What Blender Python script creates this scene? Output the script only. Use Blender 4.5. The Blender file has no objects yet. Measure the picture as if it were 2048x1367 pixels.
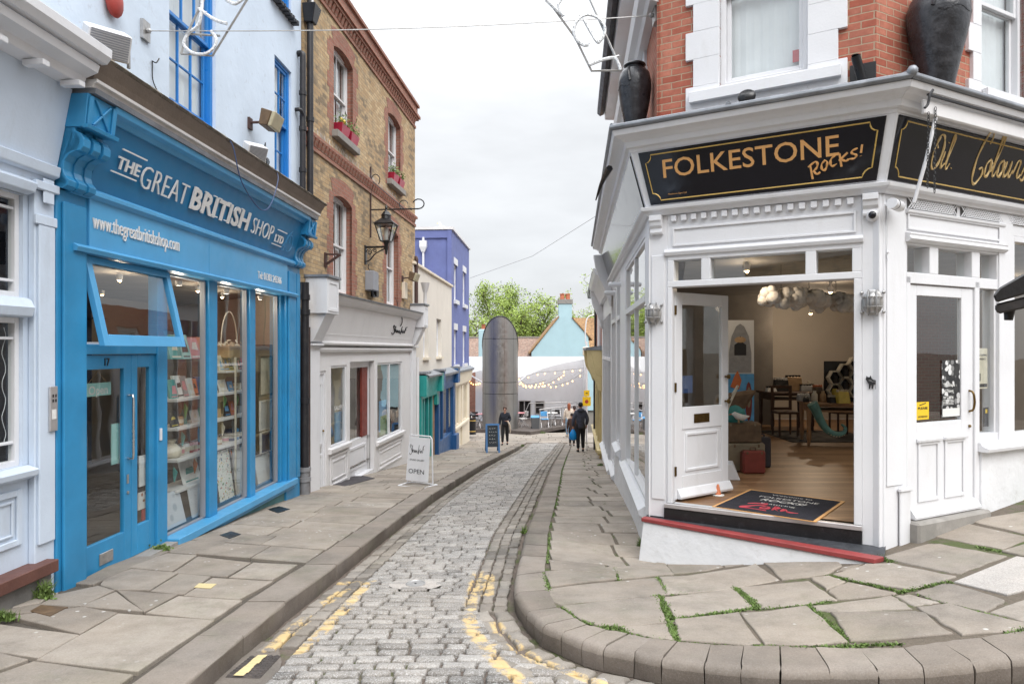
import bpy,math,random
from mathutils import Vector,Matrix
R=math.radians
rnd=random.Random(11)
S=bpy.context.scene
COL=S.collection
# camera, light, exposure
EYE=1.6
FPX,CX,HY=1365.0,1024.0,700.0
cam=bpy.data.cameras.new('camera')
cam.lens=36.0*FPX/2048.0
cam.sensor_width=36.0
cam.shift_y=(HY-683.5)/2048.0
cam.clip_end=600
cam.dof.use_dof=False
camo=bpy.data.objects.new('camera',cam)
COL.objects.link(camo)
camo.location=(0,0,EYE)
camo.rotation_euler=(R(90),0,0)
S.camera=camo
SUN_EL,SUN_AZ=48.0,154.0
W=bpy.data.worlds.new('World')
S.world=W
W.use_nodes=True
wn,wl=W.node_tree.nodes,W.node_tree.links
wn.clear()
wout=wn.new('ShaderNodeOutputWorld')
sky=wn.new('ShaderNodeTexSky')
sky.sky_type='NISHITA'
sky.sun_disc=False
sky.sun_elevation=R(SUN_EL)
sky.sun_rotation=R(SUN_AZ)
bg1=wn.new('ShaderNodeBackground')
bg1.inputs['Strength'].default_value=0.10
wl.new(sky.outputs[0],bg1.inputs[0])
tc=wn.new('ShaderNodeTexCoord')
sp=wn.new('ShaderNodeSeparateXYZ')
wl.new(tc.outputs['Generated'],sp.inputs[0])
nz=wn.new('ShaderNodeTexNoise')
nz.inputs['Scale'].default_value=2.2
nz.inputs['Detail'].default_value=5
nz.inputs['Roughness'].default_value=0.55
mp=wn.new('ShaderNodeMapping')
mp.inputs['Scale'].default_value=(1,1,3.2)
wl.new(tc.outputs['Generated'],mp.inputs[0])
wl.new(mp.outputs[0],nz.inputs['Vector'])
el=wn.new('ShaderNodeMapRange')
el.inputs['From Min'].default_value=0.25
el.inputs['From Max'].default_value=1.0
el.interpolation_type='SMOOTHSTEP'
el.inputs['To Min'].default_value=0.645
el.inputs['To Max'].default_value=2.9
wl.new(sp.outputs['Z'],el.inputs['Value'])
cl=wn.new('ShaderNodeMapRange')
cl.inputs['From Min'].default_value=0.3
cl.inputs['From Max'].default_value=0.7
cl.inputs['To Min'].default_value=0.80
cl.inputs['To Max'].default_value=1.13
wl.new(nz.outputs['Fac'],cl.inputs['Value'])
mu=wn.new('ShaderNodeMath')
mu.operation='MULTIPLY'
wl.new(el.outputs[0],mu.inputs[0])
wl.new(cl.outputs[0],mu.inputs[1])
bg2=wn.new('ShaderNodeBackground')
bg2.inputs['Color'].default_value=(0.955,0.975,1.0,1)
wl.new(mu.outputs[0],bg2.inputs['Strength'])
mixw=wn.new('ShaderNodeMixShader')
mixw.inputs[0].default_value=0.94
wl.new(bg1.outputs[0],mixw.inputs[1])
wl.new(bg2.outputs[0],mixw.inputs[2])
wl.new(mixw.outputs[0],wout.inputs[0])
sl=bpy.data.lights.new('sun','SUN')
sl.energy=1.5
sl.angle=R(40)
sl.color=(1.0,0.97,0.93)
so=bpy.data.objects.new('sun',sl)
COL.objects.link(so)
so.location=(-10,-20,30)
_d=Vector((-math.sin(R(SUN_AZ))*math.cos(R(SUN_EL)),-math.cos(R(SUN_AZ))*math.cos(R(SUN_EL)),-math.sin(R(SUN_EL))))
so.rotation_euler=_d.to_track_quat('-Z','Y').to_euler()
S.view_settings.view_transform='Standard'
S.view_settings.look='None'
S.view_settings.exposure=0.56
S.view_settings.gamma=1.0
S.cycles.max_bounces=7
S.cycles.diffuse_bounces=3
S.cycles.glossy_bounces=4
S.cycles.transparent_max_bounces=12
S.cycles.caustics_reflective=False
S.cycles.caustics_refractive=False
S.cycles.sample_clamp_indirect=4.0
S.cycles.use_denoising=True
# materials
MATS={}
class NT:
 def __init__(s,name):
  s.m=bpy.data.materials.new(name)
  s.m.use_nodes=True
  s.t=s.m.node_tree
  s.t.nodes.clear()
  s.out=s.t.nodes.new('ShaderNodeOutputMaterial')
  MATS[name]=s.m
 def n(s,ty,ins=None,**kw):
  nd=s.t.nodes.new(ty)
  for k,v in kw.items():
   setattr(nd,k,v)
  for k,v in(ins or{}).items():
   if hasattr(v,'is_linked')or hasattr(v,'links'):
    s.t.links.new(v,nd.inputs[k])
   else:
    nd.inputs[k].default_value=v
  return nd
 def coord(s,kind='Object',scale=(1,1,1)):
  c=s.n('ShaderNodeTexCoord')
  return s.n('ShaderNodeMapping',{0:c.outputs[kind],'Scale':scale}).outputs[0]
 def noise(s,vec,scale,detail=4,rough=0.55):
  return s.n('ShaderNodeTexNoise',{'Vector':vec,'Scale':scale,'Detail':detail,'Roughness':rough}).outputs['Fac']
 def rng(s,v,a,b,c=0.0,d=1.0):
  return s.n('ShaderNodeMapRange',{'Value':v,'From Min':a,'From Max':b,'To Min':c,'To Max':d}).outputs[0]
 def mix(s,f,a,b,bt='MIX'):
  m=s.n('ShaderNodeMix',data_type='RGBA',blend_type=bt)
  for k,v in((0,f),(6,a),(7,b)):
   if hasattr(v,'links'):
    s.t.links.new(v,m.inputs[k])
   else:
    m.inputs[k].default_value=v if k==0 else(tuple(v)+(1,))[:4]
  return m.outputs[2]
 def math(s,op,a,b=0.0):
  m=s.n('ShaderNodeMath',{0:a,1:b},operation=op)
  return m.outputs[0]
 def pbr(s,col,rough=0.6,metal=0.0,bump=None,bd=0.01,bs=0.6,**kw):
  b=s.n('ShaderNodeBsdfPrincipled')
  for k,v in(('Base Color',col),('Roughness',rough),('Metallic',metal))+tuple(kw.items()):
   if hasattr(v,'links'):
    s.t.links.new(v,b.inputs[k])
   else:
    b.inputs[k].default_value=(tuple(v)+(1,))[:4]if isinstance(v,(tuple,list))else v
  if bump is not None:
   bp=s.n('ShaderNodeBump',{'Height':bump,'Distance':bd,'Strength':bs})
   s.t.links.new(bp.outputs[0],b.inputs['Normal'])
  s.t.links.new(b.outputs[0],s.out.inputs[0])
  return b
def paint(name,c,rough=0.5,var=0.08,sc=2.5,grime=0.0,gcol=(0.12,0.10,0.08),bump=0.0,bsc=60,metal=0.0,spec=0.5,streak=False,gsc=3.0,glo=0.55):
 """painted or plain surface: slow colour drift, optional patchy dirt and a fine uneven skin"""
 t=NT(name)
 v=t.coord('Object')
 f=t.rng(t.noise(v,sc,5),0.3,0.7)
 col=t.mix(f,[x*(1-var)for x in c],[min(1,x*(1+var))for x in c])
 if grime:
  vv=t.coord('Object',(1,1,0.25))if streak else v
  g=t.rng(t.noise(vv,gsc,7,0.7),glo,glo+0.2)
  col=t.mix(t.math('MULTIPLY',g,grime),col,gcol)
 r=t.rng(t.noise(v,7,3),0.3,0.7,max(0.02,rough-0.08),min(1,rough+0.08))
 t.pbr(col,r,metal,t.noise(v,bsc,4)if bump else None,bump,0.7,**{'Specular IOR Level':spec})
 return t.m
def plain(name,c,rough=0.6,metal=0.0,emit=0.0,ecol=None):
 t=NT(name)
 v=t.coord('Object')
 col=t.mix(t.noise(v,9,3),[x*0.88 for x in c],[min(1,x*1.1)for x in c])
 b=t.pbr(col,rough,metal)
 if emit:
  b.inputs['Emission Color'].default_value=tuple(ecol or c)+(1,)
  b.inputs['Emission Strength'].default_value=emit
 return t.m
def brick(name,c1,c2,mortar,dark=None,dk=0.5,bw=0.225,bh=0.075,msize=0.010,bump=0.006):
 t=NT(name)
 v=t.coord('UV')
 wob=t.n('ShaderNodeTexNoise',{'Vector':v,'Scale':9.0,'Detail':2.0}).outputs['Color']
 vv=t.n('ShaderNodeVectorMath',{0:wob,1:(0.012,0.012,0)},operation='MULTIPLY').outputs[0]
 vv=t.n('ShaderNodeVectorMath',{0:v,1:vv},operation='ADD').outputs[0]
 b=t.n('ShaderNodeTexBrick',{'Vector':vv,'Color1':(0,0,0,1),'Color2':(1,1,1,1),'Mortar':(0.5,0.5,0.5,1),'Scale':1.0,'Mortar Size':msize*0.5,'Mortar Smooth':0.3,'Bias':0.0,'Brick Width':bw,'Row Height':bh})
 b.offset=0.5
 per=b.outputs['Color']
 col=t.mix(per,c1,c2)
 n1=t.noise(v,14,5,0.7)
 col=t.mix(t.rng(n1,0.35,0.7,0,0.5),col,[x*0.62 for x in c1])
 if dark:
  col=t.mix(t.math('MULTIPLY',t.rng(t.math('ADD',t.math('MULTIPLY',per,0.35),t.noise(v,0.9,5,0.7)),0.68,0.86),dk),col,dark)
 mcol=t.mix(t.noise(v,20,3),[x*0.75 for x in mortar],mortar)
 col=t.mix(b.outputs['Fac'],col,mcol)
 h=t.math('SUBTRACT',t.math('MULTIPLY',n1,0.5),b.outputs['Fac'])
 t.pbr(col,0.85,0,h,bump,0.9,**{'Specular IOR Level':0.25})
 return t.m
def glass(name,refl=1.0,tint=(0.93,0.96,0.95),ior=1.65):
 t=NT(name)
 v=t.coord('Object')
 ge=t.n('ShaderNodeNewGeometry')
 dt=t.n('ShaderNodeVectorMath',{0:ge.outputs['Normal'],1:ge.outputs['Incoming']},operation='DOT_PRODUCT').outputs['Value']
 f0=((ior-1)/(ior+1))**2*1.7
 fr=t.math('ADD',t.math('MULTIPLY',t.math('POWER',t.math('SUBTRACT',1.0,t.math('ABSOLUTE',dt)),5.0),1-f0),f0)
 bp=t.n('ShaderNodeBump',{'Height':t.noise(v,1.4,2),'Distance':0.004,'Strength':0.5}).outputs[0]
 g=t.n('ShaderNodeBsdfGlossy',{'Color':(1,1,1,1),'Roughness':0.0,'Normal':bp})
 tr=t.n('ShaderNodeBsdfTransparent',{'Color':tuple(tint)+(1,)})
 f=t.math('MULTIPLY',fr,refl)
 mx=t.n('ShaderNodeMixShader',{0:t.n('ShaderNodeClamp',{0:f}).outputs[0]})
 t.t.links.new(tr.outputs[0],mx.inputs[1])
 t.t.links.new(g.outputs[0],mx.inputs[2])
 t.t.links.new(mx.outputs[0],t.out.inputs[0])
 return t.m
paint('blue',(0.028,0.240,0.475),0.38,0.16,1.8,0.45,(0.085,0.29,0.50),0.001,90,streak=True)
paint('blue_light',(0.075,0.33,0.60),0.36,0.08,2,0.25,(0.03,0.20,0.40),0.001,90,streak=True)
paint('blue_sign',(0.014,0.165,0.35),0.42,0.03,0.6)
paint('blue_sash',(0.02,0.20,0.56),0.35,0.06)
paint('render_pale',(0.60,0.69,0.80),0.8,0.05,1.3,0.75,(0.30,0.30,0.31),0.008,7,gsc=6.5,glo=0.585)
paint('pale_blue',(0.58,0.665,0.78),0.45,0.06,1.5,0.45,(0.4,0.43,0.47),0.002,40,streak=True)
paint('white',(0.73,0.735,0.76),0.38,0.035,1.5,0.32,(0.50,0.485,0.465),0.002,45,streak=True,gsc=4.5,glo=0.56)
paint('white_brick',(0.75,0.76,0.78),0.5,0.05,2,0.55,(0.42,0.41,0.39),0.012,9,gsc=6)
paint('white_grey',(0.71,0.70,0.705),0.45,0.04,1.5,0.15,(0.40,0.39,0.37),0.001,50,streak=True)
paint('cornice_old',(0.62,0.60,0.585),0.6,0.08,2,0.45,(0.22,0.18,0.14),0.003,30)
paint('cornice_brown',(0.19,0.15,0.12),0.7,0.15,3,0.5,(0.07,0.055,0.045),0.004,30)
paint('moss_stone',(0.17,0.145,0.115),0.95,0.3,8,0.7,(0.045,0.05,0.02),0.02,18,gsc=9)
paint('lead',(0.24,0.255,0.28),0.45,0.25,6,0.5,(0.10,0.105,0.12),0.006,18,metal=0.35)
paint('black_gloss',(0.006,0.006,0.010),0.06,0.2,2)
paint('black_iron',(0.012,0.012,0.014),0.32,0.3,8,bump=0.002)
paint('urn_black',(0.026,0.027,0.032),0.30,0.4,5,0.6,(0.085,0.085,0.095),0.014,11,gsc=7,glo=0.5)
paint('pipe',(0.018,0.017,0.020),0.4,0.3,8,0.5,(0.10,0.085,0.07),0.002,30)
paint('pipe_grey',(0.22,0.22,0.23),0.55,0.2,8,0.6,(0.07,0.06,0.05),0.003,30)
paint('rust_pipe',(0.055,0.026,0.022),0.6,0.3,9)
paint('cream_render',(0.70,0.655,0.585),0.85,0.05,1.4,0.5,(0.40,0.35,0.28),0.006,8,gsc=4,glo=0.6,streak=True)
paint('cream_paint',(0.74,0.66,0.53),0.6,0.04)
paint('purple',(0.130,0.158,0.365),0.7,0.10,2,0.4,(0.10,0.105,0.32),0.006,10)
paint('teal',(0.022,0.30,0.28),0.4,0.08)
paint('deep_blue',(0.02,0.09,0.24),0.4,0.1)
paint('yellow_paint',(0.62,0.51,0.27),0.55,0.08,2,0.3,(0.35,0.27,0.12))
paint('turquoise',(0.40,0.57,0.62),0.8,0.05,1.2,0.2,(0.28,0.48,0.56),0.004,10)
_m=paint('canvas',(0.84,0.845,0.86),0.7,0.02,1)
_t=_m.node_tree
_tr=_t.nodes.new('ShaderNodeBsdfTranslucent')
_tr.inputs[0].default_value=(0.9,0.9,0.9,1)
_mx=_t.nodes.new('ShaderNodeMixShader')
_mx.inputs[0].default_value=0.62
_ou=[n for n in _t.nodes if n.type=='OUTPUT_MATERIAL'][0]
_t.links.new(_ou.inputs[0].links[0].from_socket,_mx.inputs[1])
_t.links.new(_tr.outputs[0],_mx.inputs[2])
_t.links.new(_mx.outputs[0],_ou.inputs[0])
paint('red_step',(0.28,0.045,0.045),0.5,0.15,5,0.4,(0.14,0.05,0.045),0.003,40)
paint('red_sill',(0.12,0.05,0.038),0.6,0.2,6,0.4,(0.10,0.08,0.07),0.004,30)
paint('black_step',(0.012,0.012,0.014),0.35,0.3,8,0.35,(0.10,0.10,0.11),0.003,60,gsc=20)
paint('slate',(0.04,0.043,0.050),0.55,0.35,14,0.6,(0.15,0.15,0.16),0.004,60,gsc=24)
paint('alu',(0.55,0.53,0.53),0.4,0.1,9,metal=0.7)
paint('chrome',(0.62,0.63,0.64),0.22,0.05,9,metal=1.0)
paint('brass',(0.16,0.10,0.035),0.35,0.25,20,metal=0.9)
paint('galv',(0.42,0.415,0.41),0.42,0.2,16,0.4,(0.16,0.14,0.12),metal=0.75)
paint('steel',(0.34,0.33,0.315),0.40,0.04,0.8,metal=0.92)
paint('letters',(0.74,0.73,0.72),0.4,0.02)
paint('gold_paint',(0.68,0.36,0.13),0.5,0.03)
paint('gold',(0.66,0.44,0.12),0.35,0.08,8,metal=0.2)
paint('gilt',(0.72,0.52,0.24),0.3,0.12,8,metal=0.3)
paint('terracotta',(0.46,0.15,0.08),0.8,0.15,6)
paint('stone_sill',(0.27,0.255,0.235),0.85,0.2,6,0.5,(0.10,0.095,0.08),0.004,30)
paint('old_stone',(0.20,0.19,0.18),0.95,0.25,5,0.6,(0.08,0.08,0.075),0.03,6)
paint('plinth_teal',(0.10,0.24,0.26),0.8,0.25,4,0.6,(0.06,0.12,0.13),0.01,12)
paint('tin_dirty',(0.45,0.40,0.27),0.5,0.15,6,0.4,(0.2,0.17,0.1))
paint('box_grey',(0.27,0.28,0.31),0.5,0.06)
paint('red_planter',(0.42,0.02,0.055),0.35,0.1)
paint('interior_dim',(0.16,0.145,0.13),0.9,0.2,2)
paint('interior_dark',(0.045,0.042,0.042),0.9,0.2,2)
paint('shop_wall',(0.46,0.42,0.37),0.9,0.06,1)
paint('net',(0.74,0.76,0.80),0.9,0.10,1.5,bump=0.004,bsc=6)
paint('blind_or_dark_backing',(0.76,0.78,0.80),0.8,0.05,4)
paint('drain_iron',(0.055,0.046,0.042),0.6,0.3,12,0.4,(0.16,0.13,0.11),0.004,30)
paint('wood_mid',(0.30,0.17,0.085),0.5,0.25,6,bump=0.002)
paint('wood_dark',(0.055,0.028,0.018),0.45,0.3,6)
paint('shelf_white',(0.66,0.65,0.63),0.4,0.04)
paint('skin',(0.46,0.24,0.17),0.5,0.06,12)
paint('hair_brown',(0.06,0.032,0.02),0.6,0.4,40)
paint('hair_ginger',(0.27,0.075,0.03),0.6,0.3,40)
paint('hair_dark',(0.03,0.014,0.013),0.6,0.4,40)
paint('cloth_navy',(0.012,0.015,0.026),0.85,0.3,14,bump=0.01,bsc=14)
paint('cloth_slate',(0.040,0.044,0.068),0.8,0.25,12,bump=0.012,bsc=10)
paint('cloth_black',(0.008,0.008,0.010),0.85,0.3,14,bump=0.01,bsc=14)
paint('cloth_cream',(0.62,0.53,0.44),0.85,0.15,10,bump=0.02,bsc=12)
paint('cloth_brown',(0.085,0.045,0.035),0.8,0.3,12,bump=0.012,bsc=12)
paint('denim',(0.24,0.38,0.52),0.85,0.2,14,bump=0.008,bsc=14)
paint('bag_blue',(0.0,0.22,0.58),0.4,0.15,9,bump=0.02,bsc=14)
paint('bag_white',(0.66,0.66,0.66),0.7,0.1,9,bump=0.01,bsc=10)
paint('leaf_green',(0.105,0.165,0.036),0.7,0.5,30)
paint('leaf_tree',(0.23,0.315,0.050),0.6,0.35,1.2)
paint('bark',(0.13,0.105,0.085),0.9,0.3,8)
paint('chalkboard',(0.022,0.030,0.038),0.8,0.25,9)
paint('sign_blue',(0.05,0.16,0.36),0.4,0.1)
paint('yellow_sign',(0.78,0.52,0.02),0.45,0.05)
paint('grey_plastic',(0.12,0.125,0.13),0.5,0.1)
paint('deck',(0.10,0.082,0.072),0.85,0.2,4)
paint('tentacle',(0.10,0.24,0.22),0.45,0.25,8,bump=0.008,bsc=24)
paint('case_tan',(0.22,0.175,0.115),0.6,0.2,8)
paint('case_red',(0.19,0.035,0.025),0.5,0.2,8)
paint('case_dark',(0.03,0.026,0.032),0.55,0.2,8)
paint('case_brown',(0.12,0.075,0.04),0.6,0.4,10)
paint('cloud_wool',(0.80,0.78,0.74),0.95,0.15,6,bump=0.05,bsc=9)
paint('paper',(0.72,0.72,0.70),0.7,0.04)
paint('ink',(0.012,0.012,0.015),0.6,0.1)
paint('mint',(0.35,0.62,0.58),0.5,0.05)
paint('rug',(0.06,0.055,0.05),0.95,0.7,6)
paint('mat_black',(0.014,0.014,0.022),0.95,0.3,30,bump=0.004,bsc=200)
paint('pinkish',(0.46,0.05,0.07),0.7,0.1)
paint('rope_light',(0.74,0.76,0.78),0.25,0.15,30)
paint('roof_tile',(0.20,0.13,0.10),0.9,0.5,7,0.7,(0.36,0.30,0.25),0.03,9,gsc=6,glo=0.5)
paint('roof_lichen',(0.25,0.145,0.07),0.9,0.4,6,0.6,(0.42,0.24,0.07),0.03,9,gsc=6,glo=0.5)
paint('dark_tile',(0.03,0.028,0.028),0.8,0.3,6)
for nm,c in dict(g_red=(0.38,0.05,0.04),g_orange=(0.58,0.16,0.05),g_teal=(0.05,0.28,0.26),g_yellow=(0.70,0.55,0.10),g_cream=(0.66,0.60,0.48),g_navy=(0.03,0.06,0.16),g_pink=(0.62,0.26,0.28),g_green=(0.10,0.28,0.10),g_sky=(0.10,0.34,0.62),g_grey=(0.28,0.28,0.28),g_kraft=(0.45,0.29,0.15),g_black=(0.015,0.014,0.014),g_white=(0.70,0.69,0.66)).items():
 paint(nm,c,0.5,0.15,14)
brick('brick_yellow',(0.42,0.285,0.155),(0.68,0.52,0.315),(0.33,0.27,0.20),(0.11,0.085,0.065),0.75)
brick('brick_red_old',(0.31,0.13,0.095),(0.45,0.23,0.165),(0.34,0.28,0.22),(0.14,0.07,0.055),0.5)
brick('brick_red',(0.36,0.100,0.065),(0.60,0.255,0.175),(0.47,0.35,0.25),(0.24,0.07,0.05),0.5,bw=0.215,bh=0.0725,msize=0.013)
glass('glass',1.25)
glass('glass_dark',1.5,(0.6,0.62,0.62))
glass('glass_clear',0.7)
plain('bulb',(1.0,0.62,0.25),0.4,0,4.0,(1.0,0.50,0.16))
plain('bulb_small',(1.0,0.7,0.35),0.4,0,14.0,(1.0,0.62,0.28))
def mat_stone(name,c1,c2,speck=0.0,lichen=0.0,moss=0.0,rough=0.8,painted=False,bd=0.006,stain=0.3):
 """paving stone: every stone has its own shade (colour attribute 'tint'), specks, lichen and stains"""
 t=NT(name)
 v=t.coord('Object')
 at=t.n('ShaderNodeAttribute',attribute_name='tint')
 col=t.mix(at.outputs['Fac'],c1,c2)
 n1=t.noise(v,3.2,7,0.68)
 col=t.mix(t.rng(n1,0.43,0.66,0,stain),col,[x*0.48 for x in c1])
 col=t.mix(t.rng(t.noise(v,2.3,2),0.38,0.62,0,0.30),col,(c2[0]*1.04,c2[1]*0.99,c2[2]*0.95))
 n0=t.noise(v,0.7,4,0.6)
 col=t.mix(t.rng(n0,0.35,0.65,0,0.28),col,(c2[0]*1.15,c2[1]*1.05,c2[2]*0.92))
 n2=t.noise(v,85,3,0.8)
 col=t.mix(t.rng(n2,0.45,0.72,0,0.22+speck),col,[x*0.35 for x in c1])
 if speck:
  col=t.mix(t.rng(t.noise(v,95,2,0.9),0.52,0.64,0,speck),col,(0.72,0.72,0.72))
 if lichen:
  vo=t.n('ShaderNodeTexVoronoi',{'Vector':v,'Scale':9.0,'Randomness':1.0})
  sp_=t.math('MULTIPLY',t.rng(vo.outputs['Distance'],0.10,0.16,1,0),t.rng(t.noise(v,1.3,3),0.52,0.62))
  col=t.mix(t.math('MULTIPLY',sp_,lichen),col,(0.66,0.66,0.64))
 if moss:
  col=t.mix(t.math('MULTIPLY',t.rng(t.noise(v,1.7,6,0.7),0.52,0.66),moss),col,(0.075,0.105,0.03))
 h=t.math('ADD',t.math('MULTIPLY',n1,0.8),t.math('MULTIPLY',n2,0.25))
 if painted:
  pa=t.n('ShaderNodeAttribute',attribute_name='paint')
  worn=t.rng(t.math('ADD',t.math('MULTIPLY',t.noise(v,6.5,6,0.72),1.0),t.math('MULTIPLY',n2,0.22)),0.575,0.665,1,0)
  core=t.rng(pa.outputs['Fac'],0.30,0.52)
  pm=t.math('MULTIPLY',core,t.math('MAXIMUM',worn,t.rng(pa.outputs['Fac'],0.90,1.3)))
  col=t.mix(t.math('MULTIPLY',pm,0.92),col,t.mix(t.noise(v,9,4),(0.50,0.355,0.155),(0.62,0.47,0.25)))
 r=t.rng(n1,0.3,0.7,rough-0.15,rough+0.1)
 t.pbr(col,r,0,h,bd,0.8,**{'Specular IOR Level':0.35})
 return t.m
mat_stone('slab',(0.185,0.162,0.139),(0.352,0.314,0.272),0.08,0.7,0.15,stain=0.5)
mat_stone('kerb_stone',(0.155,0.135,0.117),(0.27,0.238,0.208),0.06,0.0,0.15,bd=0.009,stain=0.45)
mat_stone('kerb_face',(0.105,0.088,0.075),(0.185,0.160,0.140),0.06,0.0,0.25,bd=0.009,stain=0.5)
mat_stone('granite_sett',(0.150,0.140,0.129),(0.365,0.345,0.322),0.45,0,0,painted=True,rough=0.7,stain=0.6,bd=0.010)
mat_stone('gutter_sett',(0.125,0.113,0.100),(0.30,0.275,0.245),0.08,0,0.10,painted=True,stain=0.4)
mat_stone('concrete_slab',(0.40,0.37,0.345),(0.46,0.43,0.40),0.35,0.1,0)
def mat_bed(name,dirt1,dirt2,g,sc,lo):
 t=NT(name)
 v=t.coord('Object')
 col=t.mix(t.noise(v,30,5,0.7),dirt1,dirt2)
 gr=t.mix(t.noise(v,60,3),(0.045,0.062,0.018),(0.10,0.125,0.035))
 col=t.mix(t.math('MULTIPLY',t.rng(t.noise(v,sc,6,0.7),lo,lo+0.1),g),col,gr)
 t.pbr(col,0.95,0,t.noise(v,70,4),0.012,1.0)
 return t.m
mat_bed('bed_road',(0.065,0.052,0.042),(0.22,0.175,0.145),0.9,1.4,0.52)
mat_bed('bed_left',(0.045,0.038,0.03),(0.13,0.11,0.09),0.7,1.0,0.60)
mat_bed('bed_right',(0.07,0.058,0.044),(0.19,0.155,0.12),0.95,1.6,0.50)
def mat_planks(name,c1,c2,w=0.09):
 t=NT(name)
 v=t.coord('UV')
 b=t.n('ShaderNodeTexBrick',{'Vector':v,'Color1':(0,0,0,1),'Color2':(1,1,1,1),'Mortar':(0,0,0,1),'Scale':1.0,'Mortar Size':0.0025,'Bias':0.0,'Brick Width':1.9,'Row Height':w})
 col=t.mix(b.outputs['Color'],c1,c2)
 gv=t.coord('UV',(1.5,26,1))
 col=t.mix(t.rng(t.noise(gv,3,6,0.7),0.4,0.7,0,0.6),col,[x*0.4 for x in c1])
 col=t.mix(b.outputs['Fac'],col,(0.02,0.012,0.008))
 t.pbr(col,0.42,0,b.outputs['Fac'],0.003,-0.5)
 return t.m
mat_planks('floor_wood',(0.20,0.10,0.045),(0.44,0.255,0.13),0.12)
def mat_print(name,base,cols,sc,lo=0.5,kind='noise'):
 """a printed sheet or painted pattern"""
 t=NT(name)
 v=t.coord('UV')
 vo=t.n('ShaderNodeTexVoronoi',{'Vector':v,'Scale':sc,'Randomness':0.8})
 cr=t.n('ShaderNodeValToRGB',{0:t.n('ShaderNodeSeparateColor',{0:vo.outputs['Color']}).outputs[0]})
 cr.color_ramp.interpolation='CONSTANT'
 e=cr.color_ramp.elements
 e[0].color=tuple(cols[0])+(1,)
 e[0].position=0
 e[1].color=tuple(cols[-1])+(1,)
 e[1].position=1-1/len(cols)
 for i in range(1,len(cols)-1):
  x=e.new(i/len(cols))
  x.color=tuple(cols[i])+(1,)
 col=t.mix(t.rng(vo.outputs['Distance'],lo*0.8,lo,1,0),base,cr.outputs[0])
 t.pbr(col,0.5)
 return t.m
mat_print('print_dots',(0.66,0.66,0.60),[(0.5,0.35,0.05),(0.1,0.3,0.12),(0.05,0.15,0.25),(0.45,0.1,0.06),(0.2,0.2,0.2)],26,0.42)
mat_print('print_map',(0.52,0.56,0.60),[(0.22,0.27,0.33),(0.35,0.40,0.45),(0.5,0.54,0.58)],7,0.5)
mat_print('print_leaf',(0.66,0.64,0.60),[(0.35,0.12,0.05),(0.2,0.08,0.04),(0.45,0.2,0.1)],18,0.4)
mat_print('print_bw',(0.012,0.012,0.014),[(0.5,0.5,0.5),(0.03,0.03,0.03),(0.2,0.2,0.2),(0.03,0.03,0.03),(0.7,0.7,0.7)],17,0.6)
mat_print('print_lines',(0.58,0.60,0.62),[(0.35,0.38,0.42),(0.58,0.6,0.62)],40,0.3)
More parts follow.
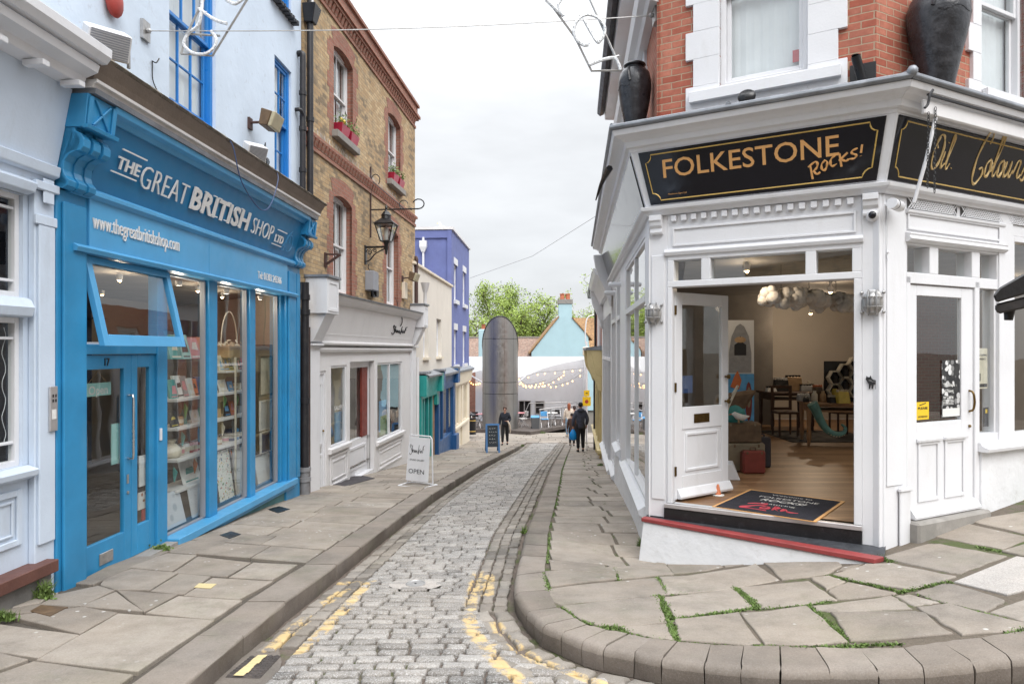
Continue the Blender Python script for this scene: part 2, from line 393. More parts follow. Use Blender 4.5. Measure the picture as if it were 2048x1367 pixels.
# geometry helpers
class Frame:
 """a facade: u runs along it, v into the building (the street side is v < 0), z is up"""
 def __init__(s,ox,oy,dx=1.0,dy=0.0):
  l=math.hypot(dx,dy)
  s.ox,s.oy,s.dx,s.dy=ox,oy,dx/l,dy/l
  s.nx,s.ny=-s.dy,s.dx
  s.rot=math.atan2(s.dy,s.dx)
 def w(s,u,v,z=0.0):
  return Vector((s.ox+u*s.dx+v*s.nx,s.oy+u*s.dy+v*s.ny,z))
 def hit(s,px,py,v=0.0):
  a=(px-CX)/FPX
  t=(v+s.ox*s.nx+s.oy*s.ny)/(a*s.nx+s.ny)
  return((a*t-s.ox)*s.dx+(t-s.oy)*s.dy,EYE+(HY-py)/FPX*t)
WORLD=Frame(0,0,1,0)
OFF={}
class MB:
 def __init__(s):
  s.v,s.f,s.mi,s.tint,s.pnt=[],[],[],[],None
 def poly(s,pts,m=0,t=0.5):
  n=len(s.v)
  s.v+=[tuple(p)for p in pts]
  s.f.append(tuple(range(n,n+len(pts))))
  s.mi.append(m)
  s.tint.append(t)
  return s
 def mesh(s,vs,fs,m=0,t=0.5):
  n=len(s.v)
  s.v+=[tuple(p)for p in vs]
  for f in fs:
   s.f.append(tuple(i+n for i in f))
   s.mi.append(m)
   s.tint.append(t)
  return s
 def box(s,x0,x1,y0,y1,z0,z1,m=0,t=0.5):
  v=[(x0,y0,z0),(x1,y0,z0),(x1,y1,z0),(x0,y1,z0),(x0,y0,z1),(x1,y0,z1),(x1,y1,z1),(x0,y1,z1)]
  return s.mesh(v,[(0,3,2,1),(4,5,6,7),(0,1,5,4),(1,2,6,5),(2,3,7,6),(3,0,4,7)],m,t)
 def hexa(s,b,tp,m=0,t=0.5):
  return s.mesh(list(b)+list(tp),[(0,3,2,1),(4,5,6,7),(0,1,5,4),(1,2,6,5),(2,3,7,6),(3,0,4,7)],m,t)
 def frame(s,x0,x1,z0,z1,y0,y1,w,m=0,wb=None,wt=None):
  wb=w if wb is None else wb
  wt=w if wt is None else wt
  s.box(x0,x0+w,y0,y1,z0,z1,m)
  s.box(x1-w,x1,y0,y1,z0,z1,m)
  s.box(x0+w,x1-w,y0,y1,z0,z0+wb,m)
  s.box(x0+w,x1-w,y0,y1,z1-wt,z1,m)
  return s
 def extrude(s,prof,u0,u1,m=0,e0=0.0,e1=0.0,t=0.5):
  """profile of (v, z) points swept along u; e0/e1 = mitre slope du/dv at either end"""
  n=len(prof)
  a=[(u0+e0*v,v,z)for v,z in prof]
  b=[(u1+e1*v,v,z)for v,z in prof]
  s.mesh(a+b,[(i,(i+1)%n,n+(i+1)%n,n+i)for i in range(n)]+[tuple(range(n))[::-1],tuple(range(n,2*n))],m,t)
  return s
 def prism_u(s,pts,v0,v1,m=0,t=0.5):
  """outline in (u, z) with thickness from v0 to v1"""
  n=len(pts)
  a=[(u,v0,z)for u,z in pts]
  b=[(u,v1,z)for u,z in pts]
  s.mesh(a+b,[(i,(i+1)%n,n+(i+1)%n,n+i)for i in range(n)]+[tuple(range(n))[::-1],tuple(range(n,2*n))],m,t)
  return s
 def prism_z(s,pts,z0,z1,m=0,t=0.5):
  n=len(pts)
  a=[(x,y,z0)for x,y in pts]
  b=[(x,y,z1)for x,y in pts]
  s.mesh(a+b,[(i,(i+1)%n,n+(i+1)%n,n+i)for i in range(n)]+[tuple(range(n))[::-1],tuple(range(n,2*n))],m,t)
  return s
 def tube(s,path,r,n=8,m=0,cap=True,flat=None):
  P=[Vector(p)for p in path]
  rs=r if isinstance(r,(list,tuple))else[r]*len(P)
  base=len(s.v)
  up=None
  for i,p in enumerate(P):
   d=(P[min(i+1,len(P)-1)]-P[max(i-1,0)])
   d=d.normalized()if d.length>1e-9 else Vector((0,0,1))
   if up is None:
    up=d.orthogonal().normalized()
   up=(up-d*up.dot(d))
   up=up.normalized()if up.length>1e-6 else d.orthogonal().normalized()
   q=d.cross(up)
   for k in range(n):
    a=2*math.pi*k/n
    s.v.append(tuple(p+(up*math.cos(a)+q*math.sin(a))*rs[i]))
  for i in range(len(P)-1):
   for k in range(n):
    a,b=base+i*n+k,base+i*n+(k+1)%n
    s.f.append((a,b,b+n,a+n))
    s.mi.append(m)
    s.tint.append(0.5)
  if cap:
   s.f+=[tuple(range(base+n-1,base-1,-1)),tuple(range(base+(len(P)-1)*n,base+len(P)*n))]
   s.mi+=[m,m]
   s.tint+=[0.5,0.5]
  return s
 def lathe(s,prof,c=(0,0,0),n=20,m=0,sx=1.0,sy=1.0,a0=0.0,a1=2*math.pi):
  full=abs(a1-a0-2*math.pi)<1e-6
  base=len(s.v)
  k=n if full else n+1
  for r,z in prof:
   for i in range(k):
    a=a0+(a1-a0)*i/n
    s.v.append((c[0]+r*sx*math.cos(a),c[1]+r*sy*math.sin(a),c[2]+z))
  for j in range(len(prof)-1):
   for i in range(n):
    a,b=base+j*k+i,base+j*k+(i+1)%k
    s.f.append((a,b,b+k,a+k))
    s.mi.append(m)
    s.tint.append(0.5)
  if full:
   for j,rev in((0,True),(len(prof)-1,False)):
    if prof[j][0]>1e-4:
     idx=list(range(base+j*k,base+j*k+k))
     s.f.append(tuple(idx[::-1]if rev else idx))
     s.mi.append(m)
     s.tint.append(0.5)
  return s
 def ball(s,c,rx,ry=None,rz=None,n=12,m=0):
  ry=rx if ry is None else ry
  rz=rx if rz is None else rz
  k=max(4,n//2)
  return s.lathe([(max(1e-5,math.sin(math.pi*i/k)),-math.cos(math.pi*i/k))for i in range(k+1)],(0,0,0),n,m)._fit(c,rx,ry,rz,n,k)
 def _fit(s,c,rx,ry,rz,n,k):
  cnt=n*(k+1)
  for i in range(len(s.v)-cnt,len(s.v)):
   x,y,z=s.v[i]
   s.v[i]=(c[0]+x*rx,c[1]+y*ry,c[2]+z*rz)
  return s
 def build(s,name,mats,parent=None,F=None,at=(0,0,0),smooth=False,bevel=0.0,rot=None):
  me=bpy.data.meshes.new(name)
  own=parent is not None and F is not None
  off=Vector((0,0,0))if own else(OFF[parent.name]if parent is not None else Vector(at))
  me.from_pydata([(x-off[0],y-off[1],z-off[2])for x,y,z in s.v],[],s.f)
  for mm in(mats if isinstance(mats,(list,tuple))else[mats]):
   me.materials.append(MATS[mm])
  me.polygons.foreach_set('material_index',s.mi)
  uv=me.uv_layers.new(name='uv').data
  buf=[0.0]*(2*len(me.loops))
  vs=s.v
  li=0
  for p in me.polygons:
   nx,ny,nz_=(abs(c)for c in p.normal)
   for i in p.vertices:
    x,y,z=vs[i]
    if nz_>=nx and nz_>=ny:
     a,b=x,y
    elif nx>ny:
     a,b=y,z
    else:
     a,b=x,z
    buf[li]=a
    buf[li+1]=b
    li+=2
  uv.foreach_set('uv',buf)
  if any(abs(q-0.5)>1e-6 for q in s.tint):
   at_=me.attributes.new('tint','FLOAT','FACE')
   at_.data.foreach_set('value',s.tint)
  if s.pnt is not None:
   ap=me.attributes.new('paint','FLOAT','POINT')
   ap.data.foreach_set('value',s.pnt)
  if smooth:
   me.polygons.foreach_set('use_smooth',[True]*len(me.polygons))
   if hasattr(me,'set_sharp_from_angle'):
    me.set_sharp_from_angle(angle=R(50))
  o=bpy.data.objects.new(name,me)
  COL.objects.link(o)
  if parent is not None:
   o.parent=parent
   if own:
    o.location=F.w(0,0,0)-parent.location
    o.rotation_euler=(0,0,F.rot-parent.rotation_euler[2])
  else:
   F=F or WORLD
   o.location=F.w(*at)
   o.rotation_euler=(0,0,F.rot)
  OFF[o.name]=off
  if bevel:
   bm_=o.modifiers.new('bevel','BEVEL')
   bm_.width=bevel
   bm_.segments=1
   bm_.limit_method='ANGLE'
   bm_.angle_limit=R(50)
  return o
def tag(o,label=None,cat=None,group=None,kind=None):
 for k,v in(('label',label),('category',cat),('group',group),('kind',kind)):
  if v:
   o[k]=v
 return o
def thing(name,label,cat,F=None,at=(0,0,0),group=None):
 F=F or WORLD
 o=bpy.data.objects.new(name,None)
 o.empty_display_size=0.2
 COL.objects.link(o)
 o.location=F.w(*at)
 o.rotation_euler=(0,0,F.rot)
 OFF[o.name]=Vector(at)
 return tag(o,label,cat,group)
def copy_thing(o,label,loc=None,rotz=None,group=None):
 c=o.copy()
 COL.objects.link(c)
 OFF[c.name]=OFF[o.name]
 if loc is not None:
  c.location=loc
 if rotz is not None:
  c.rotation_euler=(0,0,rotz)
 c['label']=label
 for ch in[x for x in bpy.data.objects if x.parent==o]:
  d=ch.copy()
  d.parent=c
  COL.objects.link(d)
  for g in[x for x in bpy.data.objects if x.parent==ch]:
   e=g.copy()
   e.parent=d
   COL.objects.link(e)
 return c
def solo(mb,name,mats,label,cat,F=None,at=(0,0,0),group=None,**kw):
 return tag(mb.build(name,mats,None,F,at,**kw),label,cat,group)
def text_mesh(s,size=1.0,bold=0.0,shear=0.0,depth=0.0,space=1.0,res=3):
 """letter outlines in a flat (x, y) plane, left aligned at 0, baseline 0"""
 cu=bpy.data.curves.new('lettering','FONT')
 cu.body=s
 cu.size=size
 cu.offset=bold
 cu.shear=shear
 cu.extrude=depth
 cu.space_character=space
 cu.resolution_u=res
 ob=bpy.data.objects.new('lettering',cu)
 COL.objects.link(ob)
 bpy.context.view_layer.update()
 me=bpy.data.meshes.new_from_object(ob.evaluated_get(bpy.context.evaluated_depsgraph_get()))
 vs=[tuple(v.co)for v in me.vertices]
 fs=[tuple(p.vertices)for p in me.polygons]
 bpy.data.objects.remove(ob)
 bpy.data.curves.remove(cu)
 bpy.data.meshes.remove(me)
 return vs,fs
def put_text(mb,s,origin,ex,ey,width=None,height=1.0,m=0,lift=0.002,center=False,**kw):
 """text on the plane spanned by ex (reading direction) and ey (up); scaled to the width and cap height given"""
 vs,fs=text_mesh(s,1.0,**kw)
 if not vs:
  return mb
 x0,x1=min(v[0]for v in vs),max(v[0]for v in vs)
 kx=(width/(x1-x0))if width else height/0.70
 ky=height/0.70
 ex,ey,o=Vector(ex).normalized(),Vector(ey).normalized(),Vector(origin)
 n=ex.cross(ey)
 sh=(x0+x1)/2 if center else x0
 mb.mesh([tuple(o+ex*((v[0]-sh)*kx)+ey*(v[1]*ky)+n*(lift+v[2]))for v in vs],fs,m)
 return mb
def strokes(mb,lines,origin,ex,ey,sc,r,m=0,n=5,lift=0.006,kx=1.0):
 """hand lettering: smooth strokes through listed (x, y) points"""
 ex,ey,o=Vector(ex).normalized(),Vector(ey).normalized(),Vector(origin)
 nn=ex.cross(ey)
 for L in lines:
  pts=catmull(L,5)if len(L)>2 else L
  k=len(pts)
  rr=[r*(0.55+0.45*math.sin(math.pi*min(1,(i+0.6)/k))+0.25*math.sin(i*0.9))for i in range(k)]
  b0=len(mb.v)
  mb.tube([o+ex*(x*sc*kx)+ey*(y*sc)+nn*lift for x,y in pts],rr,n,m)
 return mb
def catmull(P,k=6):
 P=[Vector((*p,0))if len(p)==2 else Vector(p)for p in P]
 Q=[P[0]*2-P[1]]+P+[P[-1]*2-P[-2]]
 out=[]
 for i in range(1,len(Q)-2):
  a,b,c,d=Q[i-1:i+3]
  for j in range(k):
   t=j/k
   out.append(0.5*((2*b)+(c-a)*t+(2*a-5*b+4*c-d)*t*t+(3*b-a-3*c+d)*t**3))
 out.append(P[-1])
 return[tuple(p)[:len(P[0])]if False else(p.x,p.y)for p in out]if all(abs(p.z)<1e-9 for p in P)else[tuple(p)for p in out]
def catmull3(P,k=6):
 P=[Vector(p)for p in P]
 Q=[P[0]*2-P[1]]+P+[P[-1]*2-P[-2]]
 out=[]
 for i in range(1,len(Q)-2):
  a,b,c,d=Q[i-1:i+3]
  for j in range(k):
   t=j/k
   out.append(0.5*((2*b)+(c-a)*t+(2*a-5*b+4*c-d)*t*t+(3*b-a-3*c+d)*t**3))
 out.append(P[-1])
 return out
def interp(tab,x):
 if x<=tab[0][0]:
  return tab[0][1]
 for(a,b),(c,d)in zip(tab,tab[1:]):
  if x<=c:
   return b+(d-b)*(x-a)/(c-a)
 return tab[-1][1]
def wall(mb,u0,u1,z0,z1,holes=(),v0=0.0,th=0.22,m=0,mr=None):
 """wall face with real openings (u0, u1, z0, z1) and their reveals"""
 us=sorted(set([u0,u1]+[h[i]for h in holes for i in(0,1)if u0<h[i]<u1]))
 zs=sorted(set([z0,z1]+[h[i]for h in holes for i in(2,3)if z0<h[i]<z1]))
 for a,b in zip(us,us[1:]):
  for c,d in zip(zs,zs[1:]):
   mu_,mz=(a+b)/2,(c+d)/2
   if any(h[0]<mu_<h[1]and h[2]<mz<h[3]for h in holes):
    continue
   mb.poly([(a,v0,c),(b,v0,c),(b,v0,d),(a,v0,d)],m)
 mr=m if mr is None else mr
 for h in holes:
  a,b,c,d=h[:4]
  mb.poly([(a,v0,c),(a,v0+th,c),(a,v0+th,d),(a,v0,d)],mr)
  mb.poly([(b,v0,c),(b,v0,d),(b,v0+th,d),(b,v0+th,c)],mr)
  mb.poly([(a,v0,d),(a,v0+th,d),(b,v0+th,d),(b,v0,d)],mr)
  mb.poly([(a,v0,c),(b,v0,c),(b,v0+th,c),(a,v0+th,c)],mr)
 return mb
def sash(T,u0,u1,z0,z1,v,fm,cols=2,rows=1,curtain=None,glassm='glass',name='window',room=0.7,F=None,label=None,zmid=None):
 """sliding sash window in an opening; upper sash stands in front of the lower"""
 zm=(z0+z1)/2 if zmid is None else zmid
 f=MB().frame(u0,u1,z0,z1,v-0.02,v+0.10,0.05)
 w=0.045
 gl=[]
 for a,b,dv in((zm-0.02,z1-0.05,0.0),(z0+0.05,zm+0.02,0.045)):
  f.frame(u0+0.05,u1-0.05,a,b,v+dv,v+dv+0.04,w,0,0.06 if dv else 0.045)
  ua,ub,za,zb=u0+0.05+w,u1-0.05-w,a+(0.06 if dv else 0.045),b-w
  for i in range(1,cols):
   x=ua+(ub-ua)*i/cols
   f.box(x-0.011,x+0.011,v+dv+0.004,v+dv+0.036,za,zb)
  for j in range(1,rows):
   z=za+(zb-za)*j/rows
   f.box(ua,ub,v+dv+0.006,v+dv+0.034,z-0.011,z+0.011)
  gl.append((ua,ub,za,zb,v+dv+0.02))
 o=f.build(name,fm,T,F,bevel=0.004)
 if label:
  o['label']=label
 for ua,ub,za,zb,y in gl:
  MB().poly([(ua,y,za),(ub,y,za),(ub,y,zb),(ua,y,zb)]).build('pane',glassm,o)
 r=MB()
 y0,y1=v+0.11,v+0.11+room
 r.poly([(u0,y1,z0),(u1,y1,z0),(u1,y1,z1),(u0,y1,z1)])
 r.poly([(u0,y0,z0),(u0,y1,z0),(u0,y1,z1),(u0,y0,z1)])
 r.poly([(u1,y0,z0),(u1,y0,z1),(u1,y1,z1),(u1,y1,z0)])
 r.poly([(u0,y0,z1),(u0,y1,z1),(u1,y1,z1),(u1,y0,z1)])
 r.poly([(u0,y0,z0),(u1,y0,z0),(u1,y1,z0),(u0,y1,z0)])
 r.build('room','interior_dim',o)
 if curtain:
  c=MB()
  for s0,s1,cm in curtain:
   n=26
   a,b=u0+0.06+(u1-u0-0.12)*s0,u0+0.06+(u1-u0-0.12)*s1
   pts=[(a+(b-a)*i/n,v+0.122+0.0035*math.sin(i*1.9)+0.004*math.sin(i*0.7))for i in range(n+1)]
   for p,q in zip(pts,pts[1:]):
    c.poly([(p[0],p[1],z0+0.03),(q[0],q[1],z0+0.03),(q[0],q[1],z1-0.03),(p[0],p[1],z1-0.03)])
  c.build('curtain',curtain[0][2],o,smooth=True)
 return o
FL=Frame(-3.90,5.73,0.048,1)
FB=Frame(-3.627,11.4,0.1,1)
FC=Frame(-2.79,19.75,0.063,1)
FD=Frame(1.495,7.395,1.49,-0.87)
FO=Frame(3.41,6.28,1.924,1)
RF=20.5
FR=Frame(0.818+0.0916*RF,RF,-0.0916,-1)
# ground levels (the street falls away from the camera)
PROF=[(-30,1.6),(0,0.015),(5.7,-0.40),(11.4,-0.82),(20,-1.62),(25,-2.10),(31,-2.62),(35,-2.74),(45,-2.80),(400,-2.80)]
KL=[(-6,-1.9),(2.5,-1.85),(3.87,-1.83),(5.09,-1.80),(7.03,-1.67),(10.3,-1.46),(13.5,-1.22),(18.1,-0.85),(24,-0.25),(30,0.46),(32,0.75),(40,2.0)]
KR=[(-6,0.0),(5.9,0.0),(6.35,0.03),(8.26,0.157),(10.5,0.39),(13.5,0.66),(16.5,0.92),(22,1.48),(30,2.33),(33,2.8),(40,4.0)]
def prof(y):
 return interp(PROF,y)
def sm(x,a,b):
 t=min(1,max(0,(x-a)/(b-a)))
 return t*t*(3-2*t)
def rise(x,y):
 return 0.15*(max(0.0,x-1.75)**2/(0.3+max(0.0,x-1.75))if x>1.75 else 0.0)if y<14 else 0.0
def zpave(x,y):
 return prof(y)+rise(x,y)-0.13*math.exp(-((x-1.5)**2+(y-7.35)**2)/1.1)
def zroad(x,y):
 xl,xr=interp(KL,y),interp(KR,y)
 t=min(1,max(0,(x-xl)/(xr-xl)))
 far=sm(y,6.2,9.0)
 drop=0.135-t*0.115*far
 drop*=1-0.9*sm(y,28,32)
 return prof(y)+rise(x,y)-drop
def ground(px,py,zf=zpave):
 a,b=(px-CX)/FPX,(HY-py)/FPX
 lo,hi=1.5,120.0
 for _ in range(50):
  t=(lo+hi)/2
  if EYE+b*t>zf(a*t,t):
   lo=t
  else:
   hi=t
 return(a*lo,lo)
def strip(mb,xs0,xs1,y0,y1,zf,dz,ny,nx):
 for j in range(ny):
  ya,yb=y0+(y1-y0)*j/ny,y0+(y1-y0)*(j+1)/ny
  for i in range(nx):
   q=[]
   for yy,ii in((ya,i),(ya,i+1),(yb,i+1),(yb,i)):
    a,b=xs0(yy),xs1(yy)
    x=a+(b-a)*ii/nx
    q.append((x,yy,zf(x,yy)+dz))
   mb.poly(q)
 return mb
b=MB()
strip(b,lambda y:interp(KL,y)-0.06,lambda y:(interp(KR,y)+0.1)if y>5.9 else 9.0,-4,5.9,zroad,-0.03,30,26)
strip(b,lambda y:interp(KL,y)-0.06,lambda y:interp(KR,y)+0.1,5.9,34,zroad,-0.03,60,6)
tag(b.build('road_bed','bed_road'),kind='structure')
b=MB()
strip(b,lambda y:-6.0,lambda y:interp(KL,y)-0.05,-4,34,zpave,-0.03,90,6)
tag(b.build('left_pavement_bed','bed_left'),kind='structure')
b=MB()
for ya,yb in((-60,-4),(34,90),(90,400)):
 n=8
 for i in range(n):
  x0,x1=-300+600*i/n,-300+600*(i+1)/n
  b.poly([(x0,ya,prof(ya)-0.22),(x1,ya,prof(ya)-0.22),(x1,yb,prof(yb)-0.22),(x0,yb,prof(yb)-0.22)])
for xa,xb in((-300,-6),(9,300)):
 for j in range(10):
  ya,yb=-4+38*j/10,-4+38*(j+1)/10
  b.poly([(xa,ya,prof(ya)-0.22),(xb,ya,prof(ya)-0.22),(xb,yb,prof(yb)-0.22),(xa,yb,prof(yb)-0.22)])
tag(b.build('ground','bed_left'),kind='structure')
LINES=[]
for pl in([(738,1163),(692,1212),(650,1255),(612,1290),(596,1302)],[(690,1178),(650,1205)],[(618,1232),(560,1280),(500,1338),(470,1358)],[(655,1168),(744,1161)],[(957,1140),(946,1180),(938,1230),(948,1262),(1000,1330),(1060,1372)],[(979,1150),(976,1190)],[(990,1242),(1010,1275),(1075,1318),(1200,1366),(1290,1385)]):
 LINES.append([ground(x,y,zroad)for x,y in pl])
def paint_at(x,y):
 if y>7.5:
  return 0.0
 d=9.0
 for L in LINES:
  for(ax,ay),(bx,by)in zip(L,L[1:]):
   ex,ey=bx-ax,by-ay
   t=min(1,max(0,((x-ax)*ex+(y-ay)*ey)/(ex*ex+ey*ey)))
   d=min(d,math.hypot(x-ax-ex*t,y-ay-ey*t))
 return min(1.0,max(0.0,1.0-d/0.085))
def stone(mb,quad,zf,dz,bev,jit,tint,side=0.05,pnt=False,fine=1,crown=0.0):
 """one laid stone: irregular outline, softened upper edge, upright sides"""
 cx=sum(p[0]for p in quad)/len(quad)
 cy=sum(p[1]for p in quad)/len(quad)
 out=[]
 for i,p in enumerate(quad):
  q=quad[(i+1)%len(quad)]
  for k in range(fine):
   t=k/fine
   x,y=p[0]+(q[0]-p[0])*t,p[1]+(q[1]-p[1])*t
   out.append((x+rnd.uniform(-jit,jit),y+rnd.uniform(-jit,jit)))
 tz=rnd.uniform(-dz,dz)
 tx,ty=rnd.uniform(-dz,dz)*0.6,rnd.uniform(-dz,dz)*0.6
 n=len(out)
 rings=[]
 for inset,h in((0.0,-side),(0.0,-bev*1.1),(bev*0.45,-bev*0.35),(bev*1.3,0.0)):
  ring=[]
  for x,y in out:
   l=math.hypot(x-cx,y-cy)or 1
   k=max(0.2,1-inset/l)
   X,Y=cx+(x-cx)*k,cy+(y-cy)*k
   ring.append((X,Y,zf(X,Y)+h+tz+tx*(X-cx)+ty*(Y-cy)))
  rings.append(ring)
 base=len(mb.v)
 for r_ in rings:
  mb.v+=r_
 if pnt:
  mb.pnt+=[0.0]*n+[paint_at(p[0],p[1])for r_ in rings[1:]for p in r_]
 for j in range(3):
  for i in range(n):
   a,b_=base+j*n+i,base+j*n+(i+1)%n
   mb.f.append((a,b_,b_+n,a+n))
   mb.mi.append(0)
   mb.tint.append(tint)
 if crown or pnt:
  c=len(mb.v)
  mb.v.append((cx,cy,zf(cx,cy)+tz+crown))
  if pnt:
   mb.pnt.append(paint_at(cx,cy))
  for i in range(n):
   mb.f.append((base+3*n+i,base+3*n+(i+1)%n,c))
   mb.mi.append(0)
   mb.tint.append(tint)
 else:
  mb.f.append(tuple(range(base+3*n,base+4*n)))
  mb.mi.append(0)
  mb.tint.append(tint)
KIN=[ground(x,y)for x,y in((1030,1149),(1028,1183),(1053,1220),(1069,1235),(1084,1249),(1122,1264),(1162,1281),(1206,1293),(1268,1304),(1322,1316),(1409,1327),(1482,1334),(1561,1338),(1660,1338),(1757,1338),(1850,1335),(1950,1325),(2024,1314),(2110,1300),(2230,1275))]
def right_edge(y):
 """where the carriageway ends on the right at a given y"""
 if y>KIN[0][1]:
  return interp(KR,y)
 e=99.0
 for(ax,ay),(bx,by)in zip(KIN,KIN[1:]):
  if(ay-y)*(by-y)<=0 and ay!=by:
   e=min(e,ax+(bx-ax)*(y-ay)/(by-ay))
 return e if e<90 else 6.0
COVER=ground(831,1166,zroad)
DRAIN=ground(511,1331,zroad)
setts=MB()
setts.pnt=[]
gut=MB()
gut.pnt=[]
y=2.6
row=0
while y<31.2:
 d=rnd.uniform(0.098,0.124)*(1.0 if y<16 else 1.2)
 xl=interp(KL,y)+0.31
 xr=right_edge(y+d/2)-(0.40 if y>5.6 else 0.30)
 if y>11:
  xr=right_edge(y)-0.385
 if y<4.5:
  xr=min(xr,3.2)
 x=xl+rnd.uniform(-0.12,0.0)
 first=True
 while x<xr-0.05:
  w=rnd.uniform(0.15,0.27)*(1.0 if y<16 else 1.2)
  x2=min(x+w,xr)
  if xr-x2<0.08:
   x2=xr
  xs=max(x,xl)
  g=0.006 if y>7 else 0.010
  if x2-xs>0.06:
   mx_,my_=(xs+x2)/2,y+d/2
   if math.hypot(mx_-COVER[0],my_-COVER[1])>0.17:
    tt=rnd.random()
    tint=0.25+0.85*tt if rnd.random()>0.14 else rnd.uniform(-0.5,0.2)
    bend=0.03*math.sin((x-xl)*2.1+y*1.3)
    q=[(xs+g,y+g+bend),(x2-g,y+g+bend*0.8),(x2-g,y+d-g+bend*0.8),(xs+g,y+d-g+bend)]
    near=y<9
    if rnd.random()>0.012 or near is False:
     stone(setts,q,zroad,0.005,0.011 if near else 0.008,0.009 if near else 0.006,tint,pnt=True,fine=4 if y<7 else(2 if y<12 else 1),crown=0.003)
  x=x2
 y+=d
 row+=1
for side,cols_ in(('l',(0.05,0.18,0.31)),('r',(0.04,0.155,0.27,0.385))):
 for c0,c1 in zip(cols_,cols_[1:]):
  y=(4.45 if c0<0.1 else 4.3)if side=='l' else 5.55
  while y<31:
   ln=rnd.uniform(0.14,0.27)
   if False:
    y+=ln
    continue
   q=[]
   for yy,cc in((y,c0),(y,c1),(y+ln,c1),(y+ln,c0)):
    q.append(((interp(KL,yy)+cc)if side=='l' else(interp(KR,yy)-cc),yy))
   if side=='r':
    q=q[::-1]
   g=0.010
   cx,cy=sum(p[0]for p in q)/4,sum(p[1]for p in q)/4
   q=[(p[0]+(.007 if p[0]<cx else-.007),p[1]+(.014 if p[1]<cy else-.014))for p in q]
   if math.hypot(cx-DRAIN[0],cy-DRAIN[1])>0.30:
    stone(gut,q,zroad,0.007,0.010,0.010,rnd.random()if rnd.random()>0.12 else-0.5,pnt=True,fine=3 if y<10 else 1,crown=0.002)
   y+=ln
path=KIN[1:]
for ro in(0.04,0.20,0.345):
 s_=0.0
 for(ax,ay),(bx,by)in zip(path,path[1:]):
  l=math.hypot(bx-ax,by-ay)
  nx_,ny_=(by-ay)/l,-(bx-ax)/l
  if nx_*(ax-1.8)+ny_*(ay-6.5)<0:
   nx_,ny_=-nx_,-ny_
  k=max(1,int(round(l/0.27)))
  for i in range(k):
   a0,a1=i/k,(i+1)/k
   q=[]
   for t,o_ in((a0,ro),(a1,ro),(a1,ro+0.14),(a0,ro+0.14)):
    q.append((ax+(bx-ax)*t+nx_*o_,ay+(by-ay)*t+ny_*o_))
   cx,cy=sum(p[0]for p in q)/4,sum(p[1]for p in q)/4
   q=[(cx+(p[0]-cx)*0.93,cy+(p[1]-cy)*0.90)for p in q]
   stone(gut,q,zroad,0.008,0.02,0.012,rnd.uniform(0.3,1.0),pnt=True,fine=2,crown=0.006)
tag(setts.build('cobbled_road','granite_sett',smooth=True),kind='structure')
tag(gut.build('road_gutter','gutter_sett',smooth=True),kind='structure')
kb=MB()
def kerb_stone(o0,o1,i1,i0,h=0.15,tint=0.5,rd=1.0):
 """outer edge o0->o1 (road side), inner edge i0->i1"""
 N=5
 prof_=[(0.02,-h),(0.0,-0.055*rd),(0.03*rd,-0.026*rd),(0.09*rd,-0.007*rd),(0.18*rd,0.0),(1.0,0.0)]
 e0,e1=rnd.uniform(-0.004,0.004),rnd.uniform(-0.004,0.004)
 g=0.0035
 base=len(kb.v)
 K=6
 for k in range(K+1):
  t=k/K
  l=math.hypot(o1[0]-o0[0],o1[1]-o0[1])
  t=(g+(l-2*g)*t)/l
  O=(o0[0]+(o1[0]-o0[0])*t,o0[1]+(o1[1]-o0[1])*t)
  I=(i0[0]+(i1[0]-i0[0])*t,i0[1]+(i1[1]-i0[1])*t)
  bul=(0.012 if 0<k<K else 0.0)
  for f,dz in prof_:
   x,yy=O[0]+(I[0]-O[0])*(f-bul*(f<0.5)),O[1]+(I[1]-O[1])*(f-bul*(f<0.5))
   kb.v.append((x+rnd.uniform(-.005,.005),yy+rnd.uniform(-.005,.005),zpave(x,yy)+dz+(e0 if k<2 else e1)*(dz>-0.04)))
 n=len(prof_)
 for k in range(K):
  for j in range(n-1):
   a=base+k*n+j
   kb.f.append((a,a+1,a+n+1,a+n))
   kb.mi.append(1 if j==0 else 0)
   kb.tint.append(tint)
 kb.f.append(tuple(range(base,base+n)))
 kb.f.append(tuple(range(base+K*n+n-1,base+K*n-1,-1)))
 kb.mi+=[0,0]
 kb.tint+=[tint,tint]
KJ_IN=[ground(x,y)for x,y in((1089,1142),(1096,1178),(1114,1212),(1132,1222),(1150,1235),(1173,1248),(1211,1258),(1256,1266),(1302,1276),(1354,1281),(1421,1288),(1487,1291),(1561,1291),(1631,1293),(1719,1295),(1808,1293),(1883,1282),(1960,1274),(2040,1262),(2140,1240))]
for i in range(len(KIN)-1):
 kerb_stone(KIN[i],KIN[i+1],KJ_IN[i+1],KJ_IN[i],0.16,rnd.random())
kerb_stone(KIN[-1],(KIN[-1][0]+2.5,KIN[-1][1]+0.6),(KJ_IN[-1][0]+2.5,KJ_IN[-1][1]+0.7),KJ_IN[-1],0.16,0.5)
y=KIN[0][1]
wk=KJ_IN[0][0]-KIN[0][0]
first=True
while y<32:
 ln=rnd.uniform(0.55,0.85)
 o0=KIN[0]if first else(interp(KR,y),y)
 i0=KJ_IN[0]if first else(interp(KR,y)+wk,y+0.02)
 kerb_stone(o0,(interp(KR,y+ln),y+ln),(interp(KR,y+ln)+wk,y+ln+0.02),i0,0.15,rnd.random())
 y+=ln
 first=False
y=1.2
while y<31.5:
 ln=rnd.uniform(0.75,1.25)if y<12 else rnd.uniform(0.6,1.0)
 a,c=interp(KL,y),interp(KL,y+ln)
 kerb_stone((c,y+ln),(a,y),(a-0.30,y),(c-0.30,y+ln),0.17,rnd.random(),0.4)
 y+=ln
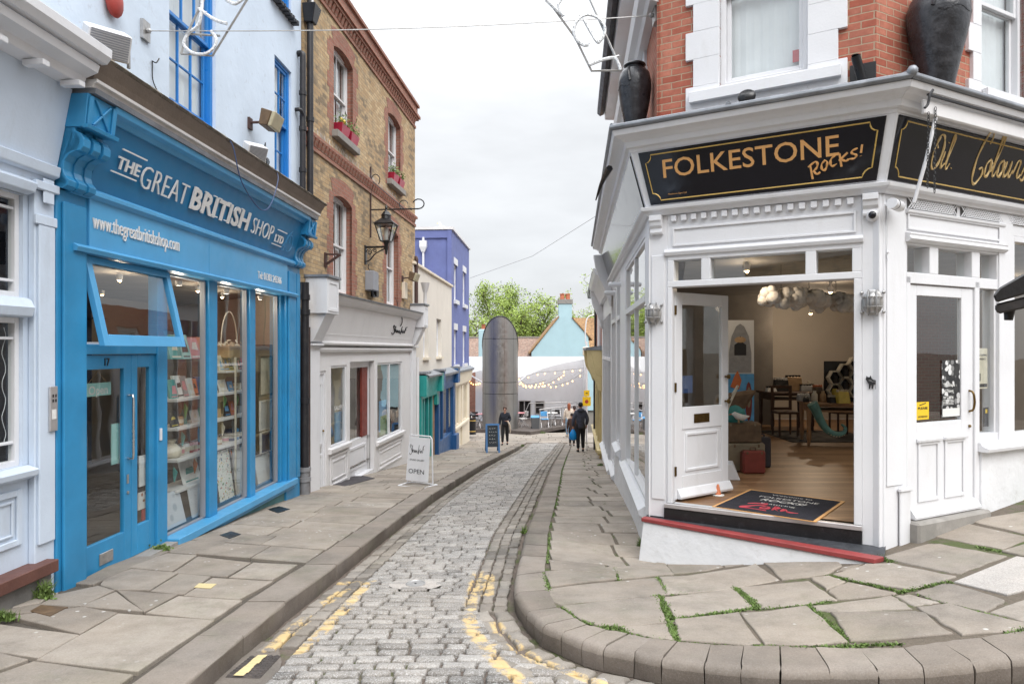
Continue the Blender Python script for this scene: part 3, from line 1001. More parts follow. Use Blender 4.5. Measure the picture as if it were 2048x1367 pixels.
tag(kb.build('kerb',['kerb_stone','kerb_face'],smooth=True),kind='structure')
lp=MB()
C_=lambda x,y:ground(x/1.311,840+y/1.311)
for q in([(100,625),(310,505),(560,522),(360,655)],[(30,512),(215,488),(303,503),(208,557)],[(-60,528),(0,533),(203,560),(98,620),(0,603),(-60,596)],[(-80,604),(0,610),(70,626),(0,650),(-80,660)],[(0,662),(88,630),(345,664),(250,730),(-60,735),(-100,700)],[(217,485),(304,449),(374,499)],[(308,446),(462,456),(379,500)],[(387,502),(467,459),(630,470),(557,519)],[(266,428),(280,410),(345,388),(462,398),(392,442),(300,440)],[(397,446),(470,402),(550,409),(482,455)],[(487,456),(557,412),(713,420),(626,466)],[(338,384),(438,348),(512,353),(452,394)],[(456,397),(520,355),(655,371),(594,407)],[(604,410),(665,373),(778,378),(713,417)],[(-120,735),(240,735),(180,800),(-200,800)],[(-300,540),(-70,528),(-70,600),(-300,620)],[(-200,470),(20,505),(-70,522),(-280,532)],[(150,455),(256,432),(296,443),(213,483),(108,480)],[(-55,520),(0,498),(104,483),(205,487),(26,508)],[(232,428),(250,428),(436,345),(500,318),(480,300),(360,340),(200,425)],[(448,345),(512,350),(590,322),(560,300),(506,318)],[(-60,500),(60,470),(150,452),(100,478),(0,494)]):
 q=[C_(*p)for p in q]
 cx,cy=sum(p[0]for p in q)/len(q),sum(p[1]for p in q)/len(q)
 q=[(cx+(p[0]-cx)*(1+0.012/math.hypot(p[0]-cx,p[1]-cy)),cy+(p[1]-cy)*(1+0.012/math.hypot(p[0]-cx,p[1]-cy)))for p in q]
 if sum(q[i][0]*q[(i+1)%len(q)][1]-q[(i+1)%len(q)][0]*q[i][1]for i in range(len(q)))<0:
  q=q[::-1]
 stone(lp,q,zpave,0.004,0.007,0.004,rnd.random(),fine=4)
y=ground(778/1.311,840+374/1.311)[1]+0.02
while y<31.2:
 d=rnd.uniform(0.48,0.66)
 x1=interp(KL,y+d/2)-0.325
 x0=-4.6 if y<6 else FL.w((y-5.73),0).x-0.35
 x=x1
 sk=0.32*(1-sm(y,7,16))
 SKW=lambda xx,yy:(xx,yy+(x1-xx)*sk)
 while x>x0:
  w=rnd.uniform(0.62,1.15)
  xa=x-w
  if xa-x0<0.25:
   xa=x0-0.1
  g=0.008
  q=[SKW(xa+g,y+g),SKW(x-g,y+g),SKW(x-g+0.01,y+d-g),SKW(xa+g+0.01,y+d-g)]
  stone(lp,q,zpave,0.004,0.008,0.005,rnd.random(),fine=3 if y<14 else 1,crown=0.0)
  x=xa
 y+=d
gc=MB()
strip(gc,lambda y:interp(KL,y)-0.01,lambda y:interp(KL,y)+0.34-0.22*sm(y,4.3,5.0),3.0,4.9,zroad,-0.012,10,3)
tag(gc.build('gutter_channel','kerb_stone'),kind='structure')
y=31.2
while y<36:
 x=-9
 while x<9:
  w=rnd.uniform(0.6,1.2)
  stone(lp,[(x+.01,y+.01),(x+w-.01,y+.01),(x+w-.01,y+.59),(x+.01,y+.59)],zpave,0.003,0.01,0.004,rnd.random())
  x+=w
 y+=0.6
tag(lp.build('left_pavement','slab'),kind='structure')
A=lambda x,y:ground(1000+x/3.938,1060+y/3.938)
B=lambda x,y:ground(1500+x/3.737,1060+y/3.737)
SL=[[A(365,325),A(890,290),A(920,378),A(395,440)],[A(905,290),A(1285,245),A(1360,340),A(945,383)],[A(1300,248),A(1705,228),A(1750,285),A(1372,335)],[A(1715,226),A(2000,208),A(2060,235),B(60,235),A(2045,240),A(1775,285)],[A(395,452),A(1225,366),A(1318,495),A(480,575),A(425,550),A(395,500)],[A(1262,362),B(-20,265),B(36,245),B(222,362),B(0,402),A(1330,498)],[B(82,215),B(640,225),B(680,262),B(560,328),B(245,362)],[A(485,590),A(1240,515),A(1290,690),A(1310,722),A(950,742),A(780,740),A(640,690)],[A(1295,522),A(1835,450),A(1975,590),A(1380,680)],[B(-75,420),B(440,372),B(648,510),B(560,522),B(80,575)],[B(455,352),B(580,337),B(715,380),B(578,438)],[B(592,440),B(732,384),B(1090,462),B(1060,476),B(664,510)],[B(632,322),B(880,245),B(1060,245),B(1525,342),B(1190,440),B(760,362)],[A(955,752),A(1310,735),A(1360,852),A(1190,835),A(1030,798)],[A(1388,702),A(1880,650),A(2045,885),A(1960,897),A(1420,858)],[B(-58,612),B(430,562),B(732,828),B(480,850),B(112,845)],[B(475,556),B(1060,484),B(1212,578),B(640,600),B(515,590)],[B(615,612),B(1225,602),B(1305,622),B(1498,768),B(770,824)],[B(1088,482),B(1210,472),B(1405,530),B(1215,552)],[B(1240,462),B(1435,394),B(1510,396),B(1905,512),B(1758,597),B(1410,522)],[B(1255,572),B(1480,548),B(2050,690),B(2110,712),B(1920,742),B(1585,770)],[B(978,197),B(1330,100),B(1420,98),B(1905,186),B(1570,312),B(1480,305)],[B(1348,36),B(1600,-62),B(2100,50),B(1885,132)],[B(1805,600),B(1950,540),B(2200,470),B(2250,650),B(2060,672)],[B(1890,152),B(2060,100),B(2180,150),B(2040,186)],[B(645,298),B(692,266),B(860,240),B(700,290)],[B(1625,-78),B(2100,-150),B(2300,-60),B(2112,35)],[B(2120,-160),B(2500,-230),B(2700,-110),B(2320,-68)],[B(2120,48),B(2310,-48),B(2600,20),B(2400,130),B(2200,130)],[B(2125,715),B(2240,672),B(2420,700),B(2300,745)]]
CONC=[B(1525,380),B(1995,190),B(2260,235),B(2260,380),B(1925,478)]
rp=MB()
for q in SL:
 cx,cy=sum(p[0]for p in q)/len(q),sum(p[1]for p in q)/len(q)
 q=[(cx+(p[0]-cx)*(1+0.010/max(.2,math.hypot(p[0]-cx,p[1]-cy))),cy+(p[1]-cy)*(1+0.010/max(.2,math.hypot(p[0]-cx,p[1]-cy))))for p in q]
 ar=sum(q[i][0]*q[(i+1)%len(q)][1]-q[(i+1)%len(q)][0]*q[i][1]for i in range(len(q)))
 if ar<0:
  q=q[::-1]
 stone(rp,q,zpave,0.006,0.009,0.010,rnd.random(),fine=5)
cs=MB()
stone(cs,CONC[::-1],zpave,0.003,0.006,0.003,0.6,fine=4)
tag(cs.build('concrete_paving_slab','concrete_slab'),kind='structure')
yj=ground(1130,1141)[1]
y=yj+0.02
rowi=0
while y<31:
 d=rnd.uniform(0.38,0.52)
 x0=interp(KR,y+d/2)+wk+0.035
 x1=0.818+0.0916*(y+d/2)+0.1
 s_=x0+(x1-x0)*rnd.uniform(0.42,0.68)
 g=0.007
 for a,c in((x0,s_-0.012),(s_+0.012,x1)):
  stone(rp,[(a+g,y+g),(c-g,y+g-0.02),(c-g,y+d-g-0.02),(a+g,y+d-g)],zpave,0.005,0.008,0.006,rnd.random(),fine=3 if y<14 else 1)
 y+=d
for i in range(4):
 for j in range(4):
  x,yy=5.2+i*0.9+0.4*(j%2),4.7+j*0.6+0.25*i
  stone(rp,[(x,yy),(x+.88,yy+.25),(x+.88,yy+.82),(x,yy+.57)],zpave,0.004,0.008,0.005,rnd.random())
tag(rp.build('right_pavement','slab'),kind='structure')
b=MB()
inner=KJ_IN+[(9.0,KJ_IN[-1][1]+1.6)]
for(ax,ay),(bx,by)in zip(inner,inner[1:]):
 for t0,t1 in((-0.035,0.25),(0.25,0.5),(0.5,0.75),(0.75,1.0)):
  C0=(1.9+0.55*max(0,ax-1.0),7.1+0.3*max(0,ax-1.2))
  C1=(1.9+0.55*max(0,bx-1.0),7.1+0.3*max(0,bx-1.2))
  P=lambda A_,C_,t:(A_[0]+(C_[0]-A_[0])*t,A_[1]+(C_[1]-A_[1])*t)
  b.poly([(*p,zpave(*p)-0.013)for p in(P((ax,ay),C0,t0),P((bx,by),C1,t0),P((bx,by),C1,t1),P((ax,ay),C0,t1))])
strip(b,lambda y:interp(KR,y)+0.06,lambda y:max(0.818+0.0916*y+0.3,1.9),KJ_IN[0][1],32,zpave,-0.02,70,4)
tag(b.build('right_pavement_bed','bed_right'),kind='structure')
ms=MB()
def tuft_line(pts,w,n,h):
 for(ax,ay),(bx,by)in zip(pts,pts[1:]):
  l=math.hypot(bx-ax,by-ay)
  for _ in range(int(n*0.75*l)):
   t=rnd.random()
   x,yy=ax+(bx-ax)*t+rnd.gauss(0,w),ay+(by-ay)*t+rnd.gauss(0,w)
   z=zpave(x,yy)-0.012
   a=rnd.uniform(0,6.28)
   hh=h*rnd.uniform(0.25,0.95)
   dx,dy=math.cos(a)*0.006,math.sin(a)*0.006
   lx,ly=rnd.gauss(0,0.012),rnd.gauss(0,0.012)
   ms.poly([(x-dx,yy-dy,z),(x+dx,yy+dy,z),(x+dx*0.6+lx,yy+dy*0.6+ly,z+hh),(x-dx*0.4+lx,yy-dy*0.4+ly,z+hh)],0,0.5)
for pl,w,n,h in(([A(1245,510),A(1310,640),A(1345,690)],0.022,1500,0.022),([A(1285,705),A(1350,735),A(1400,860)],0.020,1300,0.022),([A(1370,690),A(1900,620),A(2040,600)],0.014,900,0.018),([A(1850,445),A(2040,600)],0.016,1200,0.02),([A(900,290),A(935,385)],0.016,900,0.018),([A(350,330),A(385,470)],0.012,800,0.018),([A(500,600),A(600,690),A(720,735)],0.014,800,0.018),([A(780,750),A(940,765),A(1020,800)],0.022,1100,0.022),([A(1020,805),A(1400,860),A(2040,900)],0.010,420,0.014),([A(1330,500),A(1500,480),A(1790,455)],0.009,500,0.014),([A(1240,360),A(1325,490)],0.010,400,0.015),([B(0,510),B(60,580)],0.02,1300,0.022),([B(0,855),B(480,862),B(820,850),B(1120,840)],0.014,900,0.018),([B(440,560),B(600,700),B(740,825)],0.016,900,0.02),([B(560,325),B(740,362),B(1150,455)],0.012,900,0.018),([B(1110,460),B(1330,405),B(1510,380)],0.016,1000,0.02),([B(880,225),B(960,205),B(1060,225)],0.02,1100,0.024),([B(1230,465),B(1560,560),B(2040,690)],0.010,420,0.014),([B(1690,115),B(1880,150)],0.014,700,0.018),([B(1920,765),B(2060,735),B(2200,700)],0.018,900,0.022),([B(80,575),B(420,552),B(600,520)],0.01,500,0.016)):
 tuft_line(pl,w,n,h)
yy=6.8
while yy<22:
 x0=interp(KR,yy)+wk+0.02
 if rnd.random()<0.8:
  tuft_line([(x0,yy),(x0+0.02,yy+0.35)],0.008,350,0.012)
 if rnd.random()<0.5:
  xx=x0+rnd.uniform(0.45,0.75)
  tuft_line([(xx,yy),(xx+0.02,yy+0.3)],0.012,420,0.014)
 yy+=0.36
tag(ms.build('moss','leaf_green'),kind='stuff')
# LEFT SIDE
# pale blue shop at the left edge
T=thing('shop_building','pale blue shopfront with small paned window and white gutter, at the left edge','shop',FL,(-1.5,0,-0.5))
m=MB()
wall(m,-4.0,0.0,-0.12,2.95,[(-1.35,-0.27,0.68,1.86),(-1.35,-0.27,2.02,2.84)],0,0.12)
m.extrude([(0.0,2.95),(-0.05,2.95),(-0.22,3.78),(0,3.78)],-4.0,-0.005)
m.box(-4.0,-0.005,0.02,0.3,3.78,4.3)
m.build('wall','pale_blue',T)
m=MB()
m.box(-0.22,0.0,-0.06,-0.002,-0.42,2.90)
m.box(-0.20,-0.02,-0.085,-0.06,0.02,2.62)
m.box(-0.24,0.0,-0.09,-0.06,2.62,2.70)
m.box(-0.17,-0.05,-0.10,-0.085,2.80,3.0)
m.box(-0.26,0.0,-0.11,-0.06,2.90,2.97)
m.build('pilaster','pale_blue',T,bevel=0.006)
m=MB()
m.extrude([(-0.03,2.84),(-0.10,2.86),(-0.12,2.93),(-0.05,2.97),(0,2.97)],-4.0,-0.26)
m.extrude([(-0.03,1.86),(-0.07,1.87),(-0.09,1.94),(-0.06,2.0),(-0.02,2.02),(0,2.02)],-4.0,-0.25)
m.extrude([(-0.01,0.56),(-0.10,0.60),(-0.11,0.65),(-0.01,0.68)],-4.0,-0.23)
m.extrude([(-0.07,3.02),(-0.115,3.04),(-0.13,3.12),(-0.08,3.14)],-4.0,-0.01)
m.frame(-1.3,-0.30,0.06,0.5,-0.022,-0.001,0.05)
m.frame(-1.22,-0.38,0.14,0.42,-0.016,-0.001,0.02)
m.build('moulding','pale_blue',T,bevel=0.005)
for(z0,z1)in((0.68,1.86),(2.02,2.84)):
 f=MB().frame(-1.35,-0.27,z0,z1,0.03,0.09,0.045)
 for x in(-1.02,-0.68):
  f.box(x-0.012,x+0.012,0.04,0.08,z0+0.045,z1-0.045)
 for q in((0.2,0.8)if z0<1 else(0.22,0.75)):
  z=z0+(z1-z0)*(0.86 if q>0.5 else 0.16)
  f.box(-1.305,-0.315,0.042,0.078,z-0.011,z+0.011)
 o=f.build('window','white',T,bevel=0.003)
 MB().poly([(-1.31,0.06,z0+.04),(-0.31,0.06,z0+.04),(-0.31,0.06,z1-.04),(-1.31,0.06,z1-.04)]).build('pane','glass_clear',o)
 MB().poly([(-1.7,0.30,z0-.2),(1.0,0.30,z0-.2),(1.0,0.30,z1+.2),(-1.7,0.30,z1+.2)]).poly([(-1.7,0.13,z1+.05),(1.0,0.13,z1+.05),(1.0,0.30,z1+.05),(-1.7,0.30,z1+.05)]).build('blind_or_dark_backing','cloth_navy',o)  # dark sheets stand in for the shade indoors, no real blind here
 if z0<1:
  w_=MB()
  for k in range(5):
   xx=-0.36-0.07*k
   pts=[(xx+0.02*math.sin(i*1.7+k),0.085,z1-0.08-i*0.07)for i in range(14)]
   w_.tube(catmull3(pts,3),0.0022,4)
  w_.build('string_light','net',o)
m=MB()
m.extrude([(-0.24,3.78),(-0.34,3.80),(-0.36,3.86),(-0.46,3.90),(-0.48,3.96),(-0.30,4.0),(0,4.0),(0,3.78)],-4.0,-0.03)
m.extrude([(-0.44,3.975),(-0.52,3.98),(-0.56,4.03),(-0.565,4.10),(-0.53,4.10),(-0.52,4.05),(-0.44,4.02)],-4.0,0.0)
for i in range(9):
 u=-3.4+i*0.4
 m.box(u,u+0.07,-0.42,-0.25,3.74,3.785)
m.build('cornice','white',T,bevel=0.005)
MB().box(-4.0,-0.08,-0.16,0.1,-0.22,-0.121).build('sill','red_sill',T,bevel=0.006)
m=MB().box(-4.0,-0.09,-0.10,0.1,-0.75,-0.221)
m.box(-0.088,0.0,-0.055,0.1,-0.75,-0.421)
m.build('plinth','old_stone',T)
m=MB().box(-0.105,-0.02,-0.105,-0.0855,0.93,1.30)
o=m.build('intercom','alu',T,bevel=0.003)
MB().box(-0.09,-0.04,-0.107,-0.1055,1.03,1.11).build('sticker','paper',o)
m=MB()
for k in range(4):
 m.box(-0.082+0.02*(k%2)*1.6,-0.07+0.02*(k%2)*1.6,-0.109,-0.1055,1.17+0.04*(k//2),1.195+0.04*(k//2))
m.build('button','black_iron',o)
# blue shop
T=thing('shop_building','bright blue shopfront with raised lettering under a pale blue upper wall with sash windows','shop',FL,(2.8,0,-0.7))
m=MB()
W1,W2,W3=(1.86,2.93,4.38,6.75),(4.82,5.52,4.28,6.17),(4.82,5.52,7.02,8.8)
wall(m,-4.0,5.97,4.05,11.0,[W1,W2,W3],0,0.16)
m.poly([(5.97,0,4.05),(5.97,4,4.05),(5.97,4,11),(5.97,0,11)])
m.build('wall','render_pale',T)
m=MB()
for i in range(16):
 m.box(4.62+i*0.062,4.675+i*0.062,-0.10-0.012*(i%3),0.0,6.96+0.012*(i%2),7.01)
m.build('sill','slate',T)
sash(T,*W1,0.06,'blue_sash',3,2,[(0,1,'blind_or_dark_backing')],zmid=5.42)
sash(T,*W2,0.06,'blue_sash',2,2,[(0,1,'blind_or_dark_backing')])
sash(T,*W3,0.06,'blue_sash',2,2,[(0,1,'blind_or_dark_backing')])
for a,b_ in((0.0,0.385),(5.09,5.69)):
 m=MB()
 m.box(a,b_,-0.08,0.06,-0.62 if a<1 else-0.85,2.97)
 m.box(a+0.05,b_-0.05 if a<1 else a+0.36,-0.11,-0.08,-0.50,2.86)
 if a>1:
  m.box(a+0.42,b_-0.03,-0.10,-0.08,-0.50,2.86)
 else:
  m.box(-0.01,0.40,-0.14,0.0,-0.64,-0.47)
 m.build('pilaster','blue',T,bevel=0.008)
m=MB()
m.box(0.386,0.40,-0.02,0.06,-0.5,2.5)
m.box(1.585,1.775,-0.03,0.08,-0.6,2.5)
m.box(2.72,2.93,-0.025,0.10,-0.47,2.5)
m.box(3.895,4.07,-0.025,0.10,-0.47,2.5)
m.box(5.0,5.089,-0.025,0.10,-0.47,2.5)
m.box(0.40,1.585,-0.02,0.08,1.56,1.655)
m.build('shopfront_frame','blue',T,bevel=0.006)
m=MB()
m.box(1.776,5.40,-0.16,0.06,-0.56,-0.471)
m.box(1.776,5.44,-0.10,0.06,-0.63,-0.561)
m.build('sill','blue_light',T,bevel=0.006)
MB().box(1.74,5.5,-0.05,0.2,-1.1,-0.631).build('plinth','plinth_teal',T)
m=MB()
m.box(0.386,5.09,-0.10,0.02,2.53,2.955)
m.extrude([(0.0,2.46),(-0.14,2.46),(-0.155,2.50),(-0.105,2.53),(0,2.53)],0.16,5.46)
m.extrude([(0.0,2.955),(-0.105,2.955),(-0.15,2.985),(-0.15,3.02),(-0.11,3.05),(0,3.05)],0.13,5.46)
m.box(2.56,2.564,-0.1035,-0.10,2.53,2.955)
m.build('fascia','blue_light',T,bevel=0.003)
m=MB()
m.extrude([(0,3.05),(-0.10,3.05),(-0.27,3.64),(0,3.64)],0.37,5.32)
sgn=m.build('sign_board','blue_sign',T)
m=MB()
m.extrude([(0,3.64),(-0.29,3.64),(-0.32,3.68),(-0.37,3.70),(-0.385,3.755),(0,3.755)],0.33,5.36)
m.build('cove_moulding','blue_light',T,bevel=0.003)
def zv(z):
 return-0.10-0.17*(z-3.05)/0.59
SEY=(0,-0.17,0.59)
def su(px,py=400):
 return FL.hit(px,py,-0.16)[0]
for name,s,p0,p1,z,h,bd,sp_ in(('lettering','THE',225,270,3.30,0.115,0.012,1.05),('lettering','GREAT',275,368,3.215,0.235,-0.016,1.05),('lettering','BRITISH',377,492,3.215,0.235,0.026,1.08),('lettering','SHOP',500,541,3.205,0.225,-0.016,1.05),('lettering','LTD',547,563,3.22,0.11,0.012,1.0)):
 m=MB()
 put_text(m,s,(su(p0),zv(z),z),(1,0,0),SEY,su(p1)-su(p0),h,bold=bd,depth=0.007,space=sp_,lift=0.022)
 if s in('THE','LTD'):
  for zz,sh in((z+h+0.05,0.04),(z-0.055,-0.04)):
   a,b_=su(p0)+sh-0.02,su(p1)+sh+0.02
   m.hexa([(a,zv(zz)-0.032,zz),(b_,zv(zz)-0.032,zz),(b_,zv(zz)-0.02,zz),(a,zv(zz)-0.02,zz)],[(a,zv(zz)-0.034,zz+0.012),(b_,zv(zz)-0.034,zz+0.012),(b_,zv(zz)-0.02,zz+0.012),(a,zv(zz)-0.02,zz+0.012)])
 if s=='BRITISH':
  w_=su(p1)-su(p0)
  for fx in(0.005,0.16,0.30,0.385,0.55,0.80):
   for zz in(z,z+h-0.018):
    a=su(p0)+w_*fx
    m.box(a-0.004,a+0.075,zv(zz)-0.032,zv(zz)-0.018,zz,zz+0.012)
 m.build(name,'letters',sgn)
m=MB()
cxu,czz=4.97,3.27
for r_,du,dz in((0.125,0,0),(0.045,-0.19,-0.09)):
 m.tube([(cxu+du+r_*math.cos(a*0.314),zv(czz+dz)-0.012-0.29*r_*math.sin(a*0.314),czz+dz+r_*math.sin(a*0.314))for a in range(21)],0.0035,4)
m.tube([(cxu-0.19,zv(3.2)-0.01,3.20),(cxu-0.13,zv(3.38)-0.01,3.36),(cxu-0.02,zv(3.45)-0.01,3.44),(cxu+0.03,zv(3.45)-0.01,3.46)],0.003,4)
m.tube([(cxu,zv(3.27)-0.01,3.27),(cxu+0.0,zv(3.43)-0.01,3.44)],0.003,4)
m.build('emblem','blue_light',sgn)
m=MB()
put_text(m,'www.thegreatbritishshop.com',(FL.hit(184,450,-.1)[0],-0.1,2.70),(1,0,0),(0,0,1),FL.hit(357,500,-.1)[0]-FL.hit(184,450,-.1)[0],0.145,depth=0.006,lift=0.008,bold=-0.006)
m.build('lettering','letters',T)
m=MB()
put_text(m,'Tel: 01303 243366',(FL.hit(515,550,-.1)[0],-0.1,2.62),(1,0,0),(0,0,1),FL.hit(562,550,-.1)[0]-FL.hit(515,550,-.1)[0],0.105,depth=0.004,lift=0.006)
m.build('lettering','letters',T)
m=MB()
m.extrude([(0.0,3.757),(-0.40,3.757),(-0.41,3.80),(0.0,3.80)],0.02,5.66)
m.build('lead_flashing','lead',T)
m=MB()
m.extrude([(0,3.80),(-0.39,3.80),(-0.40,3.83),(-0.43,3.84),(-0.43,3.87),(0,3.87)],0.0,5.70)
m.build('cornice','cornice_old',T,bevel=0.003)
m=MB()
m.extrude([(0,3.87),(-0.41,3.87),(-0.44,3.93),(-0.50,4.02),(0,4.02)],-0.02,5.74)
m.build('gutter_board','cornice_brown',T)
m=MB()
n=60
for i in range(n):
 a,b_=-0.06+5.86*i/n,-0.06+5.86*(i+1)/n
 j=rnd.uniform(-.008,.008)
 m.extrude([(0,4.02),(-0.50+j,4.022),(-0.52+j,4.045),(-0.49+j,4.07+j),(0.0,4.11)],a,b_)
m.build('coping','moss_stone',T)
def corbel(u0,u1,T,mt,s=1.0):
 P=[(0,2.96),(-0.13,2.96),(-0.175,2.985),(-0.185,3.03),(-0.15,3.07),(-0.135,3.12),(-0.145,3.19),(-0.18,3.24),(-0.235,3.27),(-0.285,3.275),(-0.31,3.31),(-0.315,3.37),(-0.285,3.42),(-0.24,3.44),(-0.24,3.47),(0,3.47)]
 mm=MB()
 w=u1-u0
 mm.extrude([(v*0.90,z)for v,z in P],u0,u1)
 for a,b_ in((0.0,0.26),(0.37,0.63),(0.74,1.0)):
  mm.extrude(P,u0+w*a,u0+w*b_)
 mm.extrude([(0,3.47),(-0.33,3.47),(-0.36,3.75),(0,3.75)],u0-0.01,u1+0.01)
 mm.extrude([(-0.32,3.455),(-0.365,3.455),(-0.375,3.49),(-0.33,3.49)],u0-0.03,u1+0.03)
 for q in(0,1):
  mm.extrude([(-0.336,3.50),(-0.35,3.50),(-0.378,3.73),(-0.36,3.73)],u0+q*(w-0.05),u0+q*(w-0.05)+0.05)
 for sgn_ in(1,-1):
  c0=(u0+w/2,3.615)
  mm.hexa([(c0[0]-0.10*sgn_-0.012,-0.352,3.51),(c0[0]-0.10*sgn_+0.012,-0.352,3.51),(c0[0]-0.10*sgn_+0.012,-0.33,3.51),(c0[0]-0.10*sgn_-0.012,-0.33,3.51)],[(c0[0]+0.10*sgn_-0.012,-0.376,3.72),(c0[0]+0.10*sgn_+0.012,-0.376,3.72),(c0[0]+0.10*sgn_+0.012,-0.35,3.72),(c0[0]+0.10*sgn_-0.012,-0.35,3.72)])
 mm.build('corbel',mt,T,bevel=0.004)
corbel(0.0,0.36,T,'blue')
corbel(5.33,5.69,T,'blue')
d=MB()
z0,z1=-0.49,1.555
d.box(0.402,0.415,0.0,0.045,z0,z1)
d.box(1.045,1.16,0.0,0.045,z0,z1)
d.box(0.415,1.045,0.0,0.045,z0,-0.20)
d.box(0.415,1.045,0.0,0.045,1.42,z1)
dr=d.build('door','blue',T,bevel=0.004)
MB().poly([(0.415,0.022,-0.20),(1.045,0.022,-0.20),(1.045,0.022,1.42),(0.415,0.022,1.42)]).build('pane','glass',dr)
m=MB()
m.tube([(1.10,-0.002,0.52),(1.10,-0.055,0.52),(1.10,-0.06,0.55),(1.10,-0.06,1.12),(1.10,-0.055,1.15),(1.10,-0.002,1.15)],0.013,8)
m.build('handle','chrome',dr,smooth=True)
MB().box(0.66,0.86,-0.012,-0.001,-0.42,-0.31).build('letter_plate','galv',dr,bevel=0.004)
m=MB().box(1.085,1.115,-0.006,-0.001,0.27,0.36)
m.lathe([(0.016,0),(0.016,0.01),(0.001,0.011)],(1.10,0,0),10)
k=len(m.v)-30
for i in range(k,len(m.v)):
 x,y,z=m.v[i]
 m.v[i]=(x,-z,0.18+y)
m.build('lock','galv',dr)
m=MB()
put_text(m,'17',(0.74,0.0,1.455),(1,0,0),(0,0,1),0.075,0.07,bold=0.02,depth=0.003,lift=0.004)
m.build('house_number','black_iron',dr)
m=MB().frame(1.168,1.58,z0,z1,0.0,0.045,0.10,0,0.30,0.13)
sl_=m.build('side_leaf','blue',T,bevel=0.004)
MB().poly([(1.26,0.022,-0.20),(1.49,0.022,-0.20),(1.49,0.022,1.43),(1.26,0.022,1.43)]).build('pane','glass',sl_)
MB().box(1.61,1.64,-0.05,-0.031,0.63,0.76).build('bell_push','white',T,bevel=0.003)
MB().box(0.38,1.75,-0.16,0.3,-0.62,-0.492).build('threshold','stone_sill',T)
ang=R(13)
hz=2.455
def sw(u,dv,dz):
 return(u,dv*math.cos(ang)-dz*math.sin(ang)*1.0-0.02,hz-dz*math.cos(ang)-dv*math.sin(ang)*0.0)
m=MB()
for a,b_,c,d_ in((0.40,0.475,0,0.84),(1.70,1.775,0,0.84),(0.475,1.70,0,0.07),(0.475,1.70,0.73,0.84)):
 q=[[sw(u,v,z)for u,v in((a,-0.03),(b_,-0.03),(b_,0.03),(a,0.03))]for z in(d_,c)]
 m.hexa(q[0],q[1])
fan=m.build('fanlight','blue_light',T,bevel=0.004)
MB().poly([sw(0.475,0,0.73),sw(1.70,0,0.73),sw(1.70,0,0.07),sw(0.475,0,0.07)]).build('pane','glass',fan)
m=MB().box(0.40,1.585,0.0,0.08,1.655,1.675)
m.build('fanlight_sill','white',T)
for a,b_ in((1.775,2.72),(2.93,3.895),(4.07,5.0)):
 f=MB().frame(a,b_,-0.471,2.46,0.03,0.07,0.022)
 f.box(b_-0.05,b_-0.022,0.012,0.07,-0.45,2.44)
 o=f.build('window','box_grey',T)
 if a>2 and a<4:
  mm=MB()
  put_text(mm,'www.thegreatbritishshop.com',(3.02,0.048,1.395),(1,0,0),(0,0,1),0.80,0.045,lift=0.001)
  mm.build('lettering','letters',o)
 MB().poly([(a+.02,0.05,-0.45),(b_-.02,0.05,-0.45),(b_-.02,0.05,2.44),(a+.02,0.05,2.44)]).build('pane','glass',o)
m=MB()
m.poly([(0.05,4.2,-0.48),(9.6,4.2,-0.48),(9.6,4.2,2.6),(0.05,4.2,2.6)])
m.poly([(0.05,0.12,-0.48),(0.05,4.2,-0.48),(0.05,4.2,2.6),(0.05,0.12,2.6)])
m.poly([(6.0,0.12,-0.48),(9.6,4.2,-0.48),(9.6,4.2,2.6),(6.0,0.12,2.6)])
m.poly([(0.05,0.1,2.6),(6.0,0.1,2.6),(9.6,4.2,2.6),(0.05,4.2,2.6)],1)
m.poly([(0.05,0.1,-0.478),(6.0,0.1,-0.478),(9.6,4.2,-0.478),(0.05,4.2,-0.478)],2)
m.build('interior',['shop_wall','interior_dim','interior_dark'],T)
for i,(u,v)in enumerate(((1.3,0.9),(3.0,1.3),(4.6,1.1),(5.8,1.3),(2.6,2.8),(5.2,3.0))):
 m=MB().lathe([(0.001,0.0),(0.035,0.0),(0.045,0.07),(0.03,0.08)],(u,v,2.50),10)
 o=m.build('ceiling_spotlight','galv',T,smooth=True)
 MB().ball((u,v,2.50),0.024,n=8).build('bulb','bulb_small',o)
 if i<4:
  lp_=bpy.data.lights.new('spotlight','POINT')
  lp_.energy=9
  lp_.color=(1,0.80,0.58)
  lp_.shadow_soft_size=0.06
  lo=bpy.data.objects.new('spotlight',lp_)
  COL.objects.link(lo)
  lo.location=FL.w(u,v,2.40)
for u in(2.3,3.5,4.6):  # lamps added just behind the glass to brighten the displayed goods
 m=MB().lathe([(0.001,0.0),(0.03,0.0),(0.04,0.06),(0.03,0.07)],(u,0.13,2.36),10)
 o=m.build('added_window_lamp','galv',T,smooth=True)
 lp_=bpy.data.lights.new('spotlight','POINT')  # added fill light for the shelf goods
 lp_.energy=5
 lp_.color=(1,0.86,0.70)
 lp_.shadow_soft_size=0.05
 lo=bpy.data.objects.new('spotlight',lp_)
 COL.objects.link(lo)
 lo.location=FL.w(u,0.14,2.30)
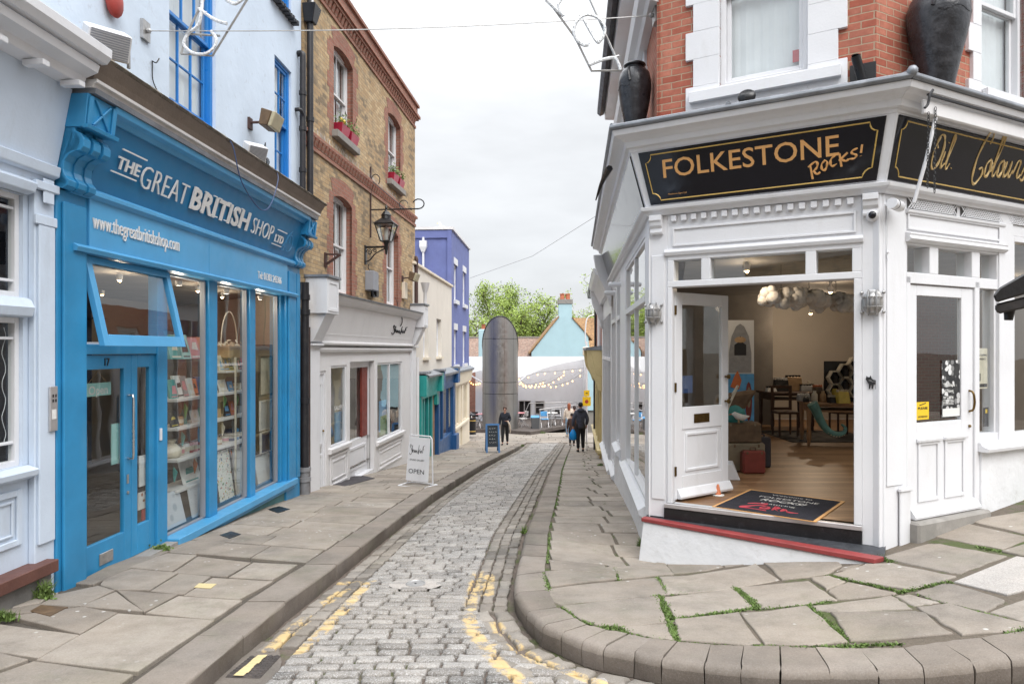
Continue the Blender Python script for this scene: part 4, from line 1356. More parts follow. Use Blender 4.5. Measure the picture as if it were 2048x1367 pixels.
 # yellow brick building with the white gallery shopfront
T=thing('brick_building','yellow and red brick building with sash windows above a white gallery shopfront','building',FB,(4.3,0,-1.2))
BW=[(1.80,2.92,5.84,7.58),(5.55,6.72,5.84,7.58),(1.78,2.86,2.74,4.66),(5.42,6.50,2.74,4.66)]
m=MB()
wall(m,0.36,8.33,2.6,8.25,BW,0,0.18,0,1)
m.poly([(8.33,0,2.6),(8.33,6,2.6),(8.33,6,8.25),(8.33,0,8.25)])
m.poly([(0.36,0,2.6),(0.36,6,2.6),(0.36,6,8.25),(0.36,0,8.25)])
m.build('wall',['brick_yellow','brick_red_old'],T)
for a,b_,c,d_ in BW:
 m=MB()
 z=c-0.15
 k=0
 while z<d_-0.02:
  w_=0.335 if k%2 else 0.225
  h_=min(0.30,d_-z)
  m.box(a-w_,a,-0.004,0.05,z,z+h_)
  m.box(b_,b_+w_,-0.004,0.05,z,z+h_)
  z+=h_
  k+=1
 n=10
 for i in range(n):
  t0,t1=i/n,(i+1)/n
  q=[]
  for t,e in((t0,0),(t1,0),(t1,1),(t0,1)):
   u=a+(b_-a)*t
   sag=0.10*(1-(2*t-1)**2)
   q.append((u+(t-0.5)*0.30*e,d_-0.10+sag+0.33*e))
  m.prism_u(q,-0.006,0.16)
 m.build('window_surround','brick_red_old',T)
def dentil_course(z,big):
 mm=MB()
 mm.box(0.36,8.34,-0.03,0.02,z-0.07,z)
 mm.box(0.36,8.38,-0.07-0.03*big,0.02,z+0.16,z+0.22)
 if big:
  mm.box(0.36,8.44,-0.14,0.02,z+0.22,z+0.29)
 k=int(7.9/0.17)
 for i in range(k):
  u=0.42+i*0.17
  mm.hexa([(u,-0.035,z+0.01),(u+0.10,-0.035,z+0.01),(u+0.10,0.0,z),(u,0.0,z)],[(u,-0.085,z+0.16),(u+0.10,-0.085,z+0.16),(u+0.10,0.0,z+0.16),(u,0.0,z+0.16)])
 mm.build('string_course' if not big else 'cornice','brick_red_old',T)
dentil_course(5.22,0)
dentil_course(8.05,1)
m=MB().box(0.36,8.40,-0.06,0.25,8.34,8.60)
m.box(0.36,8.46,-0.11,0.27,8.60,8.67)
m.build('parapet','brick_red_old',T)
for i,w_ in enumerate(BW):
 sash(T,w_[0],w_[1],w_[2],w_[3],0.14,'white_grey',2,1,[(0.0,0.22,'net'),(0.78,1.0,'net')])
 if i<2:
  MB().box(w_[0]-0.10,w_[1]+0.10,-0.13,0.13,w_[2]-0.14,w_[2]-0.002).build('sill','stone_sill',T,bevel=0.008)
m=MB()
for z_ in(5.46,8.70):
 for i in range(110):
  u=0.6+i*(0.05 if z_<8 else 0.07)
  m.tube([(u,-0.05,z_),(u+rnd.uniform(-.02,.02),-0.05+rnd.uniform(-.05,.03),z_+0.09)],0.0022,3)
m.build('bird_spikes','alu',T)
m=MB()
HW=[(1.66,2.56,-0.28,1.30),(2.74,4.42,-1.6,1.36),(4.66,6.90,-0.55,1.30)]
wall(m,0.36,8.15,-1.7,2.6,[(0.75,1.42,-1.6,1.22)]+HW,0,0.10)
m.poly([(8.15,0,-1.9),(8.15,4,-1.9),(8.15,4,2.6),(8.15,0,2.6)])
m.extrude([(0.0,1.56),(-0.06,1.57),(-0.08,1.62),(-0.05,1.66),(0,1.68)],0.70,7.80)
m.extrude([(0,1.70),(-0.11,1.70),(-0.12,1.74),(0,1.80)],0.98,7.76)
m.extrude([(0,1.86),(-0.075,1.86),(-0.09,1.91),(0,1.93)],1.0,7.74)
m.extrude([(0,1.70),(-0.04,1.70),(-0.20,2.46),(0,2.46)],1.0,7.74)
m.extrude([(0,2.46),(-0.23,2.46),(-0.26,2.50),(-0.34,2.56),(-0.36,2.61),(0,2.61)],1.0,7.74)
m.build('shopfront','white_grey',T,bevel=0.004)
m=MB().extrude([(0,2.612),(-0.38,2.612),(-0.39,2.645),(0,2.70)],0.98,7.95)
m.build('lead_flashing','lead',T)
for a,b_ in((0.42,0.98),(7.76,8.24)):
 m=MB().box(a,b_,-0.40,0,2.24,2.86)
 m.frame(a+0.03,b_-0.03,2.28,2.82,-0.412,-0.40,0.06)
 m.extrude([(0,2.24),(-0.36,2.24),(-0.12,1.76),(0,1.72)],a+0.06,b_-0.06)
 m.box(a+0.02,b_-0.02,-0.14,0,1.68,1.72)
 m.box(a-0.01,b_-0.05,-0.07,-0.002,-1.6,1.68)
 o=m.build('corbel','white',T,bevel=0.005)
 MB().box(a-0.03,b_+0.03,-0.44,0.0,2.862,2.91).build('lead_cap','lead',o,bevel=0.004)
m=MB()
for a,b_,c,d_ in((1.50,2.66,-0.38,-0.28),(4.55,7.0,-0.65,-0.55)):
 MB().extrude([(0,c),(-0.07,c+0.02),(-0.08,d_),(0,d_+0.015)],a,b_).build('sill','white_grey',T,bevel=0.004)
if False:
 m.build('sill','white_grey',T,bevel=0.004)
for a,b_,c,d_ in((1.60,2.58,-1.02,-0.42),(4.72,6.85,-1.24,-0.72)):
 m=MB()
 m.frame(a,b_,c,d_,-0.022,-0.001,0.045)
 m.frame(a+0.11,b_-0.11,c+0.11,d_-0.11,-0.016,-0.001,0.03)
 m.build('moulding','white_grey',T,bevel=0.004)
m=MB().frame(0.75,1.42,-1.08,1.22,0.02,0.08,0.06)
m.box(0.81,1.36,0.05,0.08,-1.04,1.16)
m.frame(0.88,1.30,-0.15,1.0,0.03,0.05,0.04)
m.frame(0.88,1.30,-0.98,-0.32,0.03,0.05,0.04)
dr=m.build('door','white',T,bevel=0.003)
MB().box(0.95,1.24,0.03,0.049,-0.30,-0.19).build('letter_plate','alu',dr)
MB().ball((1.32,0.02,0.1),0.022,n=8).build('handle','brass',dr)
f=MB().frame(1.66,2.56,-0.28,1.30,0.02,0.08,0.045)
o=f.build('window','white',T,bevel=0.003)
MB().poly([(1.70,0.05,-0.24),(2.52,0.05,-0.24),(2.52,0.05,1.26),(1.70,0.05,1.26)]).build('pane','glass',o)
m=MB()
put_text(m,'GALLERY',(1.95,0.047,0.42),(1,0,0),(0,0,1),0.52,0.085,depth=0.0005,lift=0.003)
m.build('lettering','letters',o)
f=MB().frame(4.66,6.90,-0.55,1.30,0.02,0.08,0.05)
f.box(5.72,5.79,0.02,0.08,-0.50,1.25)
o=f.build('window','white',T,bevel=0.003)
for a,b_ in((4.71,5.72),(5.79,6.85)):
 MB().poly([(a,0.05,-0.50),(b_,0.05,-0.50),(b_,0.05,1.25),(a,0.05,1.25)]).build('pane','glass',o)
m=MB()
m.box(2.742,4.40,0.16,0.26,-1.45,-0.35)
m.frame(2.85,4.25,-1.0,-0.5,0.14,0.159,0.06)
m.box(2.742,2.80,0.11,0.26,-0.35,1.36)
m.box(4.34,4.40,0.11,0.26,-0.35,1.36)
m.box(2.80,4.34,0.11,0.26,1.22,1.36)
m.box(2.742,4.42,0.02,0.159,-1.45,-1.14)
ent=m.build('entrance_screen','white',T,bevel=0.004)
MB().poly([(2.8,0.2,-0.35),(4.34,0.2,-0.35),(4.34,0.2,1.22),(2.8,0.2,1.22)]).build('pane','glass',ent)
MB().box(3.95,4.335,0.14,0.19,-0.34,1.215).build('post','case_red',ent)
m=MB()
m.poly([(2.72,0.12,-1.6),(2.72,0.45,-1.6),(2.72,0.45,1.4),(2.72,0.12,1.4)])
m.poly([(4.44,0.12,-1.6),(4.44,0.45,-1.6),(4.44,0.45,1.4),(4.44,0.12,1.4)])
m.poly([(2.72,0.1,1.37),(4.44,0.1,1.37),(4.44,0.6,1.37),(2.72,0.6,1.37)])
m.build('recess_lining','white_grey',T)
m=MB()
m.poly([(0.4,3.0,-1.5),(8.1,3.0,-1.5),(8.1,3.0,1.7),(0.4,3.0,1.7)])
m.poly([(0.4,0.56,1.7),(8.1,0.56,1.7),(8.1,3.0,1.7),(0.4,3.0,1.7)])
m.poly([(0.4,0.12,-0.9),(8.1,0.12,-0.9),(8.1,3.0,-0.9),(0.4,3.0,-0.9)])
m.poly([(0.4,0.12,-1.5),(0.4,3.0,-1.5),(0.4,3.0,1.7),(0.4,0.12,1.7)])
m.poly([(8.1,0.12,-1.5),(8.1,3.0,-1.5),(8.1,3.0,1.7),(8.1,0.12,1.7)])
m.build('interior','interior_dim',T)
m=MB()
SIG=[[(0.2,0.75),(0.05,0.95),(0.0,0.8),(0.15,0.55),(0.2,0.3),(0.05,0.1),(-0.05,0.25)],[(0.25,0.9),(0.25,0.3),(0.33,0.55),(0.40,0.3)],[(0.45,0.55),(0.46,0.3),(0.55,0.5),(0.58,0.3)],[(0.62,0.5),(0.62,0.3),(0.72,0.5),(0.74,0.28),(0.82,0.42)],[(0.92,0.95),(0.86,0.2),(0.95,0.5),(1.08,0.62)],[(1.0,0.35),(1.08,0.5),(1.12,0.3),(1.2,0.52),(1.22,0.3)],[(1.3,0.3),(1.32,0.5),(1.36,0.85),(1.5,0.92)],[(1.28,0.6),(1.42,0.62)]]
ezf=(0,-0.16,0.76)
strokes(m,SIG,(FB.hit(783,665,-.1)[0],-0.095,1.97),(1,0,0),ezf,0.27,0.013,lift=0.012,kx=3.3)
m.build('lettering','ink',T)
for i,(a,b_,c,d_,mt)in enumerate(((1.72,2.1,-0.25,0.35,'g_sky'),(2.15,2.5,-0.25,0.25,'g_orange'),(4.75,5.3,-0.4,0.35,'g_sky'),(4.78,5.5,-0.5,-0.02,'g_green'))):
 a,b_=a+0.55,b_+0.55
 m=MB().box(a,b_,0.13,0.16,c,d_)
 m2=m.build('painting',mt,None,FB,((a+b_)/2,0.145,c))
 tag(m2,['blue seascape canvas leaning inside the left gallery window','small orange canvas leaning inside the left gallery window','tall sky blue canvas inside the wide gallery window','green landscape canvas at the foot of the wide gallery window'][i],'painting')
 # cream rendered building with teal and blue shopfronts
T=thing('rendered_building','low cream rendered building with small sash windows above a teal and a blue shopfront','building',FC,(3.5,0,-1.9))
CW=[(1.15,1.98,1.38,2.68),(3.5,4.5,1.38,2.68)]
m=MB()
wall(m,-0.35,6.9,0.85,4.05,CW,0,0.20)
m.poly([(-0.35,0,0.8),(-0.35,6,0.8),(-0.35,6,4.05),(-0.35,0,4.05)])
m.build('wall','cream_render',T)
MB().box(-0.37,6.9,-0.07,0.18,4.05,4.13).build('coping','cream_paint',T,bevel=0.01)
m=MB().poly([(-0.35,0.18,4.0),(6.9,0.18,4.0),(6.9,6,4.0),(-0.35,6,4.0)])
m.build('roof','lead',T)
for w_ in CW:
 sash(T,*w_,0.14,'white',2,2,[(0,1,'net')])
 MB().box(w_[0]-0.06,w_[1]+0.06,-0.08,0.14,w_[2]-0.08,w_[2]-0.002).build('sill','cream_paint',T)
m=MB()
m.box(0.75,1.6,0.9,2.6,4.0,4.62)
m.box(0.65,1.7,0.8,2.7,4.62,4.72)
dm=m.build('dormer','white_grey',T,bevel=0.01)
MB().poly([(0.85,0.895,4.1),(1.5,0.895,4.1),(1.5,0.895,4.55),(0.85,0.895,4.55)]).build('pane','glass_dark',dm)
m=MB()
for a,b_ in((0.12,0.40),(2.85,3.2)):
 m.box(a,b_,-0.14,0.02,-2.1 if a<1 else-0.2,0.55)
 m.box(a-0.02,b_+0.02,-0.30,0.02,0.25,0.86)
m.extrude([(0,0.15),(-0.12,0.15),(-0.22,0.78),(0,0.78)],0.40,2.85)
for a,b_ in((0.40,0.50),(1.05,1.2),(1.75,1.9),(2.4,2.55)):
 m.box(a,b_,-0.04,0.03,-1.9,0.15)
m.box(0.4,2.55,-0.03,0.05,-2.1,-1.25)
tl=m.build('shopfront','teal',T,bevel=0.006)
tl['label']='teal shopfront'
MB().poly([(0.4,0.02,-1.3),(2.55,0.02,-1.3),(2.55,0.02,0.2),(0.4,0.02,0.2)]).build('pane','glass_dark',tl)
MB().box(2.56,3.0,-0.02,0.1,-2.2,0.12).build('side_door','wood_mid',T)
m=MB()
for a,b_ in((3.25,3.5),(6.6,7.1)):
 m.box(a,b_,-0.12,0.02,-2.3,0.55)
 m.box(a-0.02,b_+0.05,-0.30,0.02,0.35,0.90)
m.extrude([(0,0.2),(-0.10,0.2),(-0.18,0.72),(0,0.72)],3.5,6.6)
m.box(3.5,6.6,-0.05,0.05,-2.3,-1.55)
m.box(4.55,4.70,-0.04,0.04,-1.6,0.2)
m.box(6.5,7.2,-0.25,0.02,-2.35,-1.65)
bl=m.build('shopfront','deep_blue',T,bevel=0.006)
bl['label']='dark blue shopfront'
MB().poly([(3.5,0.03,-1.6),(6.6,0.03,-1.6),(6.6,0.03,0.25),(3.5,0.03,0.25)]).build('pane','glass',bl)
m=MB()
m.extrude([(0,0.78),(-0.32,0.78),(-0.33,0.84),(0,0.95)],0.38,2.86)
m.extrude([(0,0.72),(-0.30,0.72),(-0.31,0.80),(0,0.95)],3.4,6.75)
for a in(0.08,2.83,6.6):
 m.box(a,a+0.5,-0.36,0.0,0.91,0.97)
m.build('lead_flashing','lead',T)
m=MB()
m.poly([(0.1,1.5,-2.1),(7,1.5,-2.1),(7,1.5,0.9),(0.1,1.5,0.9)])
m.poly([(0.1,0.1,0.72),(7,0.1,0.72),(7,1.5,0.72),(0.1,1.5,0.72)])
m.build('interior','shop_wall',T)
# purple building
T=thing('painted_building','tall purple painted brick building with white window heads and a cream shopfront','building',FC,(9.6,0,-2.4))
PW=[(7.55,8.35,3.62,5.05),(10.15,11.05,3.62,5.05),(7.55,8.35,1.02,2.42),(10.15,11.05,1.02,2.42)]
m=MB()
wall(m,6.9,12.3,0.75,6.30,PW,0,0.16)
m.poly([(6.9,0,0.7),(6.9,9,0.7),(6.9,9,6.30),(6.9,0,6.30)])
m.poly([(12.3,0,-3),(12.3,9,-3),(12.3,9,6.30),(12.3,0,6.30)])
m.box(6.84,6.90,-0.01,9,5.98,6.28)
m.box(6.82,6.90,-0.01,0.16,4.2,6.28)
m.build('wall','purple',T)
MB().box(6.80,12.36,-0.07,9,6.30,6.40).build('coping','white_grey',T)
for w_ in PW:
 sash(T,*w_,0.08,'white',1,1,[(0,1,'net')])
 m=MB().box(w_[0]-0.08,w_[1]+0.08,-0.03,0.0,w_[3],w_[3]+0.26)
 m.build('window_head','white',T)
 MB().box(w_[0]-0.10,w_[1]+0.10,-0.10,0.06,w_[2]-0.16,w_[2]-0.002).build('sill','white',T)
m=MB().tube([(6.80,1.1,6.0),(6.80,1.1,4.0)],0.045,8)
m.box(6.70,6.88,0.96,1.24,5.62,5.86)
m.hexa([(6.74,1.04,5.42),(6.86,1.04,5.42),(6.86,1.16,5.42),(6.74,1.16,5.42)],[(6.70,0.96,5.62),(6.88,0.96,5.62),(6.88,1.24,5.62),(6.70,1.24,5.62)])
m.build('downpipe','white',T,smooth=False)
m=MB()
wall(m,7.12,12.3,-3.0,0.75,[(7.7,9.0,-1.5,0.1),(9.3,9.8,-2.5,0.1),(10.2,11.4,-1.5,0.1)],-0.02,0.12)
m.extrude([(0,0.18),(-0.1,0.18),(-0.18,0.7),(0,0.7)],7.12,12.3)
m.extrude([(0,-1.62),(-0.12,-1.60),(-0.12,-1.5),(0,-1.5)],7.5,11.6)
m.build('shopfront','cream_paint',T,bevel=0.005)
for a,b_,c in((7.7,9.0,-1.5),(9.3,9.8,-2.5),(10.2,11.4,-1.5)):
 f=MB().frame(a,b_,c,0.1,0.02,0.06,0.05)
 f.box((a+b_)/2-.03,(a+b_)/2+.03,0.02,0.06,c,0.1)
 o=f.build('window','cream_paint',T)
 MB().poly([(a,0.05,c),(b_,0.05,c),(b_,0.05,0.1),(a,0.05,0.1)]).build('pane','glass',o)
 MB().poly([(a,0.25,c),(b_,0.25,c),(b_,0.25,0.1),(a,0.25,0.1)]).build('blind_or_dark_backing','cream_paint',o)
MB().extrude([(0,0.70),(-0.24,0.70),(-0.25,0.78),(0,0.9)],7.1,12.35).build('lead_flashing','lead',T)
# RIGHT SIDE: the white corner shop
K1,K2=math.tan(R(64.96/2)),math.tan(R(57.7/2))
UR=13.16
CZ=-0.03
T=thing('corner_shop','white corner shop with black fascias and open door under red brick upper floor','shop',WORLD,(2.5,7.6,-0.5))
def ent(F,u0,u1,e0,e1,name,prof_,mt,bevel=0.003):
 return MB().extrude(prof_,u0,u1,0,e0,e1).build(name,mt,T,F,bevel=bevel)
FACES=((FD,0.0,2.215,K1,-K2),(FO,0.0,7.0,K2,0.0),(FR,5.35,UR,0.0,-K1))
LOWC=[(0.12,3.04),(-0.04,3.04),(-0.06,3.075),(-0.10,3.09),(-0.11,3.125),(-0.05,3.14),(0.12,3.14)]
TOPC=[(0.12,3.70),(-0.22,3.70),(-0.235,3.735),(-0.27,3.745),(-0.285,3.80),(-0.33,3.83),(-0.40,3.85),(-0.42,3.905),(0.12,3.905)]
for F,a,b_,e0,e1 in FACES:
 ent(F,a,b_,e0,e1,'lower_cornice',LOWC,'white')
 ent(F,a,b_,e0,e1,'cornice',TOPC,'white')
 ent(F,a,b_,e0,e1,'lead_flashing',[(0.14,3.907),(-0.435,3.907),(-0.455,3.925),(-0.45,3.955),(-0.43,3.965),(0.14,4.02)],'lead',0.006)
 ent(F,a,b_,e0,e1,'fascia_frame',[(0.12,3.141),(-0.045,3.141),(-0.215,3.699),(0.12,3.699)],'white',0)
m=MB()
m.ball((*FD.w(2.215+0.43*K2,-0.43)[:2],3.965),0.045,0.045,0.05,10)
m.tube([FD.w(2.215+0.43*K2,-0.43,3.96),FD.w(2.215,0.0,4.04)],0.03,8)
m.tube([FD.w(-0.43*K1,-0.43,3.95),FD.w(0,0.0,4.04)],0.03,8)
m.tube([FD.w(0.93,-0.45,3.955),FD.w(0.93,0.1,4.03)],0.028,8)
m.tube([FO.w(1.95,-0.45,3.955),FO.w(1.95,0.1,4.03)],0.028,8)
m.build('lead_roll','lead',T,WORLD,smooth=True)
def zD(z):
 return-0.05-0.165*(z-3.145)/0.55
def sign(F,ub0,ub1,ut0,ut1,lettering):
 z0,z1=3.155,3.685
 mm=MB()
 mm.hexa([(ub0,zD(z0)-0.012,z0),(ub1,zD(z0)-0.012,z0),(ub1,zD(z0)+0.02,z0),(ub0,zD(z0)+0.02,z0)],[(ut0,zD(z1)-0.012,z1),(ut1,zD(z1)-0.012,z1),(ut1,zD(z1)+0.02,z1),(ut0,zD(z1)+0.02,z1)])
 o=mm.build('sign','black_gloss',T,F)
 if not lettering:
  return o
 def pt(s_,t_):
  z=z0+(z1-z0)*t_
  a,b_=ub0+(ut0-ub0)*t_,ub1+(ut1-ub1)*t_
  return Vector((a+s_ if s_>=0 else b_+s_,zD(z)-0.0125,z))
 w_,g,r_=0.012,0.055,0.07
 th,tv=0.07,0.14
 L=[pt(g,0.07+tv),pt(g,0.93-tv)]
 L+=[pt(g+r_*math.sin(a*math.pi/8),0.93-tv+tv*(1-math.cos(a*math.pi/8)))for a in range(1,5)]
 L+=[pt(-g-r_*math.cos(a*math.pi/8),0.93-tv*math.sin(a*math.pi/8))for a in range(0,5)]
 L+=[pt(-g-r_*math.sin(a*math.pi/8),0.07+tv*math.cos(a*math.pi/8))for a in range(0,5)]
 L+=[pt(g+r_*math.cos(a*math.pi/8),0.07+tv*math.sin(a*math.pi/8))for a in range(0,5)]
 L.append(L[0])
 MB().tube(L,0.0062,4).build('border','gold',o)
 return o
EYD=(0,-0.165,0.55)
sg=sign(FD,0.03,2.17,-0.055,2.255,True)
m=MB()
u0,u1=FD.hit(1328,335,-.13)[0],FD.hit(1679,280,-.13)[0]
zb=FD.hit(1333,357,-.10)[1]
put_text(m,'FOLKESTONE',(u0,zD(zb)-0.012,zb),(1,0,0),EYD,u1-u0,0.185,lift=0.002,depth=0.001,bold=0.006)
m.build('lettering','gold_paint',sg)
m=MB()
put_text(m,'Maidstone Signs Ltd.',(0.23,zD(3.24)-0.012,3.235),(1,0,0),EYD,0.20,0.017,lift=0.002,shear=0.2)
m.build('lettering','gold_paint',sg)
m=MB()
ROCKS=[[(0.02,0.30),(0.06,0.02)],[(-0.02,0.27),(0.12,0.36),(0.16,0.30),(0.13,0.22),(0.06,0.17)],[(0.08,0.18),(0.14,0.11),(0.21,0.14)],[(0.30,0.36),(0.24,0.30),(0.24,0.20),(0.29,0.17),(0.33,0.24),(0.34,0.33),(0.28,0.37)],[(0.50,0.44),(0.42,0.38),(0.40,0.28),(0.44,0.23),(0.52,0.27)],[(0.57,0.46),(0.60,0.20)],[(0.72,0.46),(0.56,0.32)],[(0.60,0.34),(0.68,0.30),(0.74,0.33)],[(0.90,0.52),(0.80,0.48),(0.80,0.43),(0.87,0.39),(0.84,0.33),(0.74,0.33)],[(0.98,0.58),(0.955,0.42)],[(0.95,0.365),(0.952,0.36)]]
ur=FD.hit(1618,350,-.13)[0]
zr=FD.hit(1625,357,-.13)[1]
strokes(m,ROCKS,(ur,zD(zr)-0.012,zr-0.005),(1,0,0),EYD,FD.hit(1727,300,-.13)[0]-ur,0.0105,lift=0.002,n=6)
m.build('lettering','gold_paint',sg)
sg=sign(FO,-0.005,6.9,-0.09,6.9,True)
m=MB()
O_=[[(0.10,0.80),(0.02,0.62),(0.0,0.40),(0.05,0.2),(0.16,0.18),(0.26,0.38),(0.28,0.62),(0.22,0.82),(0.10,0.84),(0.04,0.70),(0.10,0.58)],[(0.36,0.55),(0.33,0.34),(0.36,0.22),(0.44,0.32)],[(0.40,0.72),(0.405,0.73)],[(0.46,0.30),(0.56,0.62),(0.58,0.86),(0.53,0.88),(0.50,0.60),(0.50,0.30),(0.55,0.22),(0.62,0.34)],[(0.70,0.25),(0.705,0.255)]]
CO=[[(0.26,0.78),(0.30,0.92),(0.22,0.98),(0.10,0.80),(0.02,0.50),(0.04,0.22),(0.14,0.12),(0.26,0.26),(0.24,0.40),(0.16,0.36)],[(0.40,0.55),(0.33,0.46),(0.33,0.32),(0.40,0.27),(0.46,0.38),(0.44,0.53),(0.40,0.55),(0.50,0.50)],[(0.50,0.36),(0.62,0.72),(0.63,0.95),(0.58,0.96),(0.55,0.66),(0.55,0.38),(0.60,0.30),(0.66,0.40)],[(0.76,0.58),(0.69,0.50),(0.69,0.36),(0.76,0.31),(0.82,0.42),(0.80,0.56),(0.76,0.58),(0.87,0.54)],[(0.88,0.58),(0.87,0.40),(0.92,0.33),(1.0,0.42),(1.02,0.60)],[(1.02,0.60),(1.01,0.40),(1.06,0.34),(1.12,0.46)],[(1.14,0.40),(1.20,0.62),(1.28,0.60),(1.27,0.42),(1.32,0.35),(1.38,0.42)],[(1.40,0.40),(1.47,0.64),(1.52,0.46),(1.48,0.33),(1.40,0.36)]]
uo=FO.hit(1862,320,-.13)[0]
strokes(m,O_,(uo,zD(3.235)-0.012,3.235),(1,0,0),EYD,0.46,0.010,lift=0.002)
uc=FO.hit(1945,350,-.13)[0]
m.build('lettering','gilt',sg)
m=MB()
strokes(m,CO,(uc,zD(3.18)-0.012,3.18),(1,0,0),EYD,0.60,0.012,lift=0.002)
m.build('lettering','gilt',sg)
sign(FR,5.45,UR-0.06,5.45,UR+0.06,False)
DW,OW,RW=(0.72,1.57,4.34,6.3),(1.72,2.62,4.36,6.3),[(10.6,11.6,4.55,6.2),(8.0,9.0,4.55,6.2),(5.75,6.6,4.55,6.2)]
kb1,kb2=0.10*K1,0.10*K2
m=MB()
wall(m,kb1*0.7,2.215-kb2,3.9,6.9,[DW],0.10,0.16)
m.build('brick_wall','brick_red',T,FD)
m=MB()
wall(m,kb2,7.0,3.9,6.9,[OW,(4.4,5.3,4.36,6.3)],0.10,0.16)
m.build('brick_wall','brick_red',T,FO)
m=MB()
wall(m,5.35,UR-kb1*0.7,3.9,6.9,RW,0.10,0.16)
m.poly([(5.35,0.1,3.2),(5.35,6,3.2),(5.35,6,6.9),(5.35,0.1,6.9)])
m.build('brick_wall','brick_red',T,FR)
for F,hs in((FD,[DW]),(FO,[OW,(4.4,5.3,4.36,6.3)]),(FR,RW)):
 for h in hs:
  m=MB()
  z=h[2]-0.25
  k=0
  while z<6.55:
   w_=0.35 if k%2==0 else 0.27
   if F is FO:
    w_-=0.12
   m.box(h[0]-w_,h[0],0.062,0.16,z,z+0.29)
   m.box(h[1],h[1]+w_,0.062,0.16,z,z+0.29)
   z+=0.29
   k+=1
  m.box(h[0],h[1],0.062,0.16,h[3],z)
  m.box(h[0],h[1],0.062,0.16,h[2]-0.25,h[2])
  m.box(h[0]-0.30*(F is not FO),h[1]+0.30*(F is not FO),0.0,0.061,h[2]-0.14,h[2]-0.03)
  m.build('window_surround','white',T,F,bevel=0.004)
  sash(T,*h,0.16,'white',1 if F is not FR else 2,1,[(0,1,'net')],F=F,zmid=(h[2]+h[3])/2-0.02)
m=MB().box(DW[1]-0.16,DW[1]-0.10,0.235,0.245,4.50,4.62)
solo(m,'postcard','pinkish','small red card standing inside the upstairs window over the open door','card',FD,(1.45,0.24,4.5))
MB().extrude([(0.1,5.40),(0.0,5.40),(-0.03,5.46),(-0.10,5.50),(-0.13,5.60),(-0.05,5.66),(0.1,5.68)],5.35,UR,0,0,-K1).build('string_course','white_grey',T,FR)
for F,a,b_,e0,e1 in FACES:
 MB().extrude([(0.12,6.70),(-0.14,6.72),(-0.16,6.95),(0.12,6.95)],a,b_,0,e0,e1).build('eaves','white_grey',T,F)
 MB().extrude([(-0.161,6.84),(-0.25,6.80),(-0.31,6.86),(-0.31,6.96),(-0.161,6.97)],a,b_,0,e0,e1).build('gutter','pipe',T,F)
m=MB()
P=[FR.w(5.35,-0.2,6.97),FD.w(0,-0.2,6.97),FD.w(2.215,-0.2,6.97),FO.w(7.0,-0.2,6.97),Vector((12,16.5,6.97))]
apex=Vector((6,13,9.2))
for a,b_ in zip(P,P[1:]+P[:1]):
 m.poly([a,b_,apex])
m.build('roof','dark_tile',T,WORLD)
m=MB()
a,b_,c=FO.w(7.0,0.1),Vector((12,16.5,0)),FR.w(5.35,6)
for p,q in((a,b_),(b_,c)):
 m.poly([(p.x,p.y,-1.5),(q.x,q.y,-1.5),(q.x,q.y,6.97),(p.x,p.y,6.97)])
m.build('rear_wall','brick_red',T,WORLD)
m=MB()
m.box(-0.02,0.195,0.0,0.26,-0.19,3.04)
m.box(0.02,0.165,-0.012,0.0,0.0,2.62)
m.build('pilaster','white',T,FD,bevel=0.006)
m=MB()
m.box(2.045,2.235,0.0,0.20,-0.30,3.04)
m.build('pilaster','white',T,FD,bevel=0.006)
m=MB().box(-0.045,0.36,0.0,0.24,-0.40,3.04)
m.box(0.05,0.30,-0.012,0.0,0.34,3.0)
m.box(0.22,0.375,-0.03,-0.012,-0.42,0.28)
m.box(0.205,0.385,-0.045,-0.012,0.28,0.315)
m.build('pilaster','white',T,FO,bevel=0.006)
m=MB()
m.box(0.195,0.25,-0.015,0.16,CZ,2.27)
m.box(1.98,2.045,-0.015,0.16,CZ,2.27)
m.box(0.195,2.045,-0.015,0.16,2.27,2.335)
m.box(0.195,2.045,-0.012,0.16,2.555,2.62)
for a,b_ in((0.195,0.265),(0.555,0.65),(1.56,1.655),(1.965,2.045)):
 m.box(a,b_,-0.012,0.16,2.335,2.555)
m.build('door_frame','white',T,FD,bevel=0.005)
m=MB()
for a,b_ in((0.265,0.555),(0.65,1.56),(1.655,1.965)):
 m.poly([(a,0.08,2.335),(b_,0.08,2.335),(b_,0.08,2.555),(a,0.08,2.555)])
tl=m.build('transom_light','glass',T,FD)
m=MB().box(0.195,2.045,0.0,0.16,2.62,3.04)
m.extrude([(0,2.60),(-0.035,2.605),(-0.05,2.64),(-0.03,2.67),(0,2.675)],0.17,2.06)
m.frame(0.25,2.0,2.70,2.90,-0.018,-0.001,0.022)
for i in range(17):
 u=0.245+i*0.105
 m.box(u,u+0.055,-0.045,-0.001,2.965,3.025)
m.build('entablature','white',T,FD,bevel=0.003)
for F,u in((FD,0.02),(FD,2.055)):
 m=MB().extrude([(0.0,2.84),(-0.045,2.84),(-0.055,2.86),(-0.05,2.90),(-0.075,2.93),(-0.085,2.975),(-0.10,2.98),(-0.10,3.038),(0.0,3.038)],u,u+0.13)
 m.build('console','white',T,F,bevel=0.003)
MB().box(0.17,2.05,-0.045,0.02,-0.075,CZ).build('threshold','alu',T,FD,bevel=0.004)
m=MB().box(0.165,2.045,-0.03,0.10,-0.24,-0.0755)
m.box(-0.03,0.165,-0.006,0.02,-0.235,-0.191)
m.build('riser','black_step',T,FD)
m=MB()
LZ,RZ=-0.195,-0.205
tr_in=[(-0.05,0.05,LZ),(2.24,0.05,RZ)]
